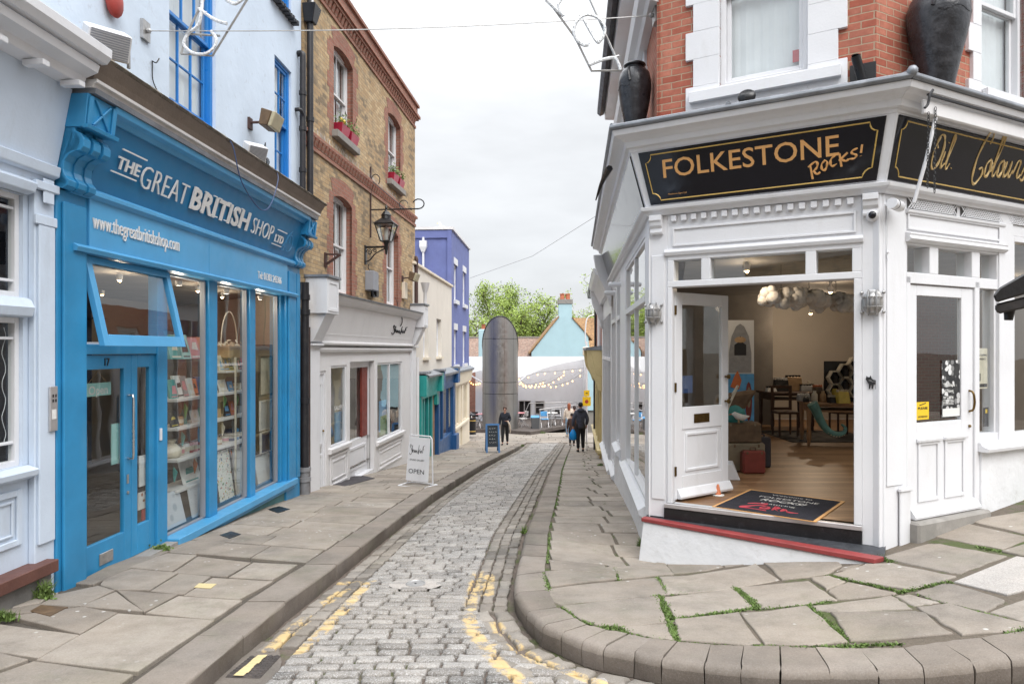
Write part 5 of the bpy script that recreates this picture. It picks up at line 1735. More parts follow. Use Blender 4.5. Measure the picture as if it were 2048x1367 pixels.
m.hexa([(-0.05,0.05,LZ-0.03),(-0.04,-0.03,LZ-0.03),(2.24,-0.34,RZ-0.03),(2.24,0.05,RZ-0.03)],[(-0.05,0.05,LZ),(-0.04,-0.03,LZ),(2.24,-0.34,RZ),(2.24,0.05,RZ)])
m.build('tread','slate',T,FD)
m=MB()
m.hexa([(-0.05,-0.03,LZ-0.04),(-0.06,-0.115,LZ-0.04),(2.17,-0.45,RZ-0.045),(2.24,-0.341,RZ-0.045)],[(-0.05,-0.031,LZ+.002),(-0.06,-0.115,LZ),(2.17,-0.45,RZ),(2.24,-0.341,RZ+.002)])
m.build('nosing','red_step',T,FD,bevel=0.006)
m=MB()
m.hexa([(-0.10,-0.16,-0.85),(2.14,-0.43,-0.5),(2.2,0.1,-0.5),(-0.04,0.1,-0.85)],[(-0.045,-0.10,LZ-0.041),(2.15,-0.425,RZ-0.046),(2.2,0.1,RZ-0.046),(-0.045,0.1,LZ-0.041)])
m.build('plinth','white_brick',T,FD,bevel=0.012)
hp=FD.w(0.255,0.075)
FH=Frame(hp.x,hp.y,2.475-hp.x,7.84-hp.y)
dz0,dz1=-0.005,2.225
dl=MB()
Wd=0.90
dl.box(0,0.115,0,0.045,dz0,dz1)
dl.box(Wd-0.115,Wd,0,0.045,dz0,dz1)
dl.box(0.115,Wd-0.115,0,0.045,dz0,0.24)
dl.box(0.115,Wd-0.115,0,0.045,0.74,0.98)
dl.box(0.115,Wd-0.115,0,0.045,dz1-0.13,dz1)
dl.box(0.115,Wd-0.115,0.012,0.035,0.24,0.74)
dl.frame(0.17,Wd-0.17,0.28,0.70,-0.004,0.02,0.03)
dl.extrude([(0.0,0.0),(-0.05,0.0),(-0.055,0.025),(-0.012,0.10),(0,0.11)],0.03,Wd+0.02)
dr=dl.build('door','white',T,FH,bevel=0.004)
dr['label']='white half glazed door standing open'
MB().poly([(0.115,0.02,0.98),(Wd-0.115,0.02,0.98),(Wd-0.115,0.02,dz1-.13),(0.115,0.02,dz1-.13)]).build('pane','glass',dr)
MB().box(0.30,0.56,-0.008,-0.001,0.80,0.90).build('letter_plate','brass',dr,bevel=0.003)
for z in(1.30,1.02):
 m=MB().lathe([(0.001,0),(0.012,0.0),(0.012,0.03),(0.028,0.045),(0.026,0.06),(0.001,0.066)],(0,0,0),12)
 m.v=[(Wd-0.06+x,-zz,z+y)for x,y,zz in m.v]
 m.build('door_knob','brass',dr,smooth=True)
for z in(0.25,1.15,1.98):
 MB().box(-0.012,0.012,-0.012,0.0,z,z+0.10).build('hinge','brass',dr)
m=MB().box(0.16,0.34,0.05,0.052,1.13,1.32)
m.build('notice','g_navy',dr)
m=MB()
m.box(0.36,0.42,0.0,0.16,-0.1,2.30)
m.box(1.485,1.565,0.0,0.16,-0.1,2.30)
m.box(0.36,1.90,0.0,0.16,2.235,2.34)
m.box(0.36,1.90,0.0,0.16,2.60,2.65)
for a,b_ in((0.36,0.37),(0.72,0.86),(1.43,1.57),(1.885,1.90)):
 m.box(a,b_,0.0,0.16,2.34,2.60)
m.box(1.565,1.90,0.0,0.16,0.66,0.74)
m.box(1.90,2.16,-0.015,0.16,0.5,3.04)
m.box(1.565,1.60,0.02,0.14,0.74,2.235)
m.box(1.87,1.90,0.02,0.14,0.74,2.235)
m.build('door_frame','white',T,FO,bevel=0.005)
m=MB()
m.box(0.36,1.90,0.0,0.16,2.651,3.04)
m.extrude([(0,2.62),(-0.03,2.625),(-0.06,2.65),(-0.04,2.68),(-0.05,2.70),(0,2.72)],0.34,2.0)
m.frame(0.36,1.92,2.74,2.90,-0.016,-0.001,0.02)
m.extrude([(0,2.89),(-0.03,2.90),(-0.035,2.925),(0,2.935)],0.34,2.0)
m.box(2.16,7.0,0.0,0.16,2.82,3.04)
m.build('entablature','white',T,FO,bevel=0.003)
for a,b_ in((0.36,1.15),(1.22,1.98),(2.05,2.9)):
 m=MB()
 n=int((b_-a)/0.036)
 MB().box(a,b_,-0.010,-0.006,2.94,3.04).build('vent_backing','interior_dark',T,FO)
 for i in range(n):
  x=a+(b_-a)*i/n
  for sg_ in(1,-1):
   x0,x1=(x,x+0.10)if sg_==1 else(x+0.10,x)
   if max(x0,x1)>b_:
    continue
   m.hexa([(x0-.007,-0.018,2.94),(x0+.007,-0.018,2.94),(x0+.007,-0.011,2.94),(x0-.007,-0.011,2.94)],[(x1-.007,-0.018,3.038),(x1+.007,-0.018,3.038),(x1+.007,-0.011,3.038),(x1-.007,-0.011,3.038)])
 m.build('vent_grille','white',T,FO)
d=MB()
a,b_,z0,z1=0.425,1.48,-0.005,2.225
d.box(a,a+0.12,0.02,0.065,z0,z1)
d.box(b_-0.20,b_,0.02,0.065,z0,z1)
d.box(a+0.12,b_-0.20,0.02,0.065,z0,0.90)
d.box(a+0.12,b_-0.20,0.02,0.065,z1-0.10,z1)
for x in(a+0.13,a+0.56):
 d.frame(x,x+0.34,0.14,0.72,0.005,0.019,0.035)
 d.extrude([(0.019,0.71),(-0.012,0.715),(-0.018,0.745),(0.019,0.75)],x-0.02,x+0.36)
d.extrude([(0.019,-0.005),(-0.045,-0.005),(-0.05,0.02),(0.005,0.09),(0.019,0.10)],a,b_+0.03)
dr=d.build('door','white',T,FO,bevel=0.004)
MB().poly([(a+.12,0.04,0.90),(b_-.2,0.04,0.90),(b_-.2,0.04,z1-.1),(a+.12,0.04,z1-.1)]).build('pane','glass',dr)
m=MB().tube(catmull3([(b_-0.07,0.02,0.98),(b_-0.07,-0.02,1.0),(b_-0.07,-0.035,1.08),(b_-0.07,-0.02,1.17),(b_-0.07,0.02,1.19)],4),0.011,8)
m.build('handle','brass',dr,smooth=True)
MB().ball((b_-0.07,0.012,0.83),0.016,n=8).build('lock','brass',dr)
m=MB().box(0.97,1.27,0.030,0.034,0.93,1.50)
po=m.build('poster','print_bw',dr)
m=MB().box(0.975,1.265,0.0285,0.0298,0.94,1.02)
m.build('poster_footer','paper',po)
m=MB()
for i,s in enumerate(('The Shape','of Things','to Come')):
 put_text(m,s,(0.985,0.029,1.24-i*0.06),(1,0,0),(0,0,1),None,0.032,bold=0.02)
for i in range(4):
 m.box(0.985,1.16-0.02*(i%2),0.0285,0.0295,1.06+i*0.014,1.064+i*0.014)
m.build('lettering','paper',po)
m=MB().box(0.55,0.75,0.028,0.032,0.93,1.10)
yn=m.build('notice','yellow_sign',dr)
m=MB()
put_text(m,'PLEASE',(0.575,0.027,1.03),(1,0,0),(0,0,1),0.15,0.022,bold=0.02)
put_text(m,'USE OTHER DOOR',(0.575,0.027,0.95),(1,0,0),(0,0,1),0.15,0.018,bold=0.02)
m.hexa([(0.60,0.026,1.065),(0.70,0.026,1.085),(0.70,0.0275,1.085),(0.60,0.0275,1.065)],[(0.60,0.026,1.073),(0.70,0.026,1.093),(0.70,0.0275,1.093),(0.60,0.0275,1.073)])
m.build('lettering','ink',yn)
m=MB()
for p in((0.37,0.72),(0.86,1.43),(1.57,1.885)):
 m.poly([(p[0],0.08,2.34),(p[1],0.08,2.34),(p[1],0.08,2.60),(p[0],0.08,2.60)])
m.build('transom_light','glass',T,FO)
m=MB().poly([(1.60,0.06,0.74),(1.87,0.06,0.74),(1.87,0.06,2.235),(1.60,0.06,2.235)])
sl_=m.build('sidelight','glass',T,FO)
m=MB().box(1.61,1.83,0.066,0.07,1.20,1.62)
po=m.build('poster','g_cream',sl_)
m=MB()
put_text(m,'BLACK SHIPPING',(1.625,0.065,1.54),(1,0,0),(0,0,1),0.19,0.020,bold=0.02)
put_text(m,'EXPERIENCE',(1.65,0.065,1.50),(1,0,0),(0,0,1),0.14,0.018,bold=0.02)
m.box(1.62,1.66,0.0645,0.0655,1.26,1.42)
m.box(1.66,1.70,0.0645,0.0655,1.28,1.36)
m.box(1.67,1.82,0.0645,0.0655,1.215,1.25)
m.build('lettering','ink',po)
m=MB().box(1.76,1.85,0.066,0.07,0.80,1.0)
cd=m.build('sticker','ink',sl_)
MB().box(1.79,1.825,0.064,0.0655,0.94,0.98).build('logo','yellow_sign',cd)
m=MB().box(1.565,7.0,-0.02,0.22,-0.4,0.56)
m.build('stall_riser','white_brick',T,FO,bevel=0.006)
m=MB().extrude([(0.16,0.561),(-0.10,0.561),(-0.11,0.60),(-0.04,0.63),(-0.03,0.66),(0.16,0.66)],1.53,7.0)
m.build('sill','white',T,FO,bevel=0.004)
f=MB().frame(2.16,4.4,0.66,2.82,0.0,0.10,0.06)
f.box(3.2,3.28,0.0,0.1,0.72,2.76)
o=f.build('window','white',T,FO,bevel=0.004)
MB().poly([(2.2,0.05,0.7),(4.36,0.05,0.7),(4.36,0.05,2.78),(2.2,0.05,2.78)]).build('pane','glass',o)
MB().box(4.4,7.0,0.0,0.2,0.661,2.82).build('wall','white',T,FO)
m=MB().box(0.36,1.56,-0.12,0.05,-0.25,-0.012)
m.build('doorstep','stone_sill',T,FO,bevel=0.02)
DOG=[(0.03,0.20),(0.05,0.27),(0.08,0.24),(0.12,0.24),(0.14,0.28),(0.165,0.22),(0.20,0.19),(0.30,0.18),(0.36,0.17),(0.38,0.14),(0.365,0.08),(0.375,0.02),(0.345,0.0),(0.335,0.02),(0.33,0.08),(0.29,0.10),(0.285,0.02),(0.25,0.0),(0.25,0.10),(0.21,0.10),(0.20,0.02),(0.165,0.0),(0.165,0.09),(0.14,0.08),(0.13,0.01),(0.10,0.0),(0.105,0.10),(0.07,0.13),(0.05,0.17)]
du,dz=FO.hit(1735,768)
m=MB().prism_u([(2.068+x*0.36,1.24+y*0.46)for x,y in DOG],-0.016,-0.0125)
o=m.build('sticker','ink',T,FD)
m=MB()
put_text(m,'Doggy',(2.105,-0.0165,1.318),(1,0,0),(0,0,1),0.022,0.007)
put_text(m,'Welcome',(2.125,-0.0165,1.308),(1,0,0),(0,0,1),0.028,0.006)
m.build('lettering','paper',o)
m=MB()
wall(m,5.35,UR,-2.0,3.04,[(9.60,12.72,-0.17,2.92),(7.28,8.30,-0.17,2.92),(5.4,6.95,-0.85,2.9)],0,0.12)
m.build('wall','white',T,FR)
m=MB()
m.extrude([(0,-1.9),(-0.05,-1.9),(-0.03,-0.36),(0,-0.36)],7.1,UR-0.02,0,0,0)
m.extrude([(0,-2.2),(-0.05,-2.2),(-0.03,-1.05),(0,-1.05)],5.35,7.08)
m.build('plinth','white_brick',T,FR)
for a,b_,z0,z1,ms_ in((9.60,12.72,-0.17,2.92,(11.1,)),(7.28,8.30,-0.17,2.92,(7.8,)),(5.4,6.95,-0.85,2.9,(5.9,6.4))):
 f=MB().frame(a,b_,z0,z1,0.01,0.08,0.05)
 for x in ms_:
  f.box(x-0.025,x+0.025,0.012,0.075,z0+.05,z1-.05)
 f.box(a+.05,b_-.05,-0.012,0.08,2.16,2.24)
 o=f.build('window','white',T,FR,bevel=0.004)
 MB().poly([(a,0.04,z0),(b_,0.04,z0),(b_,0.04,z1),(a,0.04,z1)]).build('pane','glass',o)
 m=MB()
 m.extrude([(0,z0-0.20),(-0.035,z0-0.20),(-0.045,z0-0.13),(-0.09,z0-0.10),(-0.10,z0-0.05),(-0.02,z0),(0,z0)],a-0.08,b_+0.08)
 m.build('sill','white',T,FR,bevel=0.004)
m=MB()
m.box(12.74,UR+0.01,-0.012,0.0,-0.3,3.04)
m.build('pilaster','white',T,FR)
for u,s_ in((5.45,1.0),):
 m=MB().extrude([(0,2.55),(-0.05,2.58),(-0.10,2.75),(-0.16,2.95),(-0.28,3.2),(-0.36,3.45),(-0.40,3.69),(0,3.69)],u-0.1,u+0.14)
 m.build('corbel','white',T,FR,bevel=0.01)
for u in(8.9,7.2):
 m=MB().tube([FR.w(u,-0.02,2.72),FR.w(u,-0.20,2.72)],0.045,10)
 m.ball(FR.w(u,-0.20,2.72),0.045,n=10)
 solo(m,'spotlight','white','white tubular spotlight on the street windows, '+('nearer' if u>8 else 'farther')+' of two','spotlight',WORLD,FR.w(u,0,2.72),smooth=True,group='spotlights on the street side of the corner shop')
m=MB()
RP=[FD.w(0.06,0.10),FD.w(2.16,0.10),FO.w(0.3,0.2),FO.w(6.5,0.2),Vector((10.2,16.2,0)),Vector((2.42,16.2,0)),FR.w(UR-0.2,0.14)]
m.poly([(p.x,p.y,CZ-0.002)for p in RP],0)
fl=m.build('floor','floor_wood',T,WORLD)
m=MB()
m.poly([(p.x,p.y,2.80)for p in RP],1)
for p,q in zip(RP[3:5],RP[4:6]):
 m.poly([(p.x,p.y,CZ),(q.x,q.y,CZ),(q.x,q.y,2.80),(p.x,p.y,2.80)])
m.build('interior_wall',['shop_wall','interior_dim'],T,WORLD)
# the white shop next down the street
T=thing('shop_building','narrow white shopfront stepping down beyond the corner shop','shop',FR,(2.8,0,-1.6))
m=MB()
wall(m,0.15,5.35,-2.4,2.9,[(0.7,5.1,-1.05,2.5)],0.0,0.12)
m.build('wall','white',T)
f=MB().frame(0.7,5.1,-1.05,2.5,0.0,0.08,0.05)
for x in(1.6,2.45,3.3,4.2):
 f.box(x-0.03,x+0.03,-0.02,0.08,-1.0,2.45)
f.box(0.75,5.05,-0.012,0.07,1.35,1.43)
o=f.build('window','white',T,bevel=0.004)
MB().poly([(0.75,0.05,-1.0),(5.05,0.05,-1.0),(5.05,0.05,2.45),(0.75,0.05,2.45)]).build('pane','glass',o)
m=MB().extrude([(0,-1.25),(-0.07,-1.22),(-0.10,-1.12),(-0.02,-1.05),(0,-1.05)],0.6,5.2)
m.build('sill','white',T)
m=MB().extrude([(0.1,2.9),(-0.10,2.9),(-0.26,3.25),(-0.36,3.3),(-0.40,3.42),(0.1,3.42)],0.9,5.34)
m.build('cornice','white',T)
m=MB().extrude([(0,2.2),(-0.06,2.25),(-0.16,2.6),(-0.30,2.9),(-0.36,3.2),(-0.37,3.3),(0,3.3)],0.75,0.99)
m.build('corbel','white',T,bevel=0.01)
m=MB()
wall(m,0.15,5.35,3.0,5.6,[(1.2,2.2,3.7,5.0),(3.4,4.4,3.7,5.0)],0.14,0.12)
m.poly([(0.15,0.14,2),(0.15,5,2),(0.15,5,5.6),(0.15,0.14,5.6)])
m.build('brick_wall','brick_red',T)
for h in((1.2,2.2,3.7,5.0),(3.4,4.4,3.7,5.0)):
 sash(T,*h,0.2,'white',2,1,[(0,1,'net')])
m=MB()
m.poly([(0.5,3.5,-1.6),(5.3,3.5,-1.6),(5.3,3.5,2.9),(0.5,3.5,2.9)])
m.poly([(0.5,0.1,2.88),(5.3,0.1,2.88),(5.3,3.5,2.88),(0.5,3.5,2.88)])
m.poly([(0.5,0.1,-1.3),(5.3,0.1,-1.3),(5.3,3.5,-1.3),(0.5,3.5,-1.3)])
m.poly([(5.3,0.1,-1.6),(5.3,3.5,-1.6),(5.3,3.5,2.9),(5.3,0.1,2.9)])
m.build('interior','interior_dim',T)
# yellow shop with red brick upper floor
T=thing('shop_building','pale yellow shopfront under red brick at the lower right end of the street','shop',FR,(-3.5,0,-2.3))
m=MB()
wall(m,-7.5,0.14,1.6,3.75,[(-3.2,-2.2,2.1,3.3)],0.05,0.12)
m.poly([(-7.5,0.05,-3),(-7.5,5,-3),(-7.5,5,3.75),(-7.5,0.05,3.75)])
m.build('brick_wall','brick_red',T)
sash(T,-3.2,-2.2,2.1,3.3,0.1,'white',2,1,None)
m=MB()
wall(m,-7.5,0.14,-3.2,1.6,[(-3.6,-0.5,-1.4,0.75),(-6.9,-4.6,-1.5,0.75)],0.0,0.12)
m.extrude([(0.05,0.8),(-0.16,0.86),(-0.30,1.45),(-0.34,1.6),(0.05,1.6)],-7.0,0.1)
for u in(-7.2,-0.05):
 m.extrude([(0.0,0.35),(-0.10,0.40),(-0.16,0.6),(-0.36,0.95),(-0.42,1.25),(-0.44,1.62),(0,1.62)],u-0.14,u+0.14)
for u in(-3.7,-2.2,-0.45,-4.5,-5.7):
 m.box(u,u+0.12,-0.06,0.0,-2.6,0.8)
m.extrude([(0,-1.5),(-0.14,-1.48),(-0.15,-1.4),(0,-1.4)],-7.2,0.1)
m.build('shopfront','yellow_paint',T,bevel=0.006)
for a,b_,c in((-3.6,-0.5,-1.4),(-6.9,-4.6,-1.5)):
 MB().poly([(a,0.05,c),(b_,0.05,c),(b_,0.05,0.75),(a,0.05,0.75)]).build('pane','glass_dark',T)
 MB().poly([(a,0.5,c),(b_,0.5,c),(b_,0.5,0.75),(a,0.5,0.75)]).build('interior','interior_dim',T)
MB().extrude([(0.05,1.602),(-0.46,1.602),(-0.47,1.68),(0.05,1.75)],-7.4,0.13).build('lead_flashing','lead',T)
m=MB().extrude([(0.05,3.70),(-0.28,3.72),(-0.30,3.95),(0.05,3.95)],-7.6,0.13)
m.build('gutter','pipe',T)
m=MB().tube(catmull3([(-3.9,-0.26,3.72),(-3.9,-0.22,3.6),(-3.9,-0.10,3.5),(-3.9,-0.07,3.3)],3)+[Vector((-3.9,-0.07,1.7))],0.045,8)
m.tube([(-5.6,-0.05,-2.6),(-5.6,-0.05,1.4)],0.05,8)
m.build('downpipe','pipe',T,smooth=True)
m=MB().tube([(-1.6,-0.04,3.7),(-1.6,-0.04,1.7)],0.04,8)
m.tube([(-0.6,-0.04,3.7),(-0.6,-0.04,1.7)],0.05,8)
m.build('downpipe','white_grey',T,smooth=True)
m=MB().poly([(-7.6,-0.3,3.95),(0.13,-0.3,3.95),(0.13,4,5.9),(-7.6,4,5.9)])
m.build('roof','roof_tile',T)
# END OF THE STREET
def far(px,py,Y):
 return Vector(((px-CX)/FPX*Y,Y,EYE+(HY-py)/FPX*Y))
T=thing('steel_tower','tall stainless steel cylinder with slanting rounded top at the end of the street','tower',WORLD,(-0.63,36.5,-2.76))
m=MB()
r_,n=0.95,64
def cut(a):
 return 3.37-1.59*(r_*math.sin(a)+r_)
for k in range(n):
 a,b_=2*math.pi*k/n,2*math.pi*(k+1)/n
 pa,pb=(r_*math.cos(a),r_*math.sin(a)),(r_*math.cos(b_),r_*math.sin(b_))
 lv=[-2.78,-0.70,-0.675,-0.10,-0.075,2.19,2.215]
 for z0,z1 in((-2.78,-0.70),(-0.675,-0.10),(-0.075,2.19),(2.215,9)):
  ta,tb=min(z1,cut(a)),min(z1,cut(b_))
  if ta>z0+0.01 and tb>z0+0.01:
   m.poly([(pa[0]-0.63,pa[1]+36.5,z0),(pb[0]-0.63,pb[1]+36.5,z0),(pb[0]-0.63,pb[1]+36.5,tb),(pa[0]-0.63,pa[1]+36.5,ta)])
m.build('cladding','steel',T,smooth=True)
m=MB()
for k in range(n):
 a,b_=2*math.pi*k/n,2*math.pi*(k+1)/n
 q=0.975
 m.poly([(r_*q*math.cos(t)-0.63,r_*q*math.sin(t)+36.5,z)for t,z in((a,-2.8),(b_,-2.8),(b_,cut(b_)-0.02),(a,cut(a)-0.02))])
m.tube([(r_*1.0*math.cos(2*math.pi*k/n)-0.63,r_*math.sin(2*math.pi*k/n)+36.5,cut(2*math.pi*k/n))for k in range(n+1)],0.03,5)
m.poly([(r_*0.97*math.cos(2*math.pi*k/n)-0.63,r_*0.97*math.sin(2*math.pi*k/n)+36.5,cut(2*math.pi*k/n)-0.05)for k in range(n)])
m.build('rim','black_iron',T)
m=MB()
for k in range(0,n,6):
 a=2*math.pi*(k+2.5)/n
 m.tube([(r_*1.001*math.cos(a)-0.63,r_*1.001*math.sin(a)+36.5,z)for z in(-2.76,cut(a)-0.03)],0.003,4)
m.build('seam','black_iron',T)
T=thing('gabled_house','turquoise rendered gable house with chimney and orange lichened roof behind the white canopy','house',WORLD,(3.6,50,-2.8))
g=[far(1050,716,50),far(1063,704,50),far(1118,634,50),far(1118,607,50),far(1144,607,50),far(1144,636,50),far(1176,672,50),far(1195,720,50)]
m=MB()
front=[(p.x,50.0,p.z)for p in g]
front[0]=(g[0].x+0.5,50,-2.8)
front[-1]=(g[-1].x,50,-2.8)
m.poly(front)
back=[(x,50.6 if 3<=i<=4 else 58,z)for i,(x,y,z)in enumerate(front)]
m.build('wall','turquoise',T)
m=MB()
cx0,cx1=g[2].x,g[5].x
m.box(cx0,cx1,50.01,50.9,g[2].z-0.3,g[3].z)
ch=m.build('chimney','turquoise',T)
MB().box(cx0-0.06,cx1+0.06,49.95,50.96,g[3].z,g[3].z+0.32).build('chimney_cap','stone_sill',ch)
for x in(cx0+0.27,cx1-0.27):
 MB().lathe([(0.17,0),(0.16,0.36),(0.19,0.38),(0.19,0.44),(0.14,0.44),(0.13,0.1)],(x,50.45,g[3].z+0.32),12).build('chimney_pot','terracotta',ch,smooth=True)
m=MB()
L0,L1=g[1],g[2]
m.hexa([(L0.x-.15,49.93,L0.z-.12),(L1.x,49.93,L1.z),(L1.x,58,L1.z),(L0.x-.15,58,L0.z-.12)],[(L0.x-.15,49.93,L0.z),(L1.x,49.93,L1.z+.1),(L1.x,58,L1.z+.1),(L0.x-.15,58,L0.z)])
R0,R1=g[5],g[6]
m.hexa([(R0.x,49.93,R0.z),(R1.x+.3,49.93,R1.z-.3),(R1.x+.3,58,R1.z-.3),(R0.x,58,R0.z)],[(R0.x,49.93,R0.z+.1),(R1.x+.3,49.93,R1.z-.2),(R1.x+.3,58,R1.z-.2),(R0.x,58,R0.z+.1)])
m.build('roof','roof_lichen',T)
m=MB()
m.mesh([(4.2,51,0.6),(11,51,0.6),(11,57,4.3),(4.2,57,4.3),(11,62,0.6),(4.2,62,0.6)],[(0,1,2,3),(3,2,4,5),(1,4,2),(0,3,5)])
m.build('rear_roof','roof_lichen',T)
MB().box(5.5,11,51.2,61,-2.8,0.7).build('rear_wall','turquoise',T)
T=thing('long_roofed_building','low long building with mottled brown tiled roof behind the steel cylinder','building',WORLD,(-1,56,-2.8))
m=MB()
m.mesh([(-9,53,1.05),(1.75,53,1.05),(2.7,57,2.65),(-9,57,2.65),(2.7,61,1.0),(-9,61,1.0)],[(0,1,2,3),(3,2,4,5),(1,4,2)])
m.build('roof','roof_tile',T)
m=MB().box(-9,1.7,53.2,60,-2.8,1.0)
m.build('wall','white_grey',T)
MB().box(-9,2.7,56.85,57.15,2.62,2.75).build('ridge','stone_sill',T)
m=MB()
a,b_=far(957,712,51),far(971,658,51)
m.box(a.x,b_.x,51,51.6,-1.0,b_.z)
ch=m.build('chimney','turquoise',T,bevel=0.05)
MB().lathe([(0.16,0),(0.14,0.35),(0.17,0.38),(0.12,0.38)],((a.x+b_.x)/2+0.1,51.3,b_.z),12).build('chimney_pot','terracotta',ch,smooth=True)
T=thing('cafe_pavilion','white walled cafe pavilion with swooping white fabric canopy and dark doorway','pavilion',WORLD,(1.5,41,-2.6))
m=MB()
D0,D1=far(1037,800,41.5),far(1062,841,41.5)
E0,E1=far(1070,801,41.5),far(1089,828,41.5)
wall(m,-0.6,4.35,-2.9,1.2,[(D0.x,D1.x,-2.55,D0.z),(E0.x,E1.x,E1.z,E0.z)],41.5,0.3)
m.poly([(4.35,39.2,-2.9),(4.35,41.5,-2.9),(4.35,41.5,1.2),(4.35,39.2,1.2)])
m.box(-2.15,-1.75,40.2,41.2,-2.9,0.4)
m.build('wall','white',T)
m=MB().poly([(-0.5,41.7,-2.9),(4.3,41.7,-2.9),(4.3,41.7,1.2),(-0.5,41.7,1.2)])
m.build('interior','interior_dark',T)
m=MB().frame(D0.x,D1.x,-2.55,D0.z,41.45,41.55,0.05)
m.box(D0.x+0.33,D0.x+0.38,41.45,41.55,-2.5,D0.z)
m.build('door','alu',T)
m=MB().frame(E0.x,E1.x,E1.z,E0.z,41.45,41.55,0.05)
m.box(E0.x+.05,E1.x-.05,41.47,41.53,E0.z-0.4,E0.z-0.36)
m.build('window','alu',T)
m=MB()
edge=[(930,741),(945,745),(960,741),(975,742),(1000,758),(1030,756),(1045,753),(1060,748),(1080,739),(1105,731),(1135,724),(1172,717)]
fr=[far(x,y,38.2)for x,y in edge]
N=6
rows=[]
for k in range(N+1):
 t=k/N
 rows.append([(p.x*(1+0.085*t),38.2+3.4*t,p.z+(1.22-p.z)*(1-(1-t)**1.7))for p in fr])
for r0,r1 in zip(rows,rows[1:]):
 for i in range(len(fr)-1):
  m.poly([r0[i],r0[i+1],r1[i+1],r1[i]])
for i in range(len(fr)-1):
 p,q=rows[0][i],rows[0][i+1]
 m.poly([(p[0],p[1]-0.002,p[2]),(q[0],q[1]-0.002,q[2]),(q[0],q[1]-0.2,1.24),(p[0],p[1]-0.2,1.24)])
m.build('canopy','canvas',T,smooth=True)
m=MB()
A0,A1=far(1037,764,38.1),far(1052,752,38.1)
m.tube([A0,A1],0.05,6)
m.tube([far(938,748,38.1),far(965,765,38.1)],0.045,6)
m.build('canopy_strut','white',T)
m=MB()
m.box(-6.5,-2.3,42.5,43,-2.9,0.9)
m.build('rear_wall','brick_red_old',T)
m=MB()
dk=[(-0.4,35.75),(0.95,34.95),(4.2,39.6),(4.2,41.45),(-3.2,41.45),(-3.2,36.3)]
m.prism_z(dk,-2.76,-2.56)
o=solo(m,'cafe_deck','deck','brown timber deck in front of the cafe pavilion','deck',WORLD,(1,38,-2.76),bevel=0.02)
T=thing('railing','metal handrail with slim posts along the cafe deck','railing',WORLD,(1.5,36,-2.56))
pa,pb=Vector((1.47,35.95,0)),Vector((4.0,39.4,0))
m=MB()
for i in range(5):
 p=pa.lerp(pb,i/4)
 MB().tube([(p.x,p.y,-2.56),(p.x,p.y,-1.55)],0.028,8).build('post','galv',T,smooth=True)
m.tube([(pa.x-.03,pa.y,-1.53),(pb.x,pb.y,-1.53)],0.035,8)
m.build('handrail','alu',T,smooth=True)
m=MB()
q=far(1058,806,40.5)
m.tube([(0.6,40.2,-2.5),(q.x,40.5,q.z),(3.9,40.9,q.z+0.05)],0.025,6)
m.tube([(3.9,40.9,q.z),(3.9,40.9,-2.5)],0.025,6)
m.build('ramp_rail','galv',T)
c=far(944.5,868,33.6)
T=thing('litter_bin','black cylindrical litter bin with gold bands beside the cream shopfront','bin',WORLD,(c.x,33.6,c.z))
MB().lathe([(0.19,0),(0.19,0.05),(0.175,0.06),(0.175,0.72),(0.19,0.74),(0.19,0.80)],c,20).build('body','black_iron',T,smooth=True)
MB().lathe([(0.20,0.92),(0.20,0.97),(0.15,1.02),(0.001,1.04)],c,20).build('lid','black_iron',T,smooth=True)
m=MB()
for k in range(4):
 a=k*math.pi/2+0.6
 m.tube([(c.x+.17*math.cos(a),c.y+.17*math.sin(a),c.z+.78),(c.x+.17*math.cos(a),c.y+.17*math.sin(a),c.z+.94)],0.02,5)
m.build('lid_support','black_iron',T)
for zz in(0.14,0.66):
 MB().lathe([(0.178,zz),(0.182,zz+0.01),(0.182,zz+0.03),(0.178,zz+0.04)],c,20).build('band','gold',T,smooth=True)
c=far(1070.5,859,36.4)
T=thing('wheelie_bin','grey wheelie bin with a bright blue lid at the deck edge','bin',WORLD,(c.x,36.4,c.z))
m=MB().hexa([(c.x-.19,c.y-.2,c.z+.03),(c.x+.19,c.y-.2,c.z+.03),(c.x+.19,c.y+.2,c.z+.03),(c.x-.19,c.y+.2,c.z+.03)],[(c.x-.23,c.y-.25,c.z+.66),(c.x+.23,c.y-.25,c.z+.66),(c.x+.23,c.y+.25,c.z+.66),(c.x-.23,c.y+.25,c.z+.66)])
m.build('body','grey_plastic',T,bevel=0.02)
m=MB().hexa([(c.x-.25,c.y-.27,c.z+.661),(c.x+.25,c.y-.27,c.z+.661),(c.x+.25,c.y+.27,c.z+.661),(c.x-.25,c.y+.27,c.z+.661)],[(c.x-.22,c.y-.22,c.z+.73),(c.x+.22,c.y-.22,c.z+.73),(c.x+.22,c.y+.24,c.z+.75),(c.x-.22,c.y+.24,c.z+.75)])
m.build('lid','g_sky',T,bevel=0.015)
for s_ in(-1,1):
 MB().lathe([(0.001,-0.02),(0.09,-0.02),(0.09,0.02),(0.001,0.02)],(0,0,0),12)._fit((0,0,0),1,1,1,0,0)
 w_=MB().lathe([(0.001,-0.02),(0.085,-0.02),(0.085,0.02),(0.001,0.02)],(0,0,0),12)
 w_.v=[(c.x+s_*0.2+z,c.y+0.18+x,c.z+0.085+y)for x,y,z in w_.v]
 w_.build('wheel','black_iron',T,smooth=True)
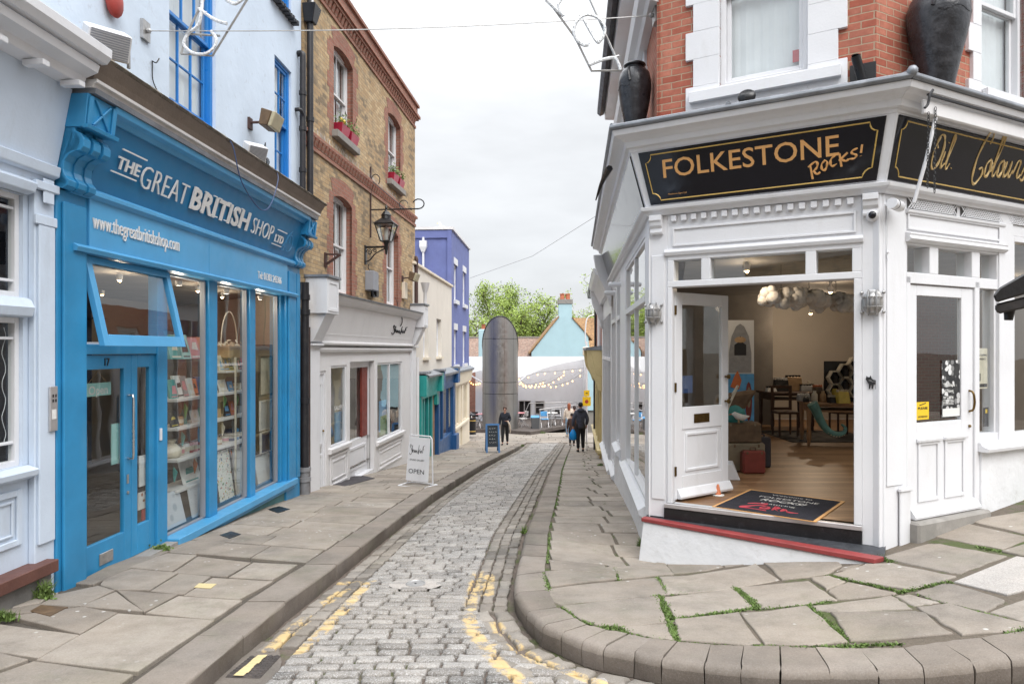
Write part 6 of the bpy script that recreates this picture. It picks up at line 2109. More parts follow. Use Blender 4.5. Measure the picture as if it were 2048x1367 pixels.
def folding_chair(label,loc,rz,mt,grp='folding chairs on the cafe deck'):
 F=Frame(loc[0],loc[1],math.cos(rz),math.sin(rz))
 T=thing('folding_chair',label,'chair',F,(0,0,loc[2]),grp)
 z=loc[2]
 for s_ in(-0.2,0.2):
  MB().tube([(s_,-0.2,z),(s_,0.22,z+0.85)],0.017,6).build('leg','alu',T)
  MB().tube([(s_*0.9,0.25,z),(s_*0.9,-0.2,z+0.45)],0.017,6).build('leg','alu',T)
 MB().box(-0.21,0.21,-0.22,0.16,z+0.43,z+0.46).build('seat',mt,T,bevel=0.01)
 MB().box(-0.21,0.21,0.17,0.20,z+0.58,z+0.84).build('backrest',mt,T,bevel=0.01)
 return T
def bistro_table(label,loc,mt):
 T=thing('bistro_table',label,'table',WORLD,loc,'tables on the cafe deck')
 x,y,z=loc
 MB().lathe([(0.001,0.70),(0.32,0.70),(0.33,0.715),(0.32,0.73),(0.001,0.73)],loc,24).build('tabletop',mt,T,smooth=False)
 for s_ in(-1,1):
  MB().tube([(x-0.22*s_,y,z),(x+0.2*s_,y,z+0.70)],0.015,6).build('leg','alu',T)
 return T
DZ=-2.56
folding_chair('blue folding chair behind the deck railing',(1.75,36.9,DZ),0.2,'g_sky')
folding_chair('white chair near the cafe doorway',(0.62,37.2,DZ),-1.2,'g_white')
folding_chair('dark folding chair behind the railing, left of the pale one',(2.55,38.0,DZ),0.3,'black_iron')
folding_chair('dark folding chair behind the railing, farthest right',(3.15,38.7,DZ),-0.2,'black_iron')
folding_chair('pale grey folding chair between the two dark ones',(2.25,38.3,DZ),2.8,'g_grey')
bistro_table('round pink topped table close to the steel cylinder',(0.42,37.6,DZ),'g_pink')
bistro_table('round pale table among the chairs behind the railing',(2.2,37.6,DZ),'g_white')
bistro_table('round pink topped table left of the steel cylinder',(-1.75,36.9,DZ),'g_pink')
folding_chair('dark folding chair left of the steel cylinder',(-1.95,36.6,DZ),0.4,'black_iron')
STR=[([(1037,752),(1045,764),(1058,768),(1075,765),(1092,760)],9),([(1037,762),(1052,770),(1070,770),(1085,768),(1100,764),(1120,752),(1130,744)],13),([(1052,752),(1080,744),(1110,742),(1145,738),(1167,736)],7),([(1085,768),(1105,770),(1125,766),(1145,758),(1168,742)],7),([(938,756),(945,764),(955,764),(962,762)],6)]
bm_=None
for i,(pl,nb)in enumerate(STR):
 P=catmull3([far(x,y,38.6+0.35*i)for x,y in pl],6)
 c=P[0]
 T=thing('string_lights',['string of warm bulbs hanging lowest by the steel cylinder','string of warm bulbs swagged across the middle under the white canopy','highest string of warm bulbs along the canopy edge','string of warm bulbs running to the lower right','short string of warm bulbs left of the steel cylinder'][i],'string lights',WORLD,c,'bulb strings under the white canopy')
 MB().tube(P,0.008,4).build('cable','black_iron',T)
 for k in range(nb):
  p=P[int((k+0.5)/nb*(len(P)-1))]
  MB().ball((p.x,p.y,p.z-0.11),0.034,0.034,0.046,8).build('bulb','bulb',T,smooth=True)
T=thing('sign_post','white post with two small yellow parking signs at the end of the right pavement','post',WORLD,(3.45,31.6,-2.64))
MB().tube([(3.45,31.6,-2.64),(3.45,31.6,2.0)],0.045,10).build('pole','white_grey',T,smooth=True)
for(z0,z1,w_)in((-0.72,-0.30,0.19),(-0.27,0.0,0.13)):
 o=MB().box(3.45-w_,3.45+w_,31.53,31.55,z0-0.25,z1-0.25).build('sign','yellow_sign',T)
 if w_>0.15:
  mm=MB().lathe([(0.001,0),(0.085,0),(0.085,0.004),(0.001,0.004)],(0,0,0),16)
  mm.v=[(3.45+x,31.528-z,-0.77+y)for x,y,z in mm.v]
  mm.build('roundel','g_red',o)
 else:
  MB().box(3.40,3.50,31.526,31.529,-0.40,-0.36).build('arrow','ink',o)
MB().box(3.28,3.62,31.5,31.7,1.35,1.75).build('junction_box','cream_paint',T,bevel=0.02)
MB().tube(catmull3([(3.4,31.6,1.9),(3.4,31.6,2.6),(3.5,31.6,3.1),(3.8,31.6,3.25)],4),0.03,6).build('lamp_arm','white_grey',T,smooth=True)
# trees
def tree(label,x,y,zb,h,spread,nleaf,seed,lean=0.0,group=None):
 rg=random.Random(seed)
 T=thing('tree',label,'tree',WORLD,(x,y,zb),group)
 tr=MB()
 tips=[]
 for s_ in range(5):
  a=s_*1.256+rg.uniform(-.3,.3)
  p=Vector((x+0.25*math.cos(a),y+0.25*math.sin(a),zb))
  d=Vector((math.cos(a)*0.28+lean,math.sin(a)*0.28,1)).normalized()
  path=[p]
  L=h*rg.uniform(0.75,0.98)
  k=9
  for i in range(k):
   d=(d+Vector((rg.gauss(0,.08)+math.cos(a)*0.03,rg.gauss(0,.08)+math.sin(a)*0.03,0.03))).normalized()
   p=p+d*(L/k)
   path.append(p.copy())
   if i>=2:
    for _ in range(4):
     b_=rg.uniform(0,6.283)
     bd=Vector((math.cos(b_),math.sin(b_),rg.uniform(0.1,0.8))).normalized()
     ln=spread*rg.uniform(0.25,0.75)*(1.15-0.55*i/k)
     bp=[p.copy()]
     q=p.copy()
     for j in range(4):
      bd=(bd+Vector((rg.gauss(0,.18),rg.gauss(0,.18),rg.gauss(0.06,.12)))).normalized()
      q=q+bd*ln/4
      bp.append(q.copy())
      tips.append((q.copy(),0.35+0.25*rg.random()))
      if j>0:
       for _2 in range(2):
        t=q+Vector((rg.gauss(0,.4),rg.gauss(0,.4),rg.gauss(0.1,.35)))
        tr.tube([q,(q+t)/2+Vector((0,0,0.05)),t],[0.014,0.010,0.005],3,cap=False)
        tips.append((t,0.3))
     tr.tube(bp,[0.045,0.035,0.026,0.018,0.010],4,cap=False)
  tr.tube(path,[0.15*(1-0.85*i/k)+0.012 for i in range(k+1)],6)
  tips.append((path[-1],0.4))
 tr.build('trunk','bark',T,smooth=True)
 cr=MB()
 for _ in range(nleaf):
  c,r0=tips[int(rg.random()*len(tips))]
  p=c+Vector((rg.gauss(0,1),rg.gauss(0,1),rg.gauss(0,1)))*r0*0.62
  u=Vector((rg.gauss(0,1),rg.gauss(0,1),rg.gauss(0,1))).normalized()
  v=u.orthogonal().normalized()
  s_=rg.uniform(0.06,0.13)
  cr.poly([p-u*s_,p+v*s_*0.62,p+u*s_,p-v*s_*0.62],0,rg.random())
 cr.build('crown','leaf_tree',T)
tree('large spring green tree with airy crown behind the steel cylinder',0.1,63,-2.5,10.0,4.3,21000,3)
tree('smaller green tree right of the chimney behind the turquoise house',6.2,60,-2.5,8.0,3.0,6500,5,group=None)
tree('green tree at far left partly hidden by the purple building',-4.2,61,-2.5,7.6,3.2,7500,8)
tree('green tree to the right of the turquoise house',12.5,58,-2.5,11.0,4.5,9000,13)
tree('slender green tree between the tall tree and the chimney',3.4,66,-2.5,8.0,3.2,7500,17)
# STREET FURNITURE AND FIXTURES
ul,_=FB.hit(730,515,0)
T=thing('wall_lantern','black Victorian style lantern on a scrolled iron bracket on the brick wall','lamp',FB,(ul,0,3.55))
m=MB().box(ul-0.05,ul+0.05,-0.03,0.0,3.50,3.92)
m.tube([(ul,-0.02,3.88),(ul,-0.50,3.88)],0.024,8)
m.tube(catmull3([(ul,-0.03,3.56),(ul,-0.12,3.60),(ul,-0.22,3.72),(ul,-0.36,3.80),(ul,-0.45,3.84)],4),0.014,6)
for cv,cz,rr in((-0.10,3.77,0.07),(-0.22,3.80,0.05)):
 m.tube([(ul,cv+rr*(1-t/26)*math.cos(t*0.5),cz+rr*(1-t/26)*math.sin(t*0.5))for t in range(20)],0.009,5)
m.build('bracket','black_iron',T,smooth=True)
lc=(ul,-0.48,0)
m=MB().lathe([(0.001,3.70),(0.02,3.72),(0.03,3.80),(0.045,3.84),(0.04,3.92),(0.07,3.98),(0.075,4.0)],lc,12)
m.build('stem','black_iron',T,smooth=True)
zb_,zt_=4.0,4.36
rb,rt=0.10,0.20
cr_=lambda r,z:[(ul+sx*r,-0.48+sy*r,z)for sx,sy in((-1,-1),(1,-1),(1,1),(-1,1))]
m=MB()
for(a,b_)in zip(cr_(rb,zb_),cr_(rt,zt_)):
 m.tube([a,b_],0.014,4)
for r,z in((rb,zb_),(rt,zt_)):
 q=cr_(r,z)
 for i in range(4):
  m.tube([q[i],q[(i+1)%4]],0.014,4)
m.hexa(cr_(rt+0.03,zt_+0.01),cr_(rt*0.45,zt_+0.14))
m.lathe([(0.11,zt_+0.13),(0.10,zt_+0.20),(0.12,zt_+0.21),(0.06,zt_+0.30),(0.03,zt_+0.31),(0.02,zt_+0.34),(0.032,zt_+0.38),(0.001,zt_+0.47)],lc,12)
m.build('lantern_frame','black_iron',T)
m=MB()
q0,q1=cr_(rb*0.97,zb_),cr_(rt*0.97,zt_)
for i in range(4):
 m.poly([q0[i],q0[(i+1)%4],q1[(i+1)%4],q1[i]])
m.build('pane','glass',T)
MB().lathe([(0.03,4.02),(0.045,4.06),(0.05,4.28),(0.02,4.33)],lc,10).build('bulb','g_white',T,smooth=True)
ub,_=FB.hit(740,380,0)
T=thing('sign_bracket','empty wrought iron sign bracket with curled ends on the brick wall','bracket',FB,(ub,0,4.3))
m=MB()
m.box(ub-0.02,ub+0.02,-0.03,0.0,4.15,5.75)
m.build('wall_bar','rust_pipe',T)
m=MB()
za=4.78
m.tube([(ub,-0.02,za),(ub,-1.12,za)],0.016,6)
m.tube([(ub,-1.12-0.13*math.sin(t*0.55),za+0.11*(1-math.cos(t*0.55)))for t in range(9)],0.014,6)
m.tube([(ub,-0.03,5.45),(ub,-0.78,za+0.02)],0.011,6)
m.tube([(ub,-0.03-0.10*(1-math.cos(t*0.5)),5.45+0.13*math.sin(t*0.5))for t in range(9)],0.011,5)
m.tube([(ub,-0.78+0.10*math.sin(t*0.5),za+0.10-0.10*math.cos(t*0.5))for t in range(10)],0.011,5)
m.ball((ub,-0.95,za),0.03,n=8)
m.build('arm','black_iron',T,smooth=True)
def leaves(mb,c,rx,ry,rz,n,s0,s1,rg=rnd):
 for _ in range(n):
  p=Vector((c[0]+rg.gauss(0,.45)*rx,c[1]+rg.gauss(0,.45)*ry,c[2]+abs(rg.gauss(0,.5))*rz))
  u=Vector((rg.gauss(0,1),rg.gauss(0,1),rg.gauss(0.4,1))).normalized()
  v=u.orthogonal().normalized()
  s_=rg.uniform(s0,s1)
  mb.poly([p-u*s_,p+v*s_*0.5,p+u*s_,p-v*s_*0.5])
for i,(u,z,fc,lb)in enumerate(((2.12,5.84,'g_yellow','red window box with yellow flowers, left box of the near upper sill'),(2.68,5.84,'leaf_green','red window box of green leaves, right box of the near upper sill'),(5.85,5.84,'leaf_green','red window box of bushy greenery, left box of the far upper sill'),(6.42,5.84,'g_pink','red window box with small pink flowers, right box of the far upper sill'))):
 T=thing('window_box',lb,'planter',FB,(u,-0.05,z),'flower boxes on the brick building')
 MB().hexa([(u-.19,-0.11,z),(u+.19,-0.11,z),(u+.19,0.03,z),(u-.19,0.03,z)],[(u-.24,-0.15,z+.19),(u+.24,-0.15,z+.19),(u+.24,0.06,z+.19),(u-.24,0.06,z+.19)]).build('box','red_planter',T,bevel=0.006)
 m=MB()
 leaves(m,(u,-0.05,z+0.18),0.30,0.14,0.20,160,0.025,0.05)
 m.build('foliage','leaf_green',T)
 if fc!='leaf_green':
  for _ in range(9):
   MB().ball((u+rnd.uniform(-.2,.2),-0.05+rnd.uniform(-.08,.06),z+0.27+rnd.uniform(-.04,.06)),0.030,n=6).build('flower',fc,T)
T=thing('downpipe','long black downpipe with hopper head between blue render and brick','pipe',FB,(0.42,-0.08,4.1))
m=MB().tube([(0.43,-0.09,8.0),(0.43,-0.09,3.95)],0.055,10)
for z in(5.55,7.4):
 m.tube([(0.43,-0.09,z),(0.43,-0.09,z+0.08)],0.068,10)
m.build('pipe','pipe',T,smooth=True)
m=MB().hexa([(0.34,-0.17,7.25),(0.52,-0.17,7.25),(0.52,-0.01,7.25),(0.34,-0.01,7.25)],[(0.28,-0.24,7.55),(0.58,-0.24,7.55),(0.58,0.0,7.55),(0.28,0.0,7.55)])
m.build('hopper','black_iron',T,bevel=0.01)
MB().tube(catmull3([(0.43,-0.1,7.55),(0.43,-0.1,7.75),(0.40,-0.05,7.9),(0.38,0.0,7.95)],4),0.05,8).build('swan_neck','white_grey',T,smooth=True)
T=thing('downpipe','black soil pipe with side elbow on the edge of the pale blue wall','pipe',FL,(5.80,-0.07,4.1))
m=MB().tube(catmull3([(5.80,0.0,6.60),(5.80,-0.08,6.60),(5.80,-0.09,6.5),(5.80,-0.09,6.2)],4)+[Vector((5.80,-0.09,3.9))],0.05,10)
m.tube(catmull3([(5.70,0.0,5.62),(5.70,-0.08,5.62),(5.78,-0.10,5.55),(5.80,-0.09,5.40)],4),0.035,8)
for z in(5.9,5.3,4.6):
 m.tube([(5.80,-0.09,z),(5.80,-0.09,z+0.07)],0.064,10)
m.build('pipe','pipe',T,smooth=True)
T=thing('downpipe','thick black downpipe with grey foot between the two shopfronts','pipe',FL,(5.86,-0.1,-0.85))
m=MB().tube([(5.86,-0.10,2.75),(5.86,-0.10,-0.50)],0.075,12)
for z in(2.2,2.45,0.7):
 m.tube([(5.86,-0.10,z),(5.86,-0.10,z+0.09)],0.092,12)
m.build('pipe','pipe',T,smooth=True)
m=MB().tube([(5.86,-0.10,-0.42),(5.86,-0.10,-0.86)],0.085,12)
for z in(-0.45,-0.62):
 m.tube([(5.86,-0.10,z),(5.86,-0.10,z+0.07)],0.105,12)
m.build('pipe_foot','pipe_grey',T,smooth=True)
m=MB().tube([(6.03,-0.09,2.0),(6.03,-0.09,-0.86)],0.05,10)
m.build('service_pipe','rust_pipe',T,smooth=True)
m=MB()
for k in range(3):
 m.tube([(6.12+0.012*k,-0.05+0.10*math.cos(t*0.42)-0.06,2.36+0.16*math.sin(t*0.42))for t in range(16)],0.009,5)
m.tube(catmull3([(6.0,-0.05,2.95),(6.1,-0.09,2.8),(6.06,-0.12,2.6),(6.12,-0.12,2.45)],5),0.008,5)
solo(m,'cable_coil','black_iron','coil of black cable beside the white corner box of the gallery','cable',FB,(0.4,-0.05,2.3))
# fittings on the blue shop's wall
def loudspeaker(lb,F,u,z,s_,yaw,grp=None):
 T=thing('loudspeaker',lb,'loudspeaker',F,(u,-0.25,z),grp)
 M=Matrix.Translation((u,-0.25,z+s_*0.55))@Matrix.Rotation(yaw,4,'Z')@Matrix.Rotation(R(28),4,'X')
 tr=lambda x,y,zz:tuple(M@Vector((x,y,zz)))
 a=s_/2
 m=MB().hexa([tr(-a,-a*0.8,-a*0.7),tr(a,-a*0.8,-a*0.7),tr(a,a*0.7,-a*0.7),tr(-a,a*0.7,-a*0.7)],[tr(-a,-a*0.8,a*0.7),tr(a,-a*0.8,a*0.7),tr(a,a*0.7,a*0.7),tr(-a,a*0.7,a*0.7)])
 m.build('cabinet','white_grey',T,bevel=0.012)
 m=MB()
 for k in range(11):
  zz=-a*0.60+k*a*0.12
  m.hexa([tr(-a*0.9,-a*0.805,zz),tr(a*0.9,-a*0.805,zz),tr(a*0.9,-a*0.84,zz),tr(-a*0.9,-a*0.84,zz)],[tr(-a*0.9,-a*0.805,zz+a*0.06),tr(a*0.9,-a*0.805,zz+a*0.06),tr(a*0.9,-a*0.84,zz+a*0.06),tr(-a*0.9,-a*0.84,zz+a*0.06)])
 m.build('grille','box_grey',T)
 m=MB()
 for q in(-1,1):
  m.tube([tr(q*(a+0.012),0,0),(u+q*(a+0.012)*math.cos(yaw),-0.25+q*(a+0.012)*math.sin(yaw),z+0.01)],0.016,5)
 m.box(u-a,u+a,-0.30,-0.20,z,z+0.012)
 m.box(u-0.03,u+0.03,-0.28,-0.22,4.07,z)
 m.build('bracket','galv',T)
 return T
u_,z_=FL.hit(212,75,-0.25)
loudspeaker('white loudspeaker beside the red disc on the ledge above the blue fascia',FL,u_,4.16,0.34,-0.75)
u_,z_=FL.hit(509,292,-0.25)
loudspeaker('white loudspeaker under the beige floodlight on the ledge above the blue fascia',FL,u_,4.14,0.27,-0.7)
u_,z_=FL.hit(229,4,-0.05)
m=MB().ball((u_,-0.05,z_),0.12,0.055,0.15,14)
solo(m,'alarm_bell','g_red','red rounded alarm box on the pale blue wall','alarm',FL,(u_,-0.05,z_),smooth=True)
def floodlight(lb,F,u,v,z,s_=0.17,face='tin_dirty'):
 T=thing('floodlight',lb,'floodlight',F,(u,v,z),None)
 m=MB().hexa([(u-s_,v-.02,z),(u+s_,v-.02,z),(u+s_,v+.10,z+.02),(u-s_,v+.10,z+.02)],[(u-s_,v-.09,z+.20),(u+s_,v-.09,z+.20),(u+s_,v+.06,z+.25),(u-s_,v+.06,z+.25)])
 m.build('housing','case_brown',T,bevel=0.01)
 m=MB().hexa([(u-s_*.95,v-.075,z-.01),(u+s_*.95,v-.075,z-.01),(u+s_*.95,v-.022,z+.0),(u-s_*.95,v-.022,z+.0)],[(u-s_*.95,v-.15,z+.19),(u+s_*.95,v-.15,z+.19),(u+s_*.95,v-.092,z+.20),(u-s_*.95,v-.092,z+.20)])
 m.build('lamp_face',face,T,bevel=0.01)
 m=MB().tube([(u,v+0.08,z+0.1),(u-0.05,-0.05,z+0.08),(u-0.05,0.0,z+0.06)],0.018,6)
 m.box(u-0.11,u+0.0,-0.03,0.0,z-0.02,z+0.14)
 m.build('arm','rust_pipe',T)
 return T
u_,z_=FL.hit(543,258,-0.3)
floodlight('beige fronted floodlight above the loudspeaker on the pale blue wall',FL,u_,-0.28,z_)
u_,z_=FB.hit(827,562,-0.3)
floodlight('beige fronted floodlight at the far corner of the brick building',FB,u_,-0.3,z_,0.2)
m=MB()
a=FL.hit(455,275,-0.5)
b_=FL.hit(545,320,-0.45)
m.tube(catmull3([(a[0],-0.40,4.09),(a[0]+0.05,-0.53,4.0),(a[0]+0.25,-0.55,3.62),(a[0]+0.75,-0.55,3.40),(a[0]+1.1,-0.55,3.50),(b_[0],-0.53,3.95),(b_[0],-0.45,4.10)],6),0.007,5)
solo(m,'hanging_cable','g_navy','thin loop of cable hanging across the blue fascia from the ledge','cable',FL,(a[0],-0.4,3.6))
m=MB()
u_=FL.hit(512,300,-0.3)[0]
for k in range(6):
 rr=0.10+0.015*k
 m.tube([(u_+0.25+rr*1.3*math.cos(t*0.45),-0.33+0.02*k+0.03*math.sin(t),4.12+rr*abs(math.sin(t*0.45))*1.2)for t in range(14)],0.006,4)
m.tube(catmull3([(u_+0.3,-0.3,4.2),(u_+0.55,-0.2,4.55),(u_+0.75,-0.1,4.3),(u_+1.0,-0.3,4.1)],6),0.007,4)
solo(m,'cable_tangle','black_iron','tangle of black cables on the ledge beside the lower loudspeaker','cable',FL,(u_,-0.3,4.1))
u_,z_=FL.hit(303,122,0)
m=MB().tube(catmull3([(u_,-0.005,z_),(u_,-0.05,z_-0.02),(u_+0.02,-0.07,z_+0.03),(u_+0.05,-0.05,z_+0.04)],4),0.007,5)
m.tube(catmull3([(u_,-0.01,z_),(u_-0.01,-0.02,z_-0.2),(u_+0.1,-0.015,z_-0.3),(u_+0.3,-0.01,z_-0.45)],5),0.006,4)
solo(m,'wall_hook','black_iron','small dark hook with a cable on the pale blue wall','hook',FL,(u_,0,z_))
# festive light arch on its wire across the street
PLN=7.2
LW=Vector(FL.w(*[FL.hit(288,62,0)[0]],0,FL.hit(288,62,0)[1]))
RWp=FR.w(12.95,0.09,FR.hit(1297,100,0.1)[1])
T=thing('light_arch','wire framed festive light arch with curled rope lights hung across the street','decoration',WORLD,(LW+RWp)/2)
m=MB()
m.tube([LW+(RWp-LW)*t+Vector((0,0,-0.06*math.sin(math.pi*t)))for t in[i/24 for i in range(25)]],0.006,4)
m.build('wire','galv',T)
for p,F in((LW,FL),(RWp,FR)):
 mm=MB()
 mm.box(p.x-0.03,p.x+0.03,p.y-0.07,p.y+0.07,p.z-0.10,p.z+0.10)
 mm.ball((p.x+(0.05 if F is FL else-0.05),p.y,p.z),0.03,n=6)
 mm.build('wall_plate','galv',T)
def fp(pts,dy=0.0):
 return[far(x,y,PLN+dy)for x,y in pts]
m=MB()
for pl in([(362,108),(425,112),(500,-10),(640,-210),(720,-270),(880,-270),(990,-200),(1095,0),(1150,75),(1183,142),(1243,141)],[(362,108),(372,72),(402,10),(440,-60),(600,-330),(760,-400),(900,-390),(1060,-250),(1180,0),(1230,112)],[(370,68),(440,72)],[(1178,128),(1238,112)]):
 m.tube(fp(pl),0.012,5)
m.build('arch_frame','galv',T)
for pl in([(405,-5),(402,30),(395,52),(375,70),(368,90),(385,106),(410,108),(428,95),(432,78),(422,62)],[(452,0),(470,8),(488,-4)],[(398,18),(430,40),(454,48)],[(1092,0),(1115,22),(1127,32)],[(1126,-5),(1117,8),(1116,18),(1126,32)],[(1177,90),(1166,90),(1152,78),(1148,60),(1156,40),(1172,30),(1192,34),(1208,50),(1209,68),(1200,82),(1194,84),(1180,62),(1168,40)],[(1178,130),(1205,120),(1228,116),(1236,126),(1241,140)]):
 P=catmull3(fp(pl,-0.02),5)
 m=MB().tube(P,0.017,6)
 for k in range(0,len(P),2):
  m.ball(P[k]+Vector((rnd.uniform(-.012,.012),-0.014,rnd.uniform(-.012,.012))),0.009,n=4)
 m.build('rope_light','rope_light',T)
m=MB().tube([far(940,556,26),far(1065,512,22),far(1195,430,16)],0.006,4)
solo(m,'overhead_cable','galv','thin overhead cable slanting across the sky above the trees','cable',WORLD,far(1065,500,22))
# fixtures on the corner shop
def urn(lb,F,u,v,z,h,sc=1.0):
 P=[(0.34,0),(0.36,0.02),(0.40,0.12),(0.52,0.32),(0.66,0.52),(0.74,0.68),(0.74,0.78),(0.66,0.88),(0.48,0.94),(0.40,0.955),(0.40,0.965),(0.47,0.97),(0.50,0.985),(0.47,1.0),(0.36,1.0),(0.30,0.96)]
 T=thing('urn',lb,'urn',F,(u,v,z),'urns on the corner shop ledge')
 MB().lathe([(r*h*0.34*sc,zz*h)for r,zz in P],(u,v,z),36).build('body','urn_black',T,smooth=True)
 m=MB()
 k=h*0.34*sc
 for s_ in(1,-1):
  m.tube(catmull3([(u+s_*k*0.45,v-0.3*k,z+h*0.92),(u+s_*k*0.66,v-0.35*k,z+h*0.86),(u+s_*k*0.70,v-0.28*k,z+h*0.74)],5),0.018,6)
 m.tube([(u+k*0.73*math.cos(t*0.2-2.6),v+k*0.73*math.sin(t*0.2-2.6),z+h*(0.70-0.02*math.sin(t*1.4)))for t in range(12)],0.010,5)
 m.build('moulded_rope','urn_black',T,smooth=True)
urn('black urn on the left end of the lead ledge above the street side',FR,12.55,-0.11,4.0,0.95,0.80)
uu,zz=FO.hit(1876,160,-0.14)
urn('large black urn on the ledge between the two upstairs windows',FO,uu,-0.14,4.0,1.02,1.03)
def bulkhead(lb,F,u,z):
 T=thing('bulkhead_light',lb,'lamp',F,(u,-0.01,z),'caged ship lamps on the white pilasters')
 m=MB().lathe([(0.001,0),(0.085,0),(0.088,0.02),(0.07,0.03),(0.001,0.03)],(0,0,0),18,sy=1.35)
 m.v=[(u+x,-0.012-zz_,z+y)for x,y,zz_ in m.v]
 m.build('base','galv',T,smooth=True)
 m=MB().ball((u,-0.06,z),0.062,0.06,0.10,14)
 m.build('glass','galv',T,smooth=True)
 m=MB()
 for zz_ in(-0.045,0.045):
  m.tube([(u+0.082*math.cos(t*0.3142),-0.03-0.10*math.sin(t*0.3142),z+zz_)for t in range(11)],0.007,5)
  for s_ in(-1,1):
   m.ball((u+s_*0.09,-0.025,z+zz_*2.0),0.017,n=6)
 for xx in(-0.035,0.035):
  m.tube([(u+xx,-0.03-0.10*math.sin(t*0.3142),z+0.115*math.cos(t*0.3142))for t in range(11)],0.007,5)
 m.build('cage','galv',T,smooth=True)
uu,zz=FD.hit(1300,627,-0.05)
bulkhead('caged ship lamp on the white pilaster left of the open door',FD,uu+0.03,zz)
uu,zz=FD.hit(1745,604,-0.05)
bulkhead('caged ship lamp on the white pilaster right of the open door',FD,uu,zz)
uu,zz=FD.hit(1494,190,-0.2)
T=thing('floodlight','round black floodlight lying on the lead ledge below the upstairs window','floodlight',FD,(uu,-0.2,3.98))
m=MB().lathe([(0.001,-0.03),(0.07,-0.03),(0.085,0.0),(0.085,0.03),(0.07,0.05),(0.001,0.06)],(0,0,0),18)
m.v=[(uu+x,-0.2-zq*0.9+y*0.3,4.075+y*0.8+zq*0.3)for x,y,zq in m.v]
m.build('housing','black_iron',T,smooth=True)
MB().tube([(uu,-0.2,3.97),(uu,-0.2,4.06)],0.016,6).build('stem','black_iron',T)
uu,zz=FD.hit(1711,152,0.05)
uu+=0.05
T=thing('flagpole_socket','black flagpole socket on a square plate on the brick pier','bracket',FD,(uu,0.09,4.03))
MB().box(uu-0.10,uu+0.12,0.075,0.099,4.02,4.30).build('plate','black_iron',T,bevel=0.005)
MB().tube([(uu+0.02,0.02,4.06),(uu-0.04,-0.11,4.31)],0.042,12).build('socket','black_iron',T,smooth=True)
MB().lathe([(0.001,0),(0.034,0.0),(0.034,0.004)],(uu-0.041,-0.113,4.313),12).build('bore','ink',T)
uu,zz=FD.hit(1745,430,-0.02)
T=thing('security_camera','white dome security camera with a black eye below the console','camera',FD,(uu,0,zz))
MB().ball((uu,-0.015,zz),0.058,0.06,0.062,16).build('housing','white',T,smooth=True)
MB().ball((uu,-0.065,zz-0.006),0.034,0.022,0.036,12).build('lens','black_gloss',T,smooth=True)
uu,zz=FO.hit(1797,407,-0.15)
T=thing('spotlight','white tubular spotlight on the corner between the two black signs','spotlight',FO,(uu,-0.05,zz))
m=MB().tube([(uu-0.08,-0.14,zz),(uu+0.10,-0.10,zz-0.01)],0.048,12)
m.tube([(uu+0.02,-0.10,zz),(uu+0.02,0.0,zz+0.02)],0.02,6)
m.build('body','white',T,smooth=True)
MB().tube([(uu-0.02,-0.128,zz-.003),(uu-0.012,-0.126,zz-.003)],0.0495,12).build('ring','black_iron',T)
m=MB().tube(catmull3([(uu+0.04,-0.03,zz-0.04),(uu+0.02,-0.02,zz-0.2),(uu+0.03,-0.02,zz-0.42),(uu+0.035,-0.025,zz-0.5)],5),0.006,5)
m.ball((uu+0.03,-0.03,zz-0.42),0.014,n=6)
m.build('cable','white',T)
T=thing('awning_arm','folded white awning arm leaning across the script lettered sign','awning',FO,(0.5,-0.2,3.0))
P=[FO.hit(1938,237,-0.36),FO.hit(1880,216,-0.36),FO.hit(1870,240,-0.36),FO.hit(1852,320,-0.30),FO.hit(1828,405,-0.22)]
V_=[-0.36,-0.36,-0.36,-0.30,-0.22]
m=MB().tube([(p[0],v,p[1])for p,v in zip(P,V_)],0.017,8)
m.build('arm','white',T,smooth=True)
m=MB()
a,b_=FO.hit(1856,200,-0.41),FO.hit(2120,262,-0.41)
m.box(a[0],5.0,-0.385,-0.345,3.66,3.79)
m.build('awning_box','white_grey',T,bevel=0.01)
m=MB()
m.box(a[0]-0.01,5.0,-0.425,-0.405,3.805,3.822)  # shade of the slot above the awning box, put in as a black strip
m.tube(catmull3([(a[0]+0.02,-0.44,3.85),(a[0]-0.03,-0.445,3.80),(a[0]-0.05,-0.44,3.72),(a[0]-0.08,-0.43,3.68)],4),0.012,5)
m.build('dark_gap_strip','ink',T)
for i,(px,y0,y1)in enumerate(((1857,225,375),(1871,215,385))):
 m=MB()
 v=-0.40
 p0,p1=FO.hit(px,y0,v),FO.hit(px-2,y1,v)
 n=26
 for k in range(n):
  t=k/n
  u,z=p0[0]+(p1[0]-p0[0])*t,p0[1]+(p1[1]-p0[1])*t
  dd=(p0[1]-p1[1])/n
  r0=0.010
  if k%2:
   pts=[(u+r0*math.cos(q*0.785),v,z-dd/2+dd*0.72*math.sin(q*0.785))for q in range(9)]
  else:
   pts=[(u,v+r0*math.cos(q*0.785),z-dd/2+dd*0.72*math.sin(q*0.785))for q in range(9)]
  m.tube(pts,0.0032,4,cap=False)
 solo(m,'chain','black_iron',('left' if i==0 else 'right')+' of two dark chains hanging before the script lettered sign','chain',FO,(p0[0],v,p1[1]),group='chains by the script lettered sign')
m=MB().tube(catmull3([FR.w(12.9,-0.42,3.65),FR.w(12.6,-0.50,3.55),FR.w(12.4,-0.56,3.40)],5),[0.035*(1-i/11)+0.004 for i in range(11)],6)
solo(m,'gutter_spike','black_iron','curved black spike sticking out below the ledge on the street side','spike',WORLD,FR.w(12.7,-0.45,3.5))
ua,_=FB.hit(735,565,0)
T=thing('meter_box','grey electrical box on the brick wall below the lantern','box',FB,(ua,0,2.85))
MB().box(ua-0.19,ua+0.19,-0.20,0.0,2.93,3.36).build('box','box_grey',T,bevel=0.012)
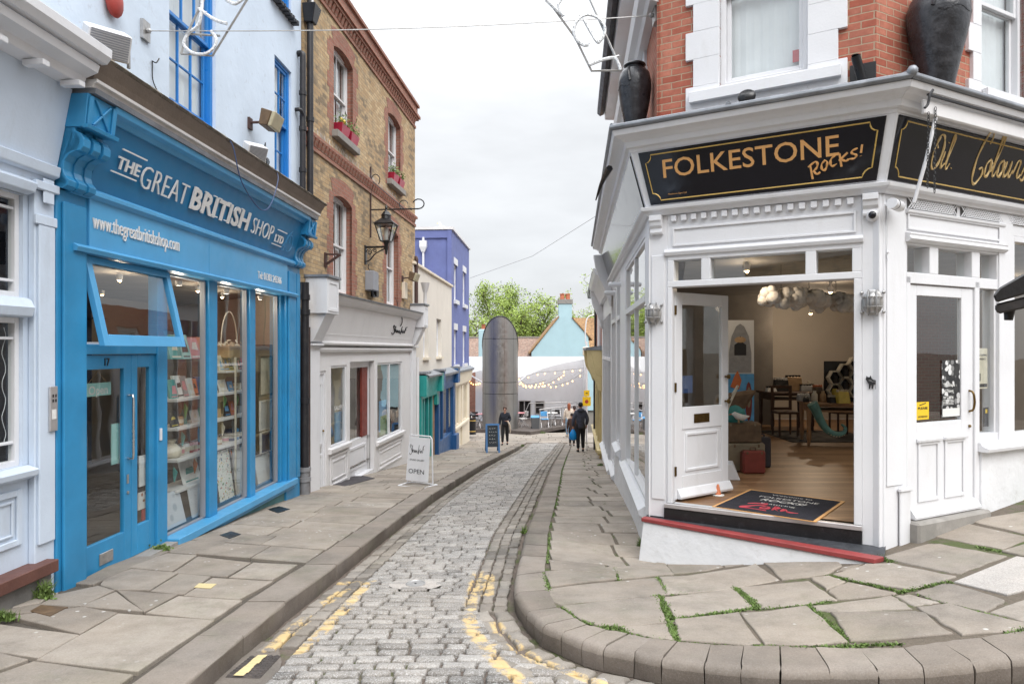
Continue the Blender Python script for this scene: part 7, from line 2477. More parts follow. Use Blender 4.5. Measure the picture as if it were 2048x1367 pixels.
MB().box(ua+0.23,ua+0.42,-0.14,0.0,2.82,3.10).build('junction_box','pipe',T,bevel=0.01)
m=MB().tube(catmull3([(ua-0.02,-0.03,3.52),(ua,-0.02,3.44),(ua+0.04,-0.05,3.37)],4),0.008,4)
m.tube(catmull3([(ua,-0.1,2.93),(ua+0.1,-0.1,2.85),(ua+0.3,-0.07,2.82)],4),0.03,5)
m.build('cable','black_iron',T)
ua,za_=FB.hit(806,567,0)
solo(MB().box(ua-0.14,ua+0.14,-0.09,0.0,2.98,3.42),'meter_box','cream_paint','flat cream box near the far corner of the brick wall','box',FB,(ua,0,3.0),bevel=0.008)
ua,za_=FB.hit(650,525,0)
m=MB().box(ua-0.05,ua+0.05,-0.03,0.0,3.15,3.42)
m.tube([(ua,-0.02,3.2),(ua,-0.30,3.38)],0.03,4)
m.tube([(ua,-0.30,3.38),(ua,-0.02,3.39)],0.022,4)
solo(m,'iron_bracket','rust_pipe','rusty triangular iron bracket beside the near lower sash window','bracket',FB,(ua,0,3.2))
ua,za_=FB.hit(825,560,0)
m=MB().tube([(8.25,-0.06,4.1),(8.25,-0.06,2.95)],0.05,8)
m.tube(catmull3([(8.25,-0.06,4.1),(8.25,-0.07,4.2),(8.3,-0.03,4.28)],4),0.05,8)
solo(m,'downpipe','rust_pipe','short dark red downpipe at the far corner of the brick wall','pipe',FB,(8.25,-0.06,3.0),smooth=True)
m=MB().tube([(8.28,-0.08,1.4),(8.28,-0.08,-0.9)],0.055,10)
m.tube(catmull3([(8.28,-0.08,-0.9),(8.24,-0.1,-1.1),(8.18,-0.1,-1.3),(8.18,-0.1,-1.62)],4),0.055,10)
solo(m,'downpipe','white_grey','white downpipe beside the far pilaster of the gallery','pipe',FB,(8.28,-0.08,-1.6),smooth=True)
m=MB().lathe([(0.05,0),(0.05,0.35),(0.07,0.38),(0.13,0.62),(0.14,0.64)],FC.w(0.15,-0.25,2.92),10)
solo(m,'hopper_head','white_grey','white funnel shaped rainwater hopper on the gallery corner box','pipe',WORLD,FC.w(0.15,-0.25,2.92),smooth=True)
G0=FC.w(8.3,0.55,6.40)
T=thing('gull','gull standing on the roof edge of the purple building','bird',WORLD,G0)
g=G0
b_=MB()
b_.tube([(g.x+0.24,g.y,g.z+0.17),(g.x+0.12,g.y,g.z+0.19),(g.x,g.y,g.z+0.22),(g.x-0.10,g.y,g.z+0.26),(g.x-0.14,g.y,g.z+0.34),(g.x-0.15,g.y,g.z+0.40),(g.x-0.18,g.y,g.z+0.43),(g.x-0.22,g.y,g.z+0.42)],[0.012,0.06,0.095,0.085,0.055,0.05,0.045,0.012],10)
b_.tube([(g.x,g.y-0.02,g.z),(g.x,g.y-0.02,g.z+0.15)],0.008,4)
b_.tube([(g.x+.02,g.y+0.03,g.z),(g.x+.02,g.y+0.03,g.z+0.15)],0.008,4)
b_.build('body','g_white',T,smooth=True)
m=MB()
for s_ in(-1,1):
 m.tube([(g.x-0.07,g.y+s_*0.075,g.z+0.25),(g.x+0.08,g.y+s_*0.08,g.z+0.23),(g.x+0.30,g.y+s_*0.03,g.z+0.16)],[0.03,0.045,0.006],6)
m.build('wing','g_grey',T,smooth=True)
MB().tube([(g.x-0.21,g.y,g.z+0.42),(g.x-0.285,g.y,g.z+0.405)],[0.014,0.003],5).build('beak','yellow_sign',T)
MB().box(-3.2,0,0,0,0,0)if False else None
b_=MB().poly([FC.w(6.85,0.0,6.39),FC.w(12.3,0.0,6.39),FC.w(12.3,9,6.39),FC.w(6.85,9,6.39)])
pb_=[o for o in bpy.data.objects if o.name=='painted_building'][0]
MB().poly([(6.85,0.0,6.385),(12.3,0.0,6.385),(12.3,9,6.385),(6.85,9,6.385)]).build('roof','lead',pb_)
# boards, covers, weeds
pa,pb=ground(812,968),ground(853,972)
F=Frame(pa[0],pa[1]-0.02,pb[0]-pa[0],pb[1]-pa[1]+0.10)
zg=zpave(*pa)
T=thing('pavement_sign','white swing panel pavement sign reading OPEN on a tubular frame','sign',F,(0,0,zg))
w_=math.hypot(pb[0]-pa[0],pb[1]-pa[1])
m=MB()
m.tube(catmull3([(0.0,-0.22,zg+0.02),(0.0,0.0,zg+0.03),(0.0,0.06,zg+0.05),(0.02,0.07,zg+0.3)],3)+[Vector((0.03,0.08,zg+0.90)),Vector((0.06,0.08,zg+0.95)),Vector((w_-0.04,0.08,zg+0.95)),Vector((w_,0.08,zg+0.90))]+catmull3([(w_+.02,0.07,zg+0.3),(w_+.03,0.06,zg+0.05),(w_+.03,0.0,zg+0.03),(w_+.03,-0.22,zg+0.02)],3),0.014,8)
m.tube([(0,-0.22,zg+0.02),(w_+.03,-0.22,zg+0.02)],0.014,8)
m.tube([(0.0,0.2,zg+0.02),(w_+.03,0.2,zg+0.02)],0.014,8)
m.tube([(0.0,0.0,zg+0.03),(0.0,0.2,zg+0.02)],0.014,8)
m.tube([(w_+.03,0.0,zg+0.03),(w_+.03,0.2,zg+0.02)],0.014,8)
m.build('frame','white',T,smooth=True)
m=MB().hexa([(0.03,-0.04,zg+0.10),(w_-.01,-0.04,zg+0.10),(w_-.01,-0.025,zg+0.10),(0.03,-0.025,zg+0.10)],[(0.05,0.045,zg+0.92),(w_-.02,0.045,zg+0.92),(w_-.02,0.06,zg+0.92),(0.05,0.06,zg+0.92)])
pn=m.build('panel','white',T)
m=MB()
eyp=(0,0.085,0.82)
pv=lambda z:-0.041+0.085*(z-0.10)/0.82
put_text(m,'OPEN',(0.09,pv(0.22),zg+0.24),(1,0,0),eyp,w_-0.20,0.085,lift=0.002)
put_text(m,'STUDIO GALLERY',(0.10,pv(0.48),zg+0.48),(1,0,0),eyp,w_-0.22,0.028,lift=0.002,bold=0.02)
strokes(m,SIG,(0.09,pv(0.58),zg+0.56),(1,0,0),eyp,(w_-0.22)/1.5,0.005,lift=0.003)
m.build('lettering','ink',pn)
pa,pb=ground(972,905),ground(993,908)
F=Frame(pa[0],pa[1],1,0.12)
zg=zpave(*pa)
w_=28.0/FPX*pa[1]
T=thing('chalkboard_sign','blue framed chalkboard pavement sign near the walking woman','sign',F,(0,0,zg))
for s_,y0,y1 in((0,-0.05,0.20),(1,0.45,0.21)):
 m=MB()
 for x in(0.0,w_-0.06):
  m.hexa([(x,y0,zg),(x+0.06,y0,zg),(x+0.06,y0+0.03,zg),(x,y0+0.03,zg)],[(x,y1,zg+1.0),(x+0.06,y1,zg+1.0),(x+0.06,y1+0.03,zg+1.0),(x,y1+0.03,zg+1.0)])
 yb=lambda z:y0+(y1-y0)*z
 m.hexa([(0.06,yb(0.94),zg+0.94),(w_-.06,yb(0.94),zg+0.94),(w_-.06,yb(.94)+.03,zg+.94),(0.06,yb(.94)+.03,zg+.94)],[(0.06,y1,zg+1.0),(w_-.06,y1,zg+1.0),(w_-.06,y1+.03,zg+1),(0.06,y1+.03,zg+1)])
 fr_=m.build('frame','sign_blue',T)
 m=MB().hexa([(0.06,yb(.2)+.01,zg+.2),(w_-.06,yb(.2)+.01,zg+.2),(w_-.06,yb(.2)+.02,zg+.2),(0.06,yb(.2)+.02,zg+.2)],[(0.06,yb(.94)+.01,zg+.94),(w_-.06,yb(.94)+.01,zg+.94),(w_-.06,yb(.94)+.02,zg+.94),(0.06,yb(.94)+.02,zg+.94)])
 bd=m.build('board','chalkboard',T)
 if s_==0:
  m=MB()
  for i in range(5):
   zz=0.82-i*0.12
   x=0.12
   while x<w_-0.16:
    l=rnd.uniform(0.03,0.08)
    m.tube([(x,yb(zz)+0.006,zg+zz+rnd.uniform(-.01,.01)),(x+l*.5,yb(zz)+0.006,zg+zz+0.03),(x+l,yb(zz)+0.006,zg+zz+rnd.uniform(-.01,.02))],0.005,4)
    x+=l+0.03
  m.build('chalk_writing','g_white',bd)
m=MB()
c=(*COVER,zroad(*COVER))
m.lathe([(0.001,0.0),(0.082,0.0),(0.085,0.004),(0.092,0.004),(0.094,-0.03)],c,28)
T=solo(m,'stopcock_cover','galv','small round metal cover set in the cobbles','cover',WORLD,c)
o=MB().lathe([(0.001,0.003),(0.010,0.003),(0.010,0.0)],c,10).build('keyhole','ink',T)
b_=MB()
n=24
for i in range(n):
 a0,a1=2*math.pi*i/n,2*math.pi*(i+1)/n
 b_.poly([(c[0]+r*math.cos(a)*(1.0+0.25*(r>0.1)),c[1]+r*math.sin(a),zroad(c[0]+r*math.cos(a),c[1]+r*math.sin(a))-0.004)for r,a in((0.09,a0),(0.20,a0),(0.20,a1),(0.09,a1))])
tag(b_.build('mortar_patch','concrete_slab'),kind='structure')
c=(*DRAIN,zroad(*DRAIN))
dq=[ground(x,y,zroad)for x,y in((450,1350),(500,1310),(562,1308),(520,1352))]
m=MB()
up=Vector((0,0,1))
A_,B_,C_,D_=[Vector((*p,zroad(*p)-0.004))for p in dq]
m.hexa([p-up*.05 for p in(A_,B_,C_,D_)],[A_,B_,C_,D_])
T=solo(m,'drain_cover','drain_iron','patterned dark iron drain cover by the left kerb with yellow paint across it','cover',WORLD,c,bevel=0.006)
m=MB()
for i in range(9):
 for j in range(5):
  s_,t_=(i+0.5)/9,(j+0.5)/5
  p=A_.lerp(B_,s_).lerp(D_.lerp(C_,s_),t_)
  m.lathe([(0.018,0.0),(0.014,0.006),(0.001,0.006)],p,6)
m.build('pattern','drain_iron',T)
m=MB()
a,b2=D_.lerp(A_,0.45),C_.lerp(B_,0.45)
a2,b3=D_.lerp(A_,0.75),C_.lerp(B_,0.75)
for k in range(7):
 p0,p1=a.lerp(b2,k/7),a.lerp(b2,(k+1)/7-0.002)
 p3,p2=a2.lerp(b3,k/7),a2.lerp(b3,(k+1)/7-0.002)
 j0,j1=rnd.uniform(-.12,.12),rnd.uniform(-.12,.12)
 m.poly([p+up*0.0075 for p in(p0.lerp(p3,j0),p1.lerp(p2,j0*.6),p2.lerp(p1,j1),p3.lerp(p0,j1*.7))])
m.build('paint_stripe','yellow_paint',T)
def flat_quad(name,pix,mt,lb,cat,dz=0.006,th=0.03,**kw):
 q=[ground(x,y)for x,y in pix]
 v=[Vector((*p,zpave(*p)+dz))for p in q]
 return solo(MB().hexa([p-up*th for p in v],v),name,mt,lb,cat,WORLD,v[0],**kw)
g_=flat_quad('ventilation_grate',[(440,1070),(462,1062),(482,1068),(460,1077)],'black_iron','small dark grate in the pavement, nearer of two below the blue shop sill','grate',group='grates in the left pavement')
flat_quad('ventilation_grate',[(535,1018),(558,1012),(580,1018),(556,1025)],'black_iron','small dark grate in the pavement, farther of two below the blue shop sill','grate',group='grates in the left pavement')
flat_quad('inspection_cover',[(60,1222),(82,1210),(136,1214),(100,1232)],'case_brown','rusty brown square cover in the pavement beside the weeds','cover')
flat_quad('pavement_grate',[(640,965),(700,945),(750,956),(690,972)],'case_dark','dark cellar grating before the gallery entrance','grate')
flat_quad('yellow_paint_patch',[(388,1174),(398,1166),(433,1167),(422,1176)],'yellow_paint','small yellow painted rectangle on the left pavement','mark',dz=0.003,th=0.004)
def weed(lb,px,py,w_,h_,n,grass=0.5,zf=zpave):
 w_*=0.5
 n=int(n*1.3)
 p=ground(px,py,zf)
 m=MB()
 z=zf(*p)
 for _ in range(n):
  x,y=p[0]+rnd.gauss(0,w_),p[1]+rnd.gauss(0,w_*0.35)
  zz=zf(x,y)-0.01
  if rnd.random()<grass:
   hh=h_*rnd.uniform(0.5,1.2)
   a=rnd.uniform(0,6.28)
   lx,ly=rnd.gauss(0,.3)*hh,rnd.gauss(0,.3)*hh
   d=(math.cos(a)*.004,math.sin(a)*.004)
   m.poly([(x-d[0],y-d[1],zz),(x+d[0],y+d[1],zz),(x+d[0]*.8+lx*.4,y+d[1]*.8+ly*.4,zz+hh*.6),(x-d[0]*.8+lx*.4,y-d[1]*.8+ly*.4,zz+hh*.6)])
   m.poly([(x-d[0]*.8+lx*.4,y-d[1]*.8+ly*.4,zz+hh*.6),(x+d[0]*.8+lx*.4,y+d[1]*.8+ly*.4,zz+hh*.6),(x+lx,y+ly,zz+hh)])
  else:
   leaves(m,(x,y,zz+0.01),0.03,0.03,h_*0.6,3,0.012,0.024)
 return solo(m,'weed','leaf_green',lb,'weed',WORLD,(*p,z),group='weeds along the walls and kerbs')
weed('leafy weed at the foot of the blue door frame beside the sill',322,1100,0.07,0.09,90,0.1)
weed('mixed weeds and grass between the pale and blue shopfronts',88,1196,0.07,0.16,130,0.55)
weed('tuft of grass at the lower left corner by the red sill',12,1238,0.07,0.08,110,0.9)
weed('grass tuft at the corner of the white plinth',1282,1092,0.04,0.11,80,0.95)
weed('grass tufts below the red step of the open door',1395,1116,0.07,0.06,60,0.95)
weed('green tuft at the right end of the red step',1745,1118,0.08,0.05,130,0.8)
weed('leafy weed at the foot of the curved kerb',1153,1305,0.03,0.12,30,0.1,zroad)
weed('spreading weed in front of the curved kerb',1310,1340,0.12,0.06,150,0.4,zroad)
weed('small weed in front of the kerb stones at lower right',1475,1358,0.05,0.06,70,0.4,zroad)
weed('moss cushion against the white wall up the street',1201,931,0.07,0.08,120,0.9)
weed('weeds along the base of the cream shopfront',925,885,0.14,0.10,70,0.6)
weed('weeds at the near end of the cream shopfront',907,887,0.10,0.08,50,0.7)
weed('weeds at the edge of the cafe deck',1085,866,0.18,0.14,90,0.6)
weed('grass at the end of the left kerb',1045,892,0.08,0.10,60,0.8)
weed('grass growing on the kerb joint up the right pavement',1048,1065,0.025,0.10,40,0.9,zroad)
T=thing('black_hood','black plastic hood poking into the picture at the right edge','hood',WORLD,far(2020,600,2.4))
Hh=lambda x,y,d=0.0:far(x,y,2.4+d)
m=MB()
prof0=[(1986,590),(2000,574),(2060,540),(2140,510),(2140,560),(2060,585),(1992,605)]
pa_=[Hh(x,y,-0.10)for x,y in prof0]
pb_=[Hh(x,y,0.12)for x,y in prof0]
n=len(prof0)
m.mesh(pa_+pb_,[(i,(i+1)%n,n+(i+1)%n,n+i)for i in range(n)]+[tuple(range(n))[::-1],tuple(range(n,2*n))])
m.build('shell','black_iron',T,bevel=0.006)
prof1=[(1990,608),(2062,590),(2140,568),(2140,606),(2060,614),(2000,627),(1990,622)]
pa_=[Hh(x,y,-0.08)for x,y in prof1]
pb_=[Hh(x,y,0.10)for x,y in prof1]
m=MB().mesh(pa_+pb_,[(i,(i+1)%n,n+(i+1)%n,n+i)for i in range(n)]+[tuple(range(n))[::-1],tuple(range(n,2*n))])
m.build('lower_rim','pipe',T,bevel=0.006)
MB().tube([Hh(2019,618),Hh(2017,640)],[0.018,0.013],10).build('stub','black_iron',T,smooth=True)
# GOODS IN THE BLUE SHOP
def deep(u,z,v):
 """where a thing seen through the glass at (u, z) stands when it is v behind the glass"""
 k=1+v/3.80
 return u+v*(5.73+u)/3.80,EYE+(z-EYE)*k,k
T=thing('display_shelves','white display shelves behind the blue shop window','shelves',FL,(2.8,0.45,-0.47))
for z,a,b_ in((1.50,1.80,3.88),(1.06,1.80,3.70),(0.74,1.80,3.70),(0.39,1.80,3.75),(0.05,1.80,2.66)):
 a,zz,_k=deep(a,z,0.3)
 b_=deep(b_,z,0.3)[0]
 MB().box(a,b_,0.20,0.55,zz-0.035,zz).build('shelf','shelf_white' if z<1.4 else 'glass_clear',T,bevel=0.003)
MB().box(deep(2.95,1,.3)[0],deep(3.8,1,.3)[0],0.20,0.5,deep(0,1.335,.3)[1]-.025,deep(0,1.335,.3)[1]).build('shelf','shelf_white',T)
for u in(2.66,3.42):
 u=deep(u,1,.2)[0]
 MB().box(u-0.014,u+0.014,0.18,0.199,-0.47,1.5).build('upright','g_cream',T)
CN=dict(g_red='red',g_orange='orange',g_teal='teal',g_yellow='yellow',g_cream='cream',g_navy='navy',g_pink='pink',g_green='green',g_sky='sky blue',g_grey='grey',g_kraft='brown',g_black='black',g_white='white',mint='mint green',case_brown='brown')
ORD=['first','second','third','fourth','fifth','sixth','seventh','eighth','ninth','tenth','eleventh','twelfth','thirteenth']
ROWS={1.50:'top glass shelf',1.335:'short upper shelf',1.06:'upper white shelf',0.74:'middle white shelf',0.39:'lower white shelf',0.05:'lowest short shelf'}
def goods(F,row,z,items,where,v=0.30):
 """items: (u, kind, material, width, height)"""
 z0_=z
 for i,(u,kind,mt,w_,h_)in enumerate(items):
  u,z,k_=deep(u,z0_,0.3)
  w_,h_=w_*k_*1.35,h_*k_
  lb='%s %s, %s from left on the %s in the blue shop'%(CN.get(mt,''),kind,ORD[i],row)
  if kind in('book','gift box','tea towel pack','greeting card'):
   m=MB()
   d_={'book':0.03,'gift box':0.12,'tea towel pack':0.04,'greeting card':0.012}[kind]
   lean=0.05*h_/0.2
   m.hexa([(u,v,z),(u+w_,v,z),(u+w_,v+d_,z),(u,v+d_,z)],[(u,v+lean,z+h_),(u+w_,v+lean,z+h_),(u+w_,v+d_+lean,z+h_),(u,v+d_+lean,z+h_)])
   T=thing(kind.replace(' ','_'),lb,kind.split()[0]if kind!='book' else 'book',F,(u+w_/2,v,z),'goods on the blue shop shelves' if F is FL else None)
   o=m.build('cover' if kind=='book' else 'panel',mt,T,bevel=0.002)
   c2=rnd.choice(['g_white','g_cream','g_yellow','g_pink','g_sky','g_black'])
   if c2==mt:
    c2='g_teal'
   q=lambda s_,t_:(u+w_*s_,v+lean*t_-0.0015,z+h_*t_)
   a0,a1,b0,b1=rnd.uniform(.12,.3),rnd.uniform(.65,.88),rnd.uniform(.2,.5),rnd.uniform(.6,.85)
   mm=MB().poly([q(a0,b0),q(a1,b0+rnd.uniform(-.08,.08)),q(a1-rnd.uniform(0,.2),b1),q(a0+rnd.uniform(0,.2),b1)])
   mm.poly([q(.15,.07),q(.85,.07),q(.85,.13),q(.15,.13)])
   mm.build('print',c2,T)
  elif kind in('candle jar','tin','mug'):
   r=w_/2
   T=thing(kind.replace(' ','_'),lb,kind.split()[-1],F,(u+r,v+.08,z),'goods on the blue shop shelves')
   MB().lathe([(r*.92,0),(r,0.01),(r,h_*.9),(r*.94,h_),(r*.86,h_),(r*.84,h_*.6)],(u+r,v+.08,z),14).build('body',mt,T,smooth=True)
   if kind=='mug':
    MB().tube([(u+r*2+0.028*math.sin(t*.52)-0.004,v+.08,z+h_*.5+0.03*math.cos(t*.52))for t in range(7)],0.007,5).build('handle',mt,T)
   else:
    MB().lathe([(r*1.005,h_*.25),(r*1.01,h_*.26),(r*1.01,h_*.7),(r*1.005,h_*.71)],(u+r,v+.08,z),14).build('label_band','g_cream' if mt!='g_cream' else 'g_pink',T)
  elif kind in('bottle','glass bottle'):
   r=w_/2
   T=thing('bottle',lb,'bottle',F,(u+r,v+.08,z),'goods on the blue shop shelves')
   MB().lathe([(r*.9,0),(r,0.01),(r,h_*.6),(r*.4,h_*.78),(r*.35,h_*.95)],(u+r,v+.08,z),14).build('body',mt,T,smooth=True)
   MB().lathe([(r*.42,h_*.93),(r*.42,h_),(0.001,h_*1.01)],(u+r,v+.08,z),10).build('cap','g_black',T)
  elif kind=='cloth bag':
   r=w_/2
   m=MB().lathe([(r*.8,0),(r,.02),(r*1.02,h_*.4),(r*.55,h_*.75),(r*.35,h_*.8),(r*.55,h_),(r*.3,h_*.97)],(u+r,v+.08,z),12)
   solo(m,'cloth_bag',mt,lb,'bag',F,(u+r,v+.08,z),smooth=True,group='goods on the blue shop shelves')
goods(FL,'top glass shelf',1.50,[(1.83,'gift box','g_teal',.20,.27),(2.08,'gift box','mint',.15,.28),(2.27,'tea towel pack','g_pink',.20,.25),(2.50,'gift box','g_orange',.19,.26)],'',0.3)
goods(FL,'short upper shelf',1.335,[(2.97,'book','g_cream',.12,.20),(3.10,'book','g_kraft',.12,.21),(3.23,'book','g_yellow',.12,.22),(3.36,'book','g_white',.12,.22),(3.50,'book','g_black',.09,.19),(3.62,'book','g_red',.14,.17)],'',0.3)
goods(FL,'upper white shelf',1.06,[(1.83,'book','g_teal',.13,.21),(1.97,'book','g_white',.12,.25),(2.10,'book','g_grey',.11,.24),(2.22,'book','g_white',.12,.21),(2.36,'book','g_orange',.08,.20),(2.45,'book','g_navy',.09,.22),(2.98,'greeting card','g_white',.16,.16),(3.24,'greeting card','g_sky',.10,.13),(3.48,'tin','g_kraft',.07,.08),(3.57,'mug','g_cream',.08,.09)],'')
goods(FL,'middle white shelf',0.74,[(1.84,'greeting card','g_black',.13,.18),(2.05,'candle jar','g_kraft',.09,.10),(2.19,'bottle','g_teal',.06,.19),(2.30,'greeting card','g_white',.14,.15),(2.50,'greeting card','g_green',.12,.16),(2.97,'mug','g_kraft',.09,.11),(3.12,'book','g_black',.13,.19),(3.30,'book','g_orange',.10,.18),(3.45,'mug','g_navy',.08,.10),(3.58,'mug','g_grey',.08,.10)],'')
goods(FL,'lower white shelf',0.39,[(1.86,'cloth bag','g_cream',.16,.20),(2.07,'candle jar','g_cream',.09,.10),(2.18,'candle jar','g_white',.09,.12),(2.30,'tin','g_red',.08,.12),(2.40,'tin','g_pink',.08,.11),(2.51,'candle jar','g_red',.07,.09),(2.97,'candle jar','g_kraft',.10,.09),(3.20,'candle jar','g_cream',.08,.08),(3.34,'tin','g_navy',.10,.15),(3.46,'tin','g_sky',.10,.15),(3.60,'tin','g_black',.08,.13)],'')
goods(FL,'lowest short shelf',0.05,[(2.10,'greeting card','g_white',.30,.26)],'',0.3)
HB=deep(3.2,1.5,.35)
T=thing('wicker_hamper','wicker hamper with a tall hoop handle on the top shelf of the blue shop','basket',FL,(3.2,0.36,1.5))
m=MB().hexa([(2.98,.30,1.5),(3.42,.30,1.5),(3.42,.50,1.5),(2.98,.50,1.5)],[(2.95,.28,1.68),(3.45,.28,1.68),(3.45,.52,1.68),(2.95,.52,1.68)])
m.build('basket','g_kraft',T,bevel=0.01)
MB().tube([(3.2-0.25*math.cos(t*.2094),0.4,1.66+0.50*math.sin(t*.2094))for t in range(16)],0.009,6).build('handle','g_cream',T,smooth=True)
m=MB()
leaves(m,(3.2,0.4,1.68),.34,.12,.05,60,.02,.04)
m.build('filling','g_cream',T)
T.location=FL.w(HB[0],0.30,HB[1])
for u,z,mt,lb in((2.18,0.98,'g_green','green ribbon hanging below the upper shelf, left bay of the blue shop'),(2.62,1.02,'g_yellow','yellow ribbon hanging below the upper shelf by the upright'),(3.15,1.02,'g_green','green leaf ornament hanging in the middle bay of the blue shop'),(3.5,1.0,'g_green','small green ornament hanging at the right of the middle bay'),(2.12,0.66,'g_teal','teal fish ornament hanging below the middle shelf'),(2.5,0.66,'g_sky','blue bird ornament hanging below the middle shelf'),(3.1,0.66,'g_cream','pale fish ornament hanging in the middle bay'),(3.4,0.66,'g_grey','grey fish ornament hanging at the right of the middle bay'),(2.4,0.30,'g_orange','orange tassel hanging below the lower shelf, left bay'),(3.3,0.30,'g_orange','orange tassel hanging below the lower shelf, middle bay'),(1.95,0.28,'g_teal','teal mitten hanging below the lower shelf')):
 u,z,_k=deep(u,z,.25)
 m=MB().tube([(u,.28,z+0.03),(u,.28,z)],0.003,3)
 m.tube([(u,.28,z),(u+.03,.28,z-0.06),(u+0.01,.28,z-0.18)],[0.008,0.03,0.006],6)
 solo(m,'hanging_ornament',mt,lb,'ornament',FL,(u,.28,z),group='ornaments hanging from the blue shop shelves')
def sheet(name,lb,F,u0,u1,z0,z1,v0,v1,mt,frame=None,cat='picture'):
 u0,z0,_k=deep(u0,z0,v0)
 u1,z1,_k=deep(u1,z1,v0)
 z0=max(z0,-.475)
 T=thing(name,lb,cat,F,((u0+u1)/2,v0,z0))
 w_=0.03 if frame else 0
 q=lambda u,t,d:(u,v0+(v1-v0)*t+d,z0+(z1-z0)*t)
 MB().hexa([q(u0+w_,.04,0),q(u1-w_,.04,0),q(u1-w_,.04,.01),q(u0+w_,.04,.01)],[q(u0+w_,.97,0),q(u1-w_,.97,0),q(u1-w_,.97,.01),q(u0+w_,.97,.01)]).build('print',mt,T)
 if frame:
  m=MB()
  for a,b_,s_,t_ in((u0,u0+w_,0,1),(u1-w_,u1,0,1),(u0+w_,u1-w_,0,.05),(u0+w_,u1-w_,.95,1)):
   m.hexa([q(a,s_,-.012),q(b_,s_,-.012),q(b_,s_,.015),q(a,s_,.015)],[q(a,t_,-.012),q(b_,t_,-.012),q(b_,t_,.015),q(a,t_,.015)])
  m.build('frame',frame,T)
 return T
sheet('poster','pale blue map print leaning at the bottom left of the blue shop window',FL,1.80,2.20,-.46,0.0,.14,.24,'print_map')
sheet('poster','pale print of fine lines leaning beside the map print',FL,2.34,2.68,-.46,.03,.14,.22,'print_lines')
sheet('framed_print','black framed print of many small coloured drawings at the foot of the middle bay',FL,2.97,3.46,-.46,.32,.16,.26,'print_dots','g_black')
sheet('framed_print','pale empty frame leaning at the right of the middle bay',FL,3.52,3.84,-.46,.25,.2,.3,'paper','g_white')
sheet('framed_print','large cream mounted picture hung highest in the right bay',FL,4.18,4.66,.92,1.52,.3,.3,'g_cream','g_black')
sheet('framed_print','pale grey mounted picture in the middle of the right bay',FL,4.20,4.62,.42,.86,.3,.3,'print_lines','g_white')
sheet('framed_print','dark picture with a blue shape low in the right bay',FL,4.22,4.64,.08,.40,.3,.3,'g_navy','g_white')
sheet('display_board','tall pale board leaning behind the right bay window',FL,4.12,4.70,-.46,.06,.22,.3,'paper','g_grey')
T=sheet('open_sign','mint green hanging sign reading Open inside the blue door',FL,.46,.82,1.17,1.30,.10,.10,'mint',None,'sign')
m=MB()
put_text(m,'Open',(.50+.16,.099,1.18),(1,0,0),(0,0,1),.28,.08,bold=.02,lift=.001)
m.build('lettering','g_white',T)
m=MB().tube([(.66,.105,1.285),(.80,.105,1.40),(.94,.105,1.285)],.003,4)
m.build('string','g_kraft',T)
sheet('notice','mint paper notice taped inside the blue door glass',FL,.84,1.02,.48,.90,.07,.07,'mint',None,'notice')
sheet('notice','white notice with a blue square in the narrow side leaf',FL,1.29,1.46,.18,.52,.06,.06,'paper',None,'notice')
sheet('notice','brown leaf patterned print low in the narrow side leaf',FL,1.27,1.48,-.02,.48,.10,.10,'print_leaf',None,'notice')if False else None
sheet('notice','leaf patterned print in the narrow side leaf',FL,1.27,1.48,-.45+.40,.14,.06,.06,'print_leaf',None,'notice')
sheet('notice','small red notice at the foot of the narrow side leaf',FL,1.34,1.46,-.17,-.05,.055,.055,'g_red',None,'notice')
T=thing('side_table','white side table inside the blue door','table',FL,(.85,.7,-.47))
MB().box(.62,1.12,.5,.95,.18,.22).build('tabletop','shelf_white',T,bevel=.004)
MB().box(.70,1.10,.55,.9,-.475,.18).build('pedestal','shelf_white',T)
T=thing('pump_bottle','white pump bottle with blue label on the table inside the blue door','bottle',FL,(.80,.6,.22))
MB().lathe([(.05,0),(.055,.01),(.055,.17),(.03,.22),(.018,.225),(.018,.25)],(.80,.6,.22),14).build('body','g_white',T,smooth=True)
MB().lathe([(.056,.03),(.057,.031),(.057,.13),(.056,.131)],(.80,.6,.22),14).build('label_band','g_navy',T)
MB().tube([(.80,.6,.47),(.80,.6,.50),(.74,.6,.50)],.008,5).build('pump','g_white',T)
T=thing('shop_counter','white shelf unit deep inside the blue shop','counter',FL,(2.0,3.6,-.47))
MB().box(.3,5.2,3.5,4.0,-.475,.45).build('cabinet','g_kraft',T)
for z in(.8,1.2,1.6):
 MB().box(.3,5.2,3.7,4.1,z,z+.03).build('shelf','shelf_white',T)
 # INSIDE THE CORNER SHOP
def onfloor(px,py,z=CZ):
 Y=(EYE-z)*FPX/(py-HY)
 return Vector(((px-CX)/FPX*Y,Y,z))
mt_=[onfloor(x,y)for x,y in((1515,975),(1697,993),(1632,1044),(1424,1013))]
T=thing('door_mat','black door mat with tan border and white welcome lettering','mat',WORLD,mt_[0])
c0,ex_,ey_=mt_[3],(mt_[2]-mt_[3]).normalized(),None
ey_=(mt_[0]-mt_[3])
ey_=(ey_-ex_*ey_.dot(ex_)).normalized()
MW,MH=(mt_[2]-mt_[3]).length,1.12
q=lambda s_,t_,z:tuple(c0+ex_*(MW*s_)+ey_*(MH*t_)+Vector((0,0,z)))
MB().hexa([q(0,0,0),q(1,0,0),q(1,1,0),q(0,1,0)],[q(0,0,.007),q(1,0,.007),q(1,1,.007),q(0,1,.007)]).build('border','gold_paint',T)
pl=MB().hexa([q(.03,.01,.003),q(.97,.01,.003),q(.97,.96,.003),q(.03,.96,.003)],[q(.03,.01,.009),q(.97,.01,.009),q(.97,.96,.009),q(.03,.96,.009)]).build('pile','mat_black',T)
m=MB()
put_text(m,'Welcome to',q(.30,.83,.009),ex_,ey_,MW*.42,.05,lift=.001)
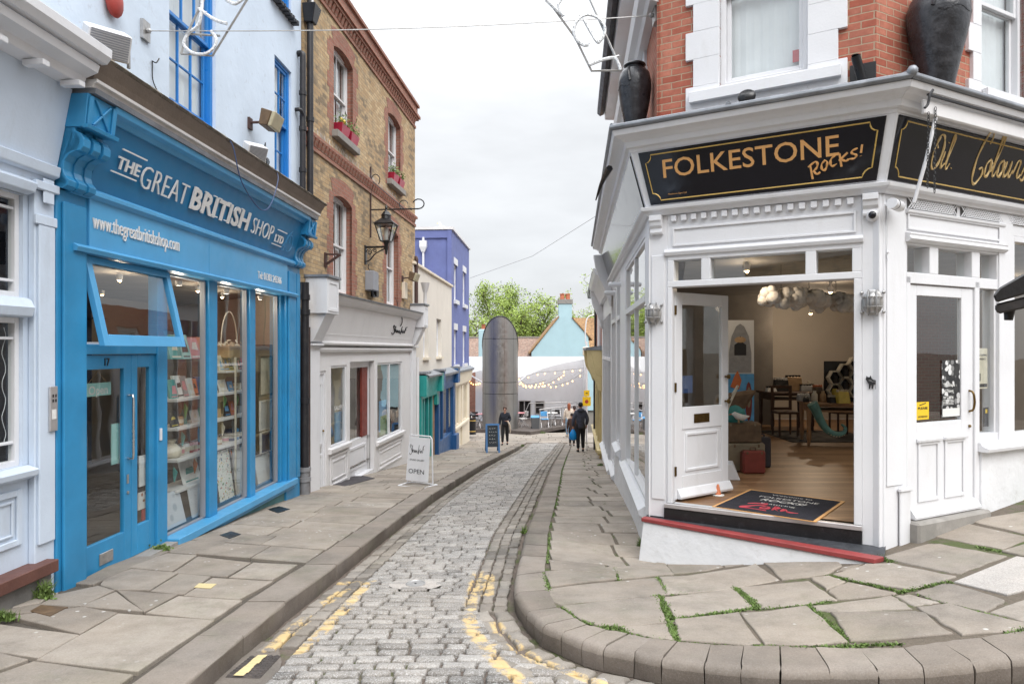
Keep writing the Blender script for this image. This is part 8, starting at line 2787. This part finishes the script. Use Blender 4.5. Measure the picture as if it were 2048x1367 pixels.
put_text(m,'FOLKESTONE',q(.22,.68,.009),ex_,ey_,MW*.60,.075,lift=.001)
put_text(m,'ROCKS!',q(.28,.54,.009),ex_,ey_,MW*.46,.09,lift=.001,shear=.3,bold=.02)
put_text(m,'Featuring',q(.34,.40,.009),ex_,ey_,MW*.34,.05,lift=.001)
m.build('lettering','g_white',pl)
m=MB()
strokes(m,[[(0.0,.7),(.35,.95),(.45,.85),(.05,.25),(.0,.1),(.25,.15),(.7,.1)],[(.55,.6),(.45,.45),(.5,.3),(.65,.35),(.68,.5),(.55,.6)],[(.75,.75),(.8,.3)],[(.75,.7),(.9,.65),(.85,.5),(.77,.5),(.95,.3)],[(1.0,.6),(1.02,.3),(1.1,.5),(1.2,.3),(1.45,.35)]],Vector(q(.24,.08,.009)),ex_,ey_,.38,.010,lift=.001)
m.build('lettering','pinkish',pl)
p=onfloor(1436,990)
T=thing('cone_doorstop','small orange ice cream cone shaped doorstop at the foot of the open door','doorstop',WORLD,p)
MB().lathe([(.001,.13),(.012,.12),(.036,.015),(.038,.012)],p,12).build('cone','g_orange',T,smooth=True)
MB().lathe([(.07,0),(.072,.006),(.055,.014),(.001,.016)],p,14).build('drip','g_white',T,smooth=True)
p=onfloor(1462,960)
solo(MB().hexa([(p.x-.25,p.y,p.z),(p.x+.12,p.y,p.z),(p.x+.12,p.y+.3,p.z),(p.x-.25,p.y+.3,p.z)],[(p.x-.25,p.y,p.z+.20),(p.x+.02,p.y,p.z+.20),(p.x+.12,p.y+.3,p.z+.20),(p.x-.25,p.y+.3,p.z+.20)]),'plinth_block','white','white block on the shop floor behind the open door leaf','block',WORLD,p,bevel=.006)
def suitcase(lb,x0,x1,yb,h,d_,mt,trim='case_dark',z=CZ,Y=None):
 a=onfloor(x0,yb)if Y is None else Vector(((x0-CX)/FPX*Y,Y,z))
 w_=(x1-x0)/FPX*a.y
 T=thing('suitcase',lb,'suitcase',WORLD,(a.x+w_/2,a.y,a.z),'old suitcases by the open door')
 MB().box(a.x,a.x+w_,a.y,a.y+d_,a.z,a.z+h).build('shell',mt,T,bevel=.02)
 m=MB()
 for xx in(a.x+w_*.18,a.x+w_*.82):
  m.box(xx-.012,xx+.012,a.y-.003,a.y+.02,a.z+h*.86,a.z+h*.97)
 m.box(a.x-.002,a.x+w_+.002,a.y+d_*.45,a.y+d_*.55,a.z-.0,a.z+h+.002)
 m.build('trim',trim,T)
 MB().tube(catmull3([(a.x+w_*.38,a.y+d_/2,a.z+h),(a.x+w_*.40,a.y+d_/2,a.z+h+.035),(a.x+w_*.60,a.y+d_/2,a.z+h+.035),(a.x+w_*.62,a.y+d_/2,a.z+h)],4),.010,6).build('handle',trim,T)
 return a,w_
suitcase('tan suitcase standing behind the small red case',1456,1531,943,.38,.2,'case_tan','case_brown')
suitcase('small dark red suitcase in front of the tan case',1487,1532,947,.30,.14,'case_red','case_brown')
suitcase('dark suitcase standing at the right behind the red case',1515,1543,935,.42,.16,'case_dark')
a=onfloor(1456,943)
suitcase('worn brown trunk lying on top of the tan suitcase',1448,1524,0,.27,.35,'case_brown','case_tan',a.z+.38,a.y+.02)
b0=Vector((far(1450,800,9.3)))
T=thing('leather_bag','worn brown leather bag tilted on top of the trunk','bag',WORLD,b0)
m=MB().hexa([(b0.x-.1,b0.y,.62),(b0.x+.22,b0.y,.70),(b0.x+.22,b0.y+.2,.70),(b0.x-.1,b0.y+.2,.62)],[(b0.x-.1,b0.y,.98),(b0.x+.46,b0.y,1.06),(b0.x+.44,b0.y+.2,1.06),(b0.x-.1,b0.y+.2,.98)])
m.build('body','case_brown',T,bevel=.04)
MB().tube(catmull3([(b0.x+.1,b0.y-.01,1.0),(b0.x+.16,b0.y-.05,1.12),(b0.x+.05,b0.y-.05,.88),(b0.x+.0,b0.y-.01,.72)],5),.016,6).build('strap','g_cream',T)
g_=far(1478,832,9.2)
T=thing('toy_gull','small white toy gull on a post in front of the trunk','toy bird',WORLD,g_)
MB().tube([(g_.x-.10,g_.y,g_.z+.03),(g_.x-.07,g_.y,g_.z+.035),(g_.x-.02,g_.y,g_.z),(g_.x+.05,g_.y,g_.z-.02),(g_.x+.14,g_.y,g_.z+.0)],[.006,.03,.045,.045,.006],8).build('body','g_white',T,smooth=True)
MB().tube([(g_.x-.095,g_.y,g_.z+.03),(g_.x-.14,g_.y,g_.z+.02)],[.008,.003],5).build('beak','g_orange',T)
MB().tube([(g_.x,g_.y+.01,.40),(g_.x,g_.y+.01,g_.z-.03)],.012,6).build('post','g_kraft',T)
m=MB().ball((g_.x-.02,g_.y+.14,g_.z+.01),.16,.07,.17,12)
solo(m,'cushion','g_teal','teal spotted cushion behind the toy gull','cushion',WORLD,(g_.x,g_.y+.12,g_.z-.1),smooth=True)
A0,A1=onfloor(1452,885),None
Yp=10.4
x0,x1,zt,zm_=(1452-CX)/FPX*Yp,(1508-CX)/FPX*Yp,EYE+(700-640)/FPX*Yp,EYE+(700-747)/FPX*Yp
T=thing('painted_cutout','tall painted wooden seaside cutout with a grey fish above a blue sea','cutout',WORLD,(x0,Yp,CZ))
pn=MB().box(x0,x1,Yp,Yp+.03,CZ,zt).build('board','paper',T)
MB().box(x0,x1,Yp-.004,Yp-.001,CZ,zm_).build('sea','g_sky',pn)
xm=(x0+x1)/2+.0
fish=[(-.17,0),(-.17,.30),(-.13,.55),(-.06,.70),(0,.74),(.06,.70),(.13,.55),(.17,.30),(.17,0)]
MB().prism_u([(xm+x,zm_+.02+z)for x,z in fish],Yp-.010,Yp-.0045).build('fish','g_grey',pn)
MB().prism_u([(xm+x,zm_+.28+z)for x,z in((-.09,0),(-.09,.16),(-.03,.2),(0,.30),(.03,.2),(.09,.16),(.09,0))],Yp-.015,Yp-.0105).build('mouth','g_black',pn)
MB().prism_u([(xm+.13+.05*math.cos(t*.5236),zm_-.42+.30*math.sin(t*.5236))for t in range(12)],Yp-.012,Yp-.0045).build('surfboard','case_red',pn)
MB().prism_u([(xm+.13+.03*math.cos(t*.5236),zm_-.36+.16*math.sin(t*.5236))for t in range(12)],Yp-.017,Yp-.0125).build('stripe','case_tan',pn)
MB().prism_u([(xm-.15,zm_-.20),(xm-.02,zm_-.24),(xm+.02,zm_-.10),(xm-.04,zm_+.05),(xm-.09,zm_-.04)],Yp-.012,Yp-.0045).build('starfish','g_orange',pn)
MB().prism_u([(xm-.28,zt-.16),(xm-.19,zt-.12),(xm-.19,zt),(xm-.28,zt)],Yp-.006,Yp-.001).build('sun','g_yellow',pn)
m=MB().ball((xm,Yp-.01,zt-.30),.09,.01,.05,10)
m.build('crown','g_kraft',pn)
def table(lb,c,w_,d_,h,mt,rz=0.0):
 F=Frame(c[0],c[1],math.cos(rz),math.sin(rz))
 T=thing('table',lb,'table',F,(0,0,CZ))
 MB().box(-w_/2,w_/2,0,d_,h-.04+CZ,h+CZ).build('tabletop',mt,T,bevel=.006)
 MB().frame(-w_/2+.06,w_/2-.06,h-.16+CZ,h-.041+CZ,.05,d_-.05,.03).build('apron',mt,T)
 for x in(-w_/2+.08,w_/2-.08):
  for y in(.08,d_-.08):
   MB().lathe([(.022,0),(.03,.04),(.026,.08),(.04,.12),(.04,.2),(.03,.3),(.036,h-.3),(.042,h-.17),(.042,h-.041)],(x,y,CZ),10).build('leg',mt,T,smooth=True)
 return F,T
p0,p1=onfloor(1540,862),onfloor(1636,862)
table('dark turned leg table at the back of the corner shop',((p0.x+p1.x)/2,p0.y,0),p1.x-p0.x,.8,.78,'wood_dark')
q0,q1=onfloor(1622,893),onfloor(1684,903)
table('light wooden table with honeycomb stand near the doorway',(q0.x+.85,q0.y-.15,0),1.9,.9,.74,'wood_mid',-.25)
HY_=q0.y+.2
hx=lambda px:(px-CX)/FPX*HY_
hzz=lambda py:EYE+(HY-py)/FPX*HY_
T=thing('honeycomb_stand','pale honeycomb display stand holding black jars on the light table','display',WORLD,(hx(1690),HY_,.71))
m=MB()
cells=[(1673,755),(1694,741),(1694,768),(1673,781),(1714,755),(1714,728),(1714,781)]
rr=16.0/FPX*HY_
for cx_,cy_ in cells:
 c=(hx(cx_),hzz(cy_))
 for k in range(6):
  a0,a1=math.pi/3*k,math.pi/3*(k+1)
  m.hexa([(c[0]+r*math.cos(a),y,c[1]+r*math.sin(a))for r,a,y in((rr,a0,HY_),(rr,a1,HY_),(rr,a1,HY_+.12),(rr,a0,HY_+.12))],[(c[0]+r*math.cos(a),y,c[1]+r*math.sin(a))for r,a,y in((rr*.82,a0,HY_),(rr*.82,a1,HY_),(rr*.82,a1,HY_+.12),(rr*.82,a0,HY_+.12))])
m.build('cell','g_cream',T)
MB().box(hx(1655),hx(1740),HY_+.121,HY_+.14,.70,hzz(722)).build('back_board','g_black',T)
for i,(cx_,cy_)in enumerate(cells[:6]):
 m=MB().lathe([(.05,0),(.055,.01),(.055,.10),(.04,.11),(.04,.13),(.001,.13)],(hx(cx_),HY_+.06,hzz(cy_)-rr*.70),12)
 solo(m,'jar','g_black' if i!=3 else 'g_yellow','%s jar in the honeycomb stand, %s cell'%('black' if i!=3 else 'yellow',['left upper','middle upper','middle lower','left lowest','right middle','right top'][i]),'jar',WORLD,(hx(cx_),HY_+.06,hzz(cy_)-rr*.7),smooth=True,group='jars in the honeycomb stand')
rz_=random.Random(4)
for i,(px,py,Y,w_,h_,mt,nm,lb)in enumerate(((1612,806,11.9,.22,.10,'g_grey','display_tray','grey tray at the left end of the light table'),(1640,806,11.8,.16,.26,'case_brown','display_box','dark upright box left of the honeycomb stand'),(1659,752,12.0,.10,.30,'g_black','display_box','black upright box touching the honeycomb stand'),(1690,806,11.4,.20,.20,'g_yellow','display_box','yellow patterned box in front of the honeycomb stand'),(1668,806,11.5,.12,.10,'g_black','display_tray','small black tray before the honeycomb stand'),(1565,782,14.1,.30,.25,'g_black','display_box','black box at the left of the dark table'),(1590,778,14.2,.34,.30,'g_kraft','display_box','brown box in the middle of the dark table'),(1618,782,14.1,.32,.12,'g_grey','display_tray','grey tray at the right of the dark table'),(1545,782,14.0,.2,.08,'g_white','display_tray','white tray at the left end of the dark table'))):
 p=far(px,py,Y)
 zt_=.75 if Y>13 else(.71 if py>760 else .75)
 T=thing(nm,lb,'box' if 'box' in nm else 'tray',WORLD,(p.x,Y,zt_))
 o=MB().hexa([(p.x-w_/2,Y,zt_),(p.x+w_/2,Y,zt_),(p.x+w_/2,Y+.15,zt_),(p.x-w_/2,Y+.15,zt_)],[(p.x-w_/2+.02,Y+.05,zt_+h_),(p.x+w_/2-.02,Y+.03,zt_+h_*.94),(p.x+w_/2-.02,Y+.17,zt_+h_),(p.x-w_/2+.02,Y+.17,zt_+h_)]).build('body',mt,T,bevel=.006)
 m=MB()
 for k in range(5):
  m.box(p.x-w_/2+w_*(k+.2)/5.2,p.x-w_/2+w_*(k+.7)/5.2,Y+.05,Y+.12,zt_+h_*.95,zt_+h_+.03)
 m.build('contents',rz_.choice(['g_black','g_white','g_orange','g_cream']),T)
for i in range(10):
 on_dark=i<5
 px,Y,zt_=(1550+i*17,14.3,.75)if on_dark else(1612+(i-5)*17,11.75,.71)
 p=far(px,780,Y)
 h_=rz_.uniform(.06,.22)
 m=MB().lathe([(.05,0),(.055,.01),(.05,h_*.7),(.025,h_*.85),(.03,h_),(.001,h_)],(p.x,Y,zt_),10)
 solo(m,'jar',rz_.choice(['g_black','g_kraft','g_cream','g_grey','g_red']),'small jar, %s from the left along the back of the %s table'%(ORD[i%5],'dark' if on_dark else 'light'),'jar',WORLD,(p.x,Y,zt_),smooth=True,group='jars on the shop tables')
for i in range(3):
 x=5.2+i*1.1
 T=thing('wooden_chair','dark wooden chair behind the tables, %s from the left'%ORD[i],'chair',WORLD,(x,13.0,CZ),'chairs in the corner shop')
 MB().box(x-.2,x+.2,12.8,13.2,.40,.44).build('seat','wood_dark',T)
 MB().frame(x-.2,x+.2,.45,.92,13.17,13.2,.05).build('backrest','wood_dark',T)
 for a in(-.17,.17):
  for b_ in(12.83,13.17):
   MB().tube([(x+a,b_,CZ),(x+a,b_,.40)],.02,6).build('leg','wood_dark',T)
TP=[far(x,y,11.25)for x,y in((1624,806),(1632,820),(1642,842),(1655,860),(1672,868),(1687,865),(1690,855),(1683,848))]
P=catmull3(TP,6)
m=MB().tube(P,[.085*(1-.82*i/len(P))for i in range(len(P))],12)
T=thing('tentacle','green tentacle curling down from the edge of the light table','tentacle',WORLD,TP[0])
m.build('body','tentacle',T,smooth=True)
m=MB()
for i in range(4,len(P)-4,2):
 m.ball(P[i]+Vector((.0,-.05*(1-i/len(P)),-.055*(1-.8*i/len(P)))),.016,n=6)
m.build('sucker','g_cream',T)
a,b_=onfloor(1530,866),onfloor(1640,884)
solo(MB().box(a.x,b_.x+1.2,b_.y,a.y+.4,CZ,CZ+.012),'rug','rug','dark patterned rug between the two tables','rug',WORLD,(a.x,a.y,CZ))
for i,(px,py,w_,lb)in enumerate(((1562,594,.34,'grey white cloud lamp hanging at the left of the shop ceiling'),(1618,600,.30,'fluffy cloud lamp hanging in the middle of the shop ceiling'),(1672,606,.40,'darker cloud lamp hanging at the right of the shop ceiling'))):
 c=far(px,py,9.6+.5*i)
 rg=random.Random(i)
 m=MB()
 for k in range(60):
  a_=rg.uniform(0,6.283)
  q_=rg.random()**.5
  m.ball((c.x+q_*math.cos(a_)*w_*.85,c.y+q_*math.sin(a_)*.2,c.z+rg.gauss(0,.045)+.05*(1-q_)),rg.uniform(.05,.095),n=10)
 T=thing('cloud_lamp',lb,'lamp',WORLD,c,'cloud lamps in the corner shop')
 m.build('cloud','cloud_wool',T,smooth=True)
 MB().tube([(c.x,c.y,c.z),(c.x,c.y,2.8)],.004,4).build('cord','ink',T)
for i,(x,y,z,e)in enumerate(((3.2,9.3,2.66,9),(6.3,14.4,2.35,34),(5.6,12.0,2.6,11),(8.0,11.0,2.6,9))):
 T=thing('spotlight',['ceiling spotlight just inside the open door','ceiling spotlight shining on the back wall','ceiling spotlight above the light table','ceiling spotlight at the right of the shop'][i],'spotlight',WORLD,(x,y,z),'ceiling spotlights of the corner shop')
 MB().lathe([(.04,.0),(.045,.08),(.02,.11),(.02,.18)],(x,y,z+.02),12).build('can','white_grey',T,smooth=True)
 MB().ball((x,y,z+.02),.03,n=8).build('bulb','bulb_small',T,smooth=True)
 lp_=bpy.data.lights.new('spotlight','POINT')
 lp_.energy=e
 lp_.color=(1,.80,.58)
 lp_.shadow_soft_size=.06
 lo=bpy.data.objects.new('spotlight',lp_)
 COL.objects.link(lo)
 lo.location=(x,y,z-.08)
T=thing('wall_shelf','low pale shelf unit along the back of the corner shop','shelves',WORLD,(3.9,15.4,CZ))
for z in(.3,.62,.95):
 MB().box(3.2,5.0,15.2,15.8,z,z+.04).build('shelf','shop_wall',T)
MB().box(3.2,5.0,15.8,15.84,CZ,1.1).build('back_panel','shop_wall',T)
for i in range(6):
 m=MB().box(3.3+i*.27,3.45+i*.27,15.3,15.5,.66,.66+.12+.05*(i%3),0)
 solo(m,'display_box',['g_kraft','g_cream','g_grey'][i%3],'%s box, %s from the left on the back shelf of the corner shop'%(['brown','cream','grey'][i%3],ORD[i]),'box',WORLD,(3.37+i*.27,15.4,.66),bevel=.005,group='boxes on the back shelf')
 # PEOPLE
def skin(name,pts,edges,mt,parent,root=0,sub=1):
 """one continuous tapered surface grown round a chain of joints"""
 import bmesh
 bm=bmesh.new()
 ly=bm.verts.layers.skin.verify()
 off=OFF[parent.name]
 vs=[]
 for(x,y,z,r)in pts:
  v=bm.verts.new((x-off[0],y-off[1],z-off[2]))
  rr=r if isinstance(r,tuple)else(r,r)
  v[ly].radius=rr
  vs.append(v)
 vs[root][ly].use_root=True
 for a,b_ in edges:
  bm.edges.new((vs[a],vs[b_]))
 me=bpy.data.meshes.new(name)
 bm.to_mesh(me)
 bm.free()
 me.materials.append(MATS[mt])
 o=bpy.data.objects.new(name,me)
 COL.objects.link(o)
 o.parent=parent
 OFF[o.name]=off
 s_=o.modifiers.new('skin','SKIN')
 s_.use_smooth_shade=True
 o.modifiers.new('sub','SUBSURF').levels=sub
 o.modifiers['sub'].render_levels=sub+1
 return o
def person(lb,px,py,face,h,hair,jacket,legs,shoes,arms,step=(0,0),long_coat=0.0,hair_len=0.0,zf=None,hood=False,glasses=False,lean=0.0,grp=None):
 zf=zf or zpave
 p=ground(px,py,zf)
 z0=zf(*p)
 k=h/1.70
 F=Frame(p[0],p[1],math.cos(face),math.sin(face))
 T=thing('person',lb,'person',F,(0,0,z0),grp)
 J=[]
 def add(x,y,z,r):
  J.append((x*k,y*k,z0+z*k,r*k if not isinstance(r,tuple)else tuple(q*k for q in r)))
  return len(J)-1
 E_=[]
 ln=lean
 pe=add(0,0,.93,.115)
 wa=add(0,ln*.3,1.08,.11)
 chs=add(0,ln*.7,1.28,.125)
 nb=add(0,ln,1.43,.055)
 nk=add(0,ln-.01,1.49,.05)
 hd=add(0,ln-.03,1.575,(.075,.088))
 ht=add(0,ln-.015,1.655,(.066,.078))
 E_+=[(pe,wa),(wa,chs),(chs,nb),(nb,nk),(nk,hd),(hd,ht)]
 no=add(0,ln-.125,1.565,.012)
 E_.append((hd,no))
 pts={}
 for s_,nm in((-1,'l'),(1,'r')):
  sh=add(s_*.165,ln*.95,1.385,.052)
  el=add(*arms[nm][0],.040)
  wr=add(*arms[nm][1],.028)
  pm=add(*arms[nm][2],.030)
  E_+=[(chs,sh),(sh,el),(el,wr),(wr,pm)]
  d_=Vector(arms[nm][2])-Vector(arms[nm][1])
  d_=d_.normalized()
  sd=Vector((1,0,0))-d_*d_.x
  sd=sd.normalized()if sd.length>.2 else Vector((0,1,0))
  base=Vector(arms[nm][2])
  for q,(o_,l_)in enumerate(((-.024,.055),(-.008,.068),(.008,.064),(.024,.050))):
   a=base+sd*o_+d_*.03
   b2=a+d_*l_+Vector((0,-.015,0))
   i1,i2=add(*a,.010),add(*b2,.008)
   E_+=[(pm,i1),(i1,i2)]
  th=add(*(Vector(arms[nm][1]).lerp(base,.5)+Vector((-s_*.035,-.025,0))+d_*.02),.010)
  E_.append((pm,th))
  hi=add(s_*.085,0,.89,.085)
  st=step[0]if s_<0 else step[1]
  kn=add(s_*.092,st*.45-.015-(.03 if st<0 else 0),.49,.056)
  an=add(s_*.095,st+.01,.085+(.03 if st>.1 else 0),.032)
  to=add(s_*.105,st-.125,.035,.020)
  E_+=[(pe,hi),(hi,kn),(kn,an),(an,to)]
  pts[nm]=dict(sh=J[sh],el=J[el],wr=J[wr],hi=J[hi],kn=J[kn],an=J[an],to=J[to])
 skin('body',J,E_,'skin',T)
 up=lambda t,g:(t[0],t[1],t[2],(t[3]if not isinstance(t[3],tuple)else t[3][0])+g*k)
 q=[up(J[pe],.025),up(J[wa],.012)]
 e=[(0,1)]
 for nm in 'lr':
  n0=len(q)
  an=pts[nm]['an']
  q+=[up(pts[nm]['hi'],.020),up(pts[nm]['kn'],.026),(an[0],an[1],an[2]+.03*k,.058*k)]
  e+=[(0,n0),(n0,n0+1),(n0+1,n0+2)]
 skin('trousers',q,e,legs,T)
 q=[(J[wa][0],J[wa][1],J[wa][2],.150*k),(J[pe][0],J[pe][1],J[pe][2]+(.0-long_coat)*k,.165*k),(J[chs][0],J[chs][1],J[chs][2],.162*k),(J[nb][0],J[nb][1]+.01,J[nb][2]+.01*k,.082*k)]
 e=[(0,1),(0,2),(2,3)]
 for nm in 'lr':
  n0=len(q)
  q+=[up(pts[nm]['sh'],.032),up(pts[nm]['el'],.030),up(pts[nm]['wr'],.026)]
  e+=[(2,n0),(n0,n0+1),(n0+1,n0+2)]
 skin('jacket',q,e,jacket,T)
 for nm in 'lr':
  a,t=pts[nm]['an'],pts[nm]['to']
  skin('shoe',[(a[0],a[1]+.03*k,a[2]-.03*k,.046*k),(a[0],a[1]-.03*k,max(a[2]-.04*k,z0+.04*k),.046*k),(t[0],t[1]-.01*k,t[2]+.005*k,.042*k)],[(0,1),(1,2)],shoes,T)
 c=J[ht]
 m=MB()
 m.ball((c[0],c[1]+.022*k,c[2]-.005*k),.088*k,.098*k,.088*k,16)
 if hair_len:
  m.tube([(c[0],c[1]+.05*k,c[2]),(c[0],c[1]+.085*k,c[2]-hair_len*.5*k),(c[0],c[1]+.08*k,c[2]-hair_len*k)],[.085*k,.082*k,.03*k],10)
 m.v=[(x,y if y>c[1]-.045*k or z>c[2]+.02*k else c[1]-.045*k,z)for x,y,z in m.v]
 m.build('hair',hair,T,smooth=True)
 for s_ in(-1,1):
  m=MB().ball((J[hd][0]+s_*.080*k,J[hd][1]+.01*k,J[hd][2]),.014*k,.02*k,.028*k,8)
  m.build('ear','skin',T,smooth=True)
 m=MB()
 if glasses:
  for s_ in(-1,1):
   m.ball((J[hd][0]+s_*.034*k,J[hd][1]-.083*k,J[hd][2]+.022*k),.026*k,.010*k,.020*k,8)
  m.tube([(J[hd][0]-.078*k,J[hd][1],J[hd][2]+.025*k),(J[hd][0]-.05*k,J[hd][1]-.078*k,J[hd][2]+.025*k),(J[hd][0]+.05*k,J[hd][1]-.078*k,J[hd][2]+.025*k),(J[hd][0]+.078*k,J[hd][1],J[hd][2]+.025*k)],.005*k,5)
  m.build('sunglasses','ink',T,smooth=True)
 else:
  for s_ in(-1,1):
   m.ball((J[hd][0]+s_*.032*k,J[hd][1]-.083*k,J[hd][2]+.022*k),.012*k,.008*k,.008*k,6)
  m.build('eye','ink',T)
 MB().ball((J[hd][0],J[hd][1]-.083*k,J[hd][2]-.045*k),.024*k,.010*k,.007*k,8).build('mouth','g_pink',T,smooth=True)
 if hood:
  c=J[nb]
  m=MB().ball((c[0],c[1]+.075*k,c[2]+.02*k),.125*k,.075*k,.085*k,12)
  m.build('hood',jacket,T,smooth=True)
 return T,F,z0,k,J
HANG=lambda s_,y=0.0:[(s_*.225,.02+y*.3,1.12),(s_*.245,-.03+y,.88),(s_*.245,-.045+y,.80)]
Tw,Fw,zw,kw,Jw=person('woman with short brown hair and sunglasses in dark navy jacket walking up the street',1010,889,-.12,1.64,'hair_brown','cloth_navy','cloth_black','cloth_black',{'l':HANG(-1,-.03),'r':[(.235,.02,1.13),(.17,-.20,1.08),(.11,-.25,1.09)]},(-.16,.10),0.05,glasses=True)
m=MB()
m.hexa([(-.30,-.10,zw+.34),(-.19,-.10,zw+.34),(-.19,.10,zw+.34),(-.30,.10,zw+.34)],[(-.26,-.11,zw+.72),(-.23,-.11,zw+.72),(-.23,.05,zw+.72),(-.26,.05,zw+.72)])
m.tube([(-.245,-.08,zw+.70),(-.238,-.07,zw+.78),(-.245,.0,zw+.70)],.006,5)
solo(m,'carrier_bag','bag_white','white carrier bag in the lowered hand of the walking woman','bag',Fw,(-.24,0,zw+.34),bevel=.02)
m=MB().tube(catmull3([(.14,-.24,zw+1.07),(.22,-.20,zw+.9),(.25,-.12,zw+.66),(.23,-.10,zw+.50)],5),[.02+.02*math.sin(i*.25)for i in range(16)],8)
solo(m,'cloth_bag','cloth_cream','long cream cloth bag over the bent arm of the walking woman','bag',Fw,(.2,-.15,zw+.5),smooth=True)
Tm,Fm,zm2,km,Jm=person('man seen from behind in a dark hooded jacket and black trousers with a stick',1161,903,math.pi+.05,1.76,'cloth_black','cloth_slate','cloth_black','cloth_black',{'r':[(.25,.03,1.12),(.27,.02,.88),(.26,.0,.80)],'l':[(-.24,.05,1.12),(-.22,-.08,.93),(-.22,-.12,.86)]},(-.05,.09),.14,hood=True)
m=MB().lathe([(.012,0),(.11,.02),(.15,.10),(.13,.24),(.07,.34),(.02,.42)],(.27,.0,zm2+.42),14,sy=.8)
m.tube([(.25,.0,zm2+.80),(.25,.0,zm2+.90)],.012,5)
solo(m,'carrier_bag','bag_blue',"bright blue carrier bag in the man's left hand",'bag',Fm,(.27,0,zm2+.42),smooth=True)
T=thing('walking_stick',"thin metal walking stick in the man's right hand",'stick',Fm,(-.25,-.14,zm2))
MB().tube([(-.23,-.12,zm2+.88),(-.27,-.20,zm2+.01)],.010,6).build('shaft','galv',T)
MB().tube([(-.23,-.18,zm2+.895),(-.23,-.05,zm2+.89)],.014,6).build('handle','black_iron',T)
MB().lathe([(.02,0),(.016,.04)],(-.27,-.20,zm2),8).build('ferrule','black_iron',T)
person('woman with long ginger hair in a cream jacket and pale jeans seen from behind',1138,874,math.pi-.1,1.66,'hair_ginger','cloth_cream','denim','case_tan',{'l':HANG(-1),'r':HANG(1)},(.12,-.10),0.0,.34)
person('person with dark curly hair between the ginger haired woman and the man',1149,880,math.pi,1.62,'hair_dark','cloth_cream','cloth_navy','cloth_black',{'l':HANG(-1),'r':HANG(1)},(-.08,.10),0.0,.12)
person('child in a brown jacket walking just ahead of the man',1144,891,math.pi,1.36,'hair_dark','cloth_brown','cloth_black','cloth_black',{'l':HANG(-1),'r':HANG(1)},(.06,-.08),.22)
# building across the junction, behind the camera: it shows in the glass
F=Frame(13,-9.0,-1,0.04)
T=thing('terrace_building','yellow brick building with tall windows across the junction, mirrored in the shop glass','building',F,(10,0,0.5))
hs=[(1.5+3.2*i,2.9+3.2*i,z,z+2.1)for i in range(7)for z in(2.0,5.4)]
m=MB()
wall(m,0,24,-1,8.6,hs,0,.2)
m.build('wall','brick_yellow',T)
for h in hs:
 sash(T,*h,.1,'white',2,2,[(0,1,'net')])
m=MB()
for z in(1.4,4.7,8.3):
 m.box(0,24,-.08,0,z,z+.22)
m.build('string_course','stone_sill',T)
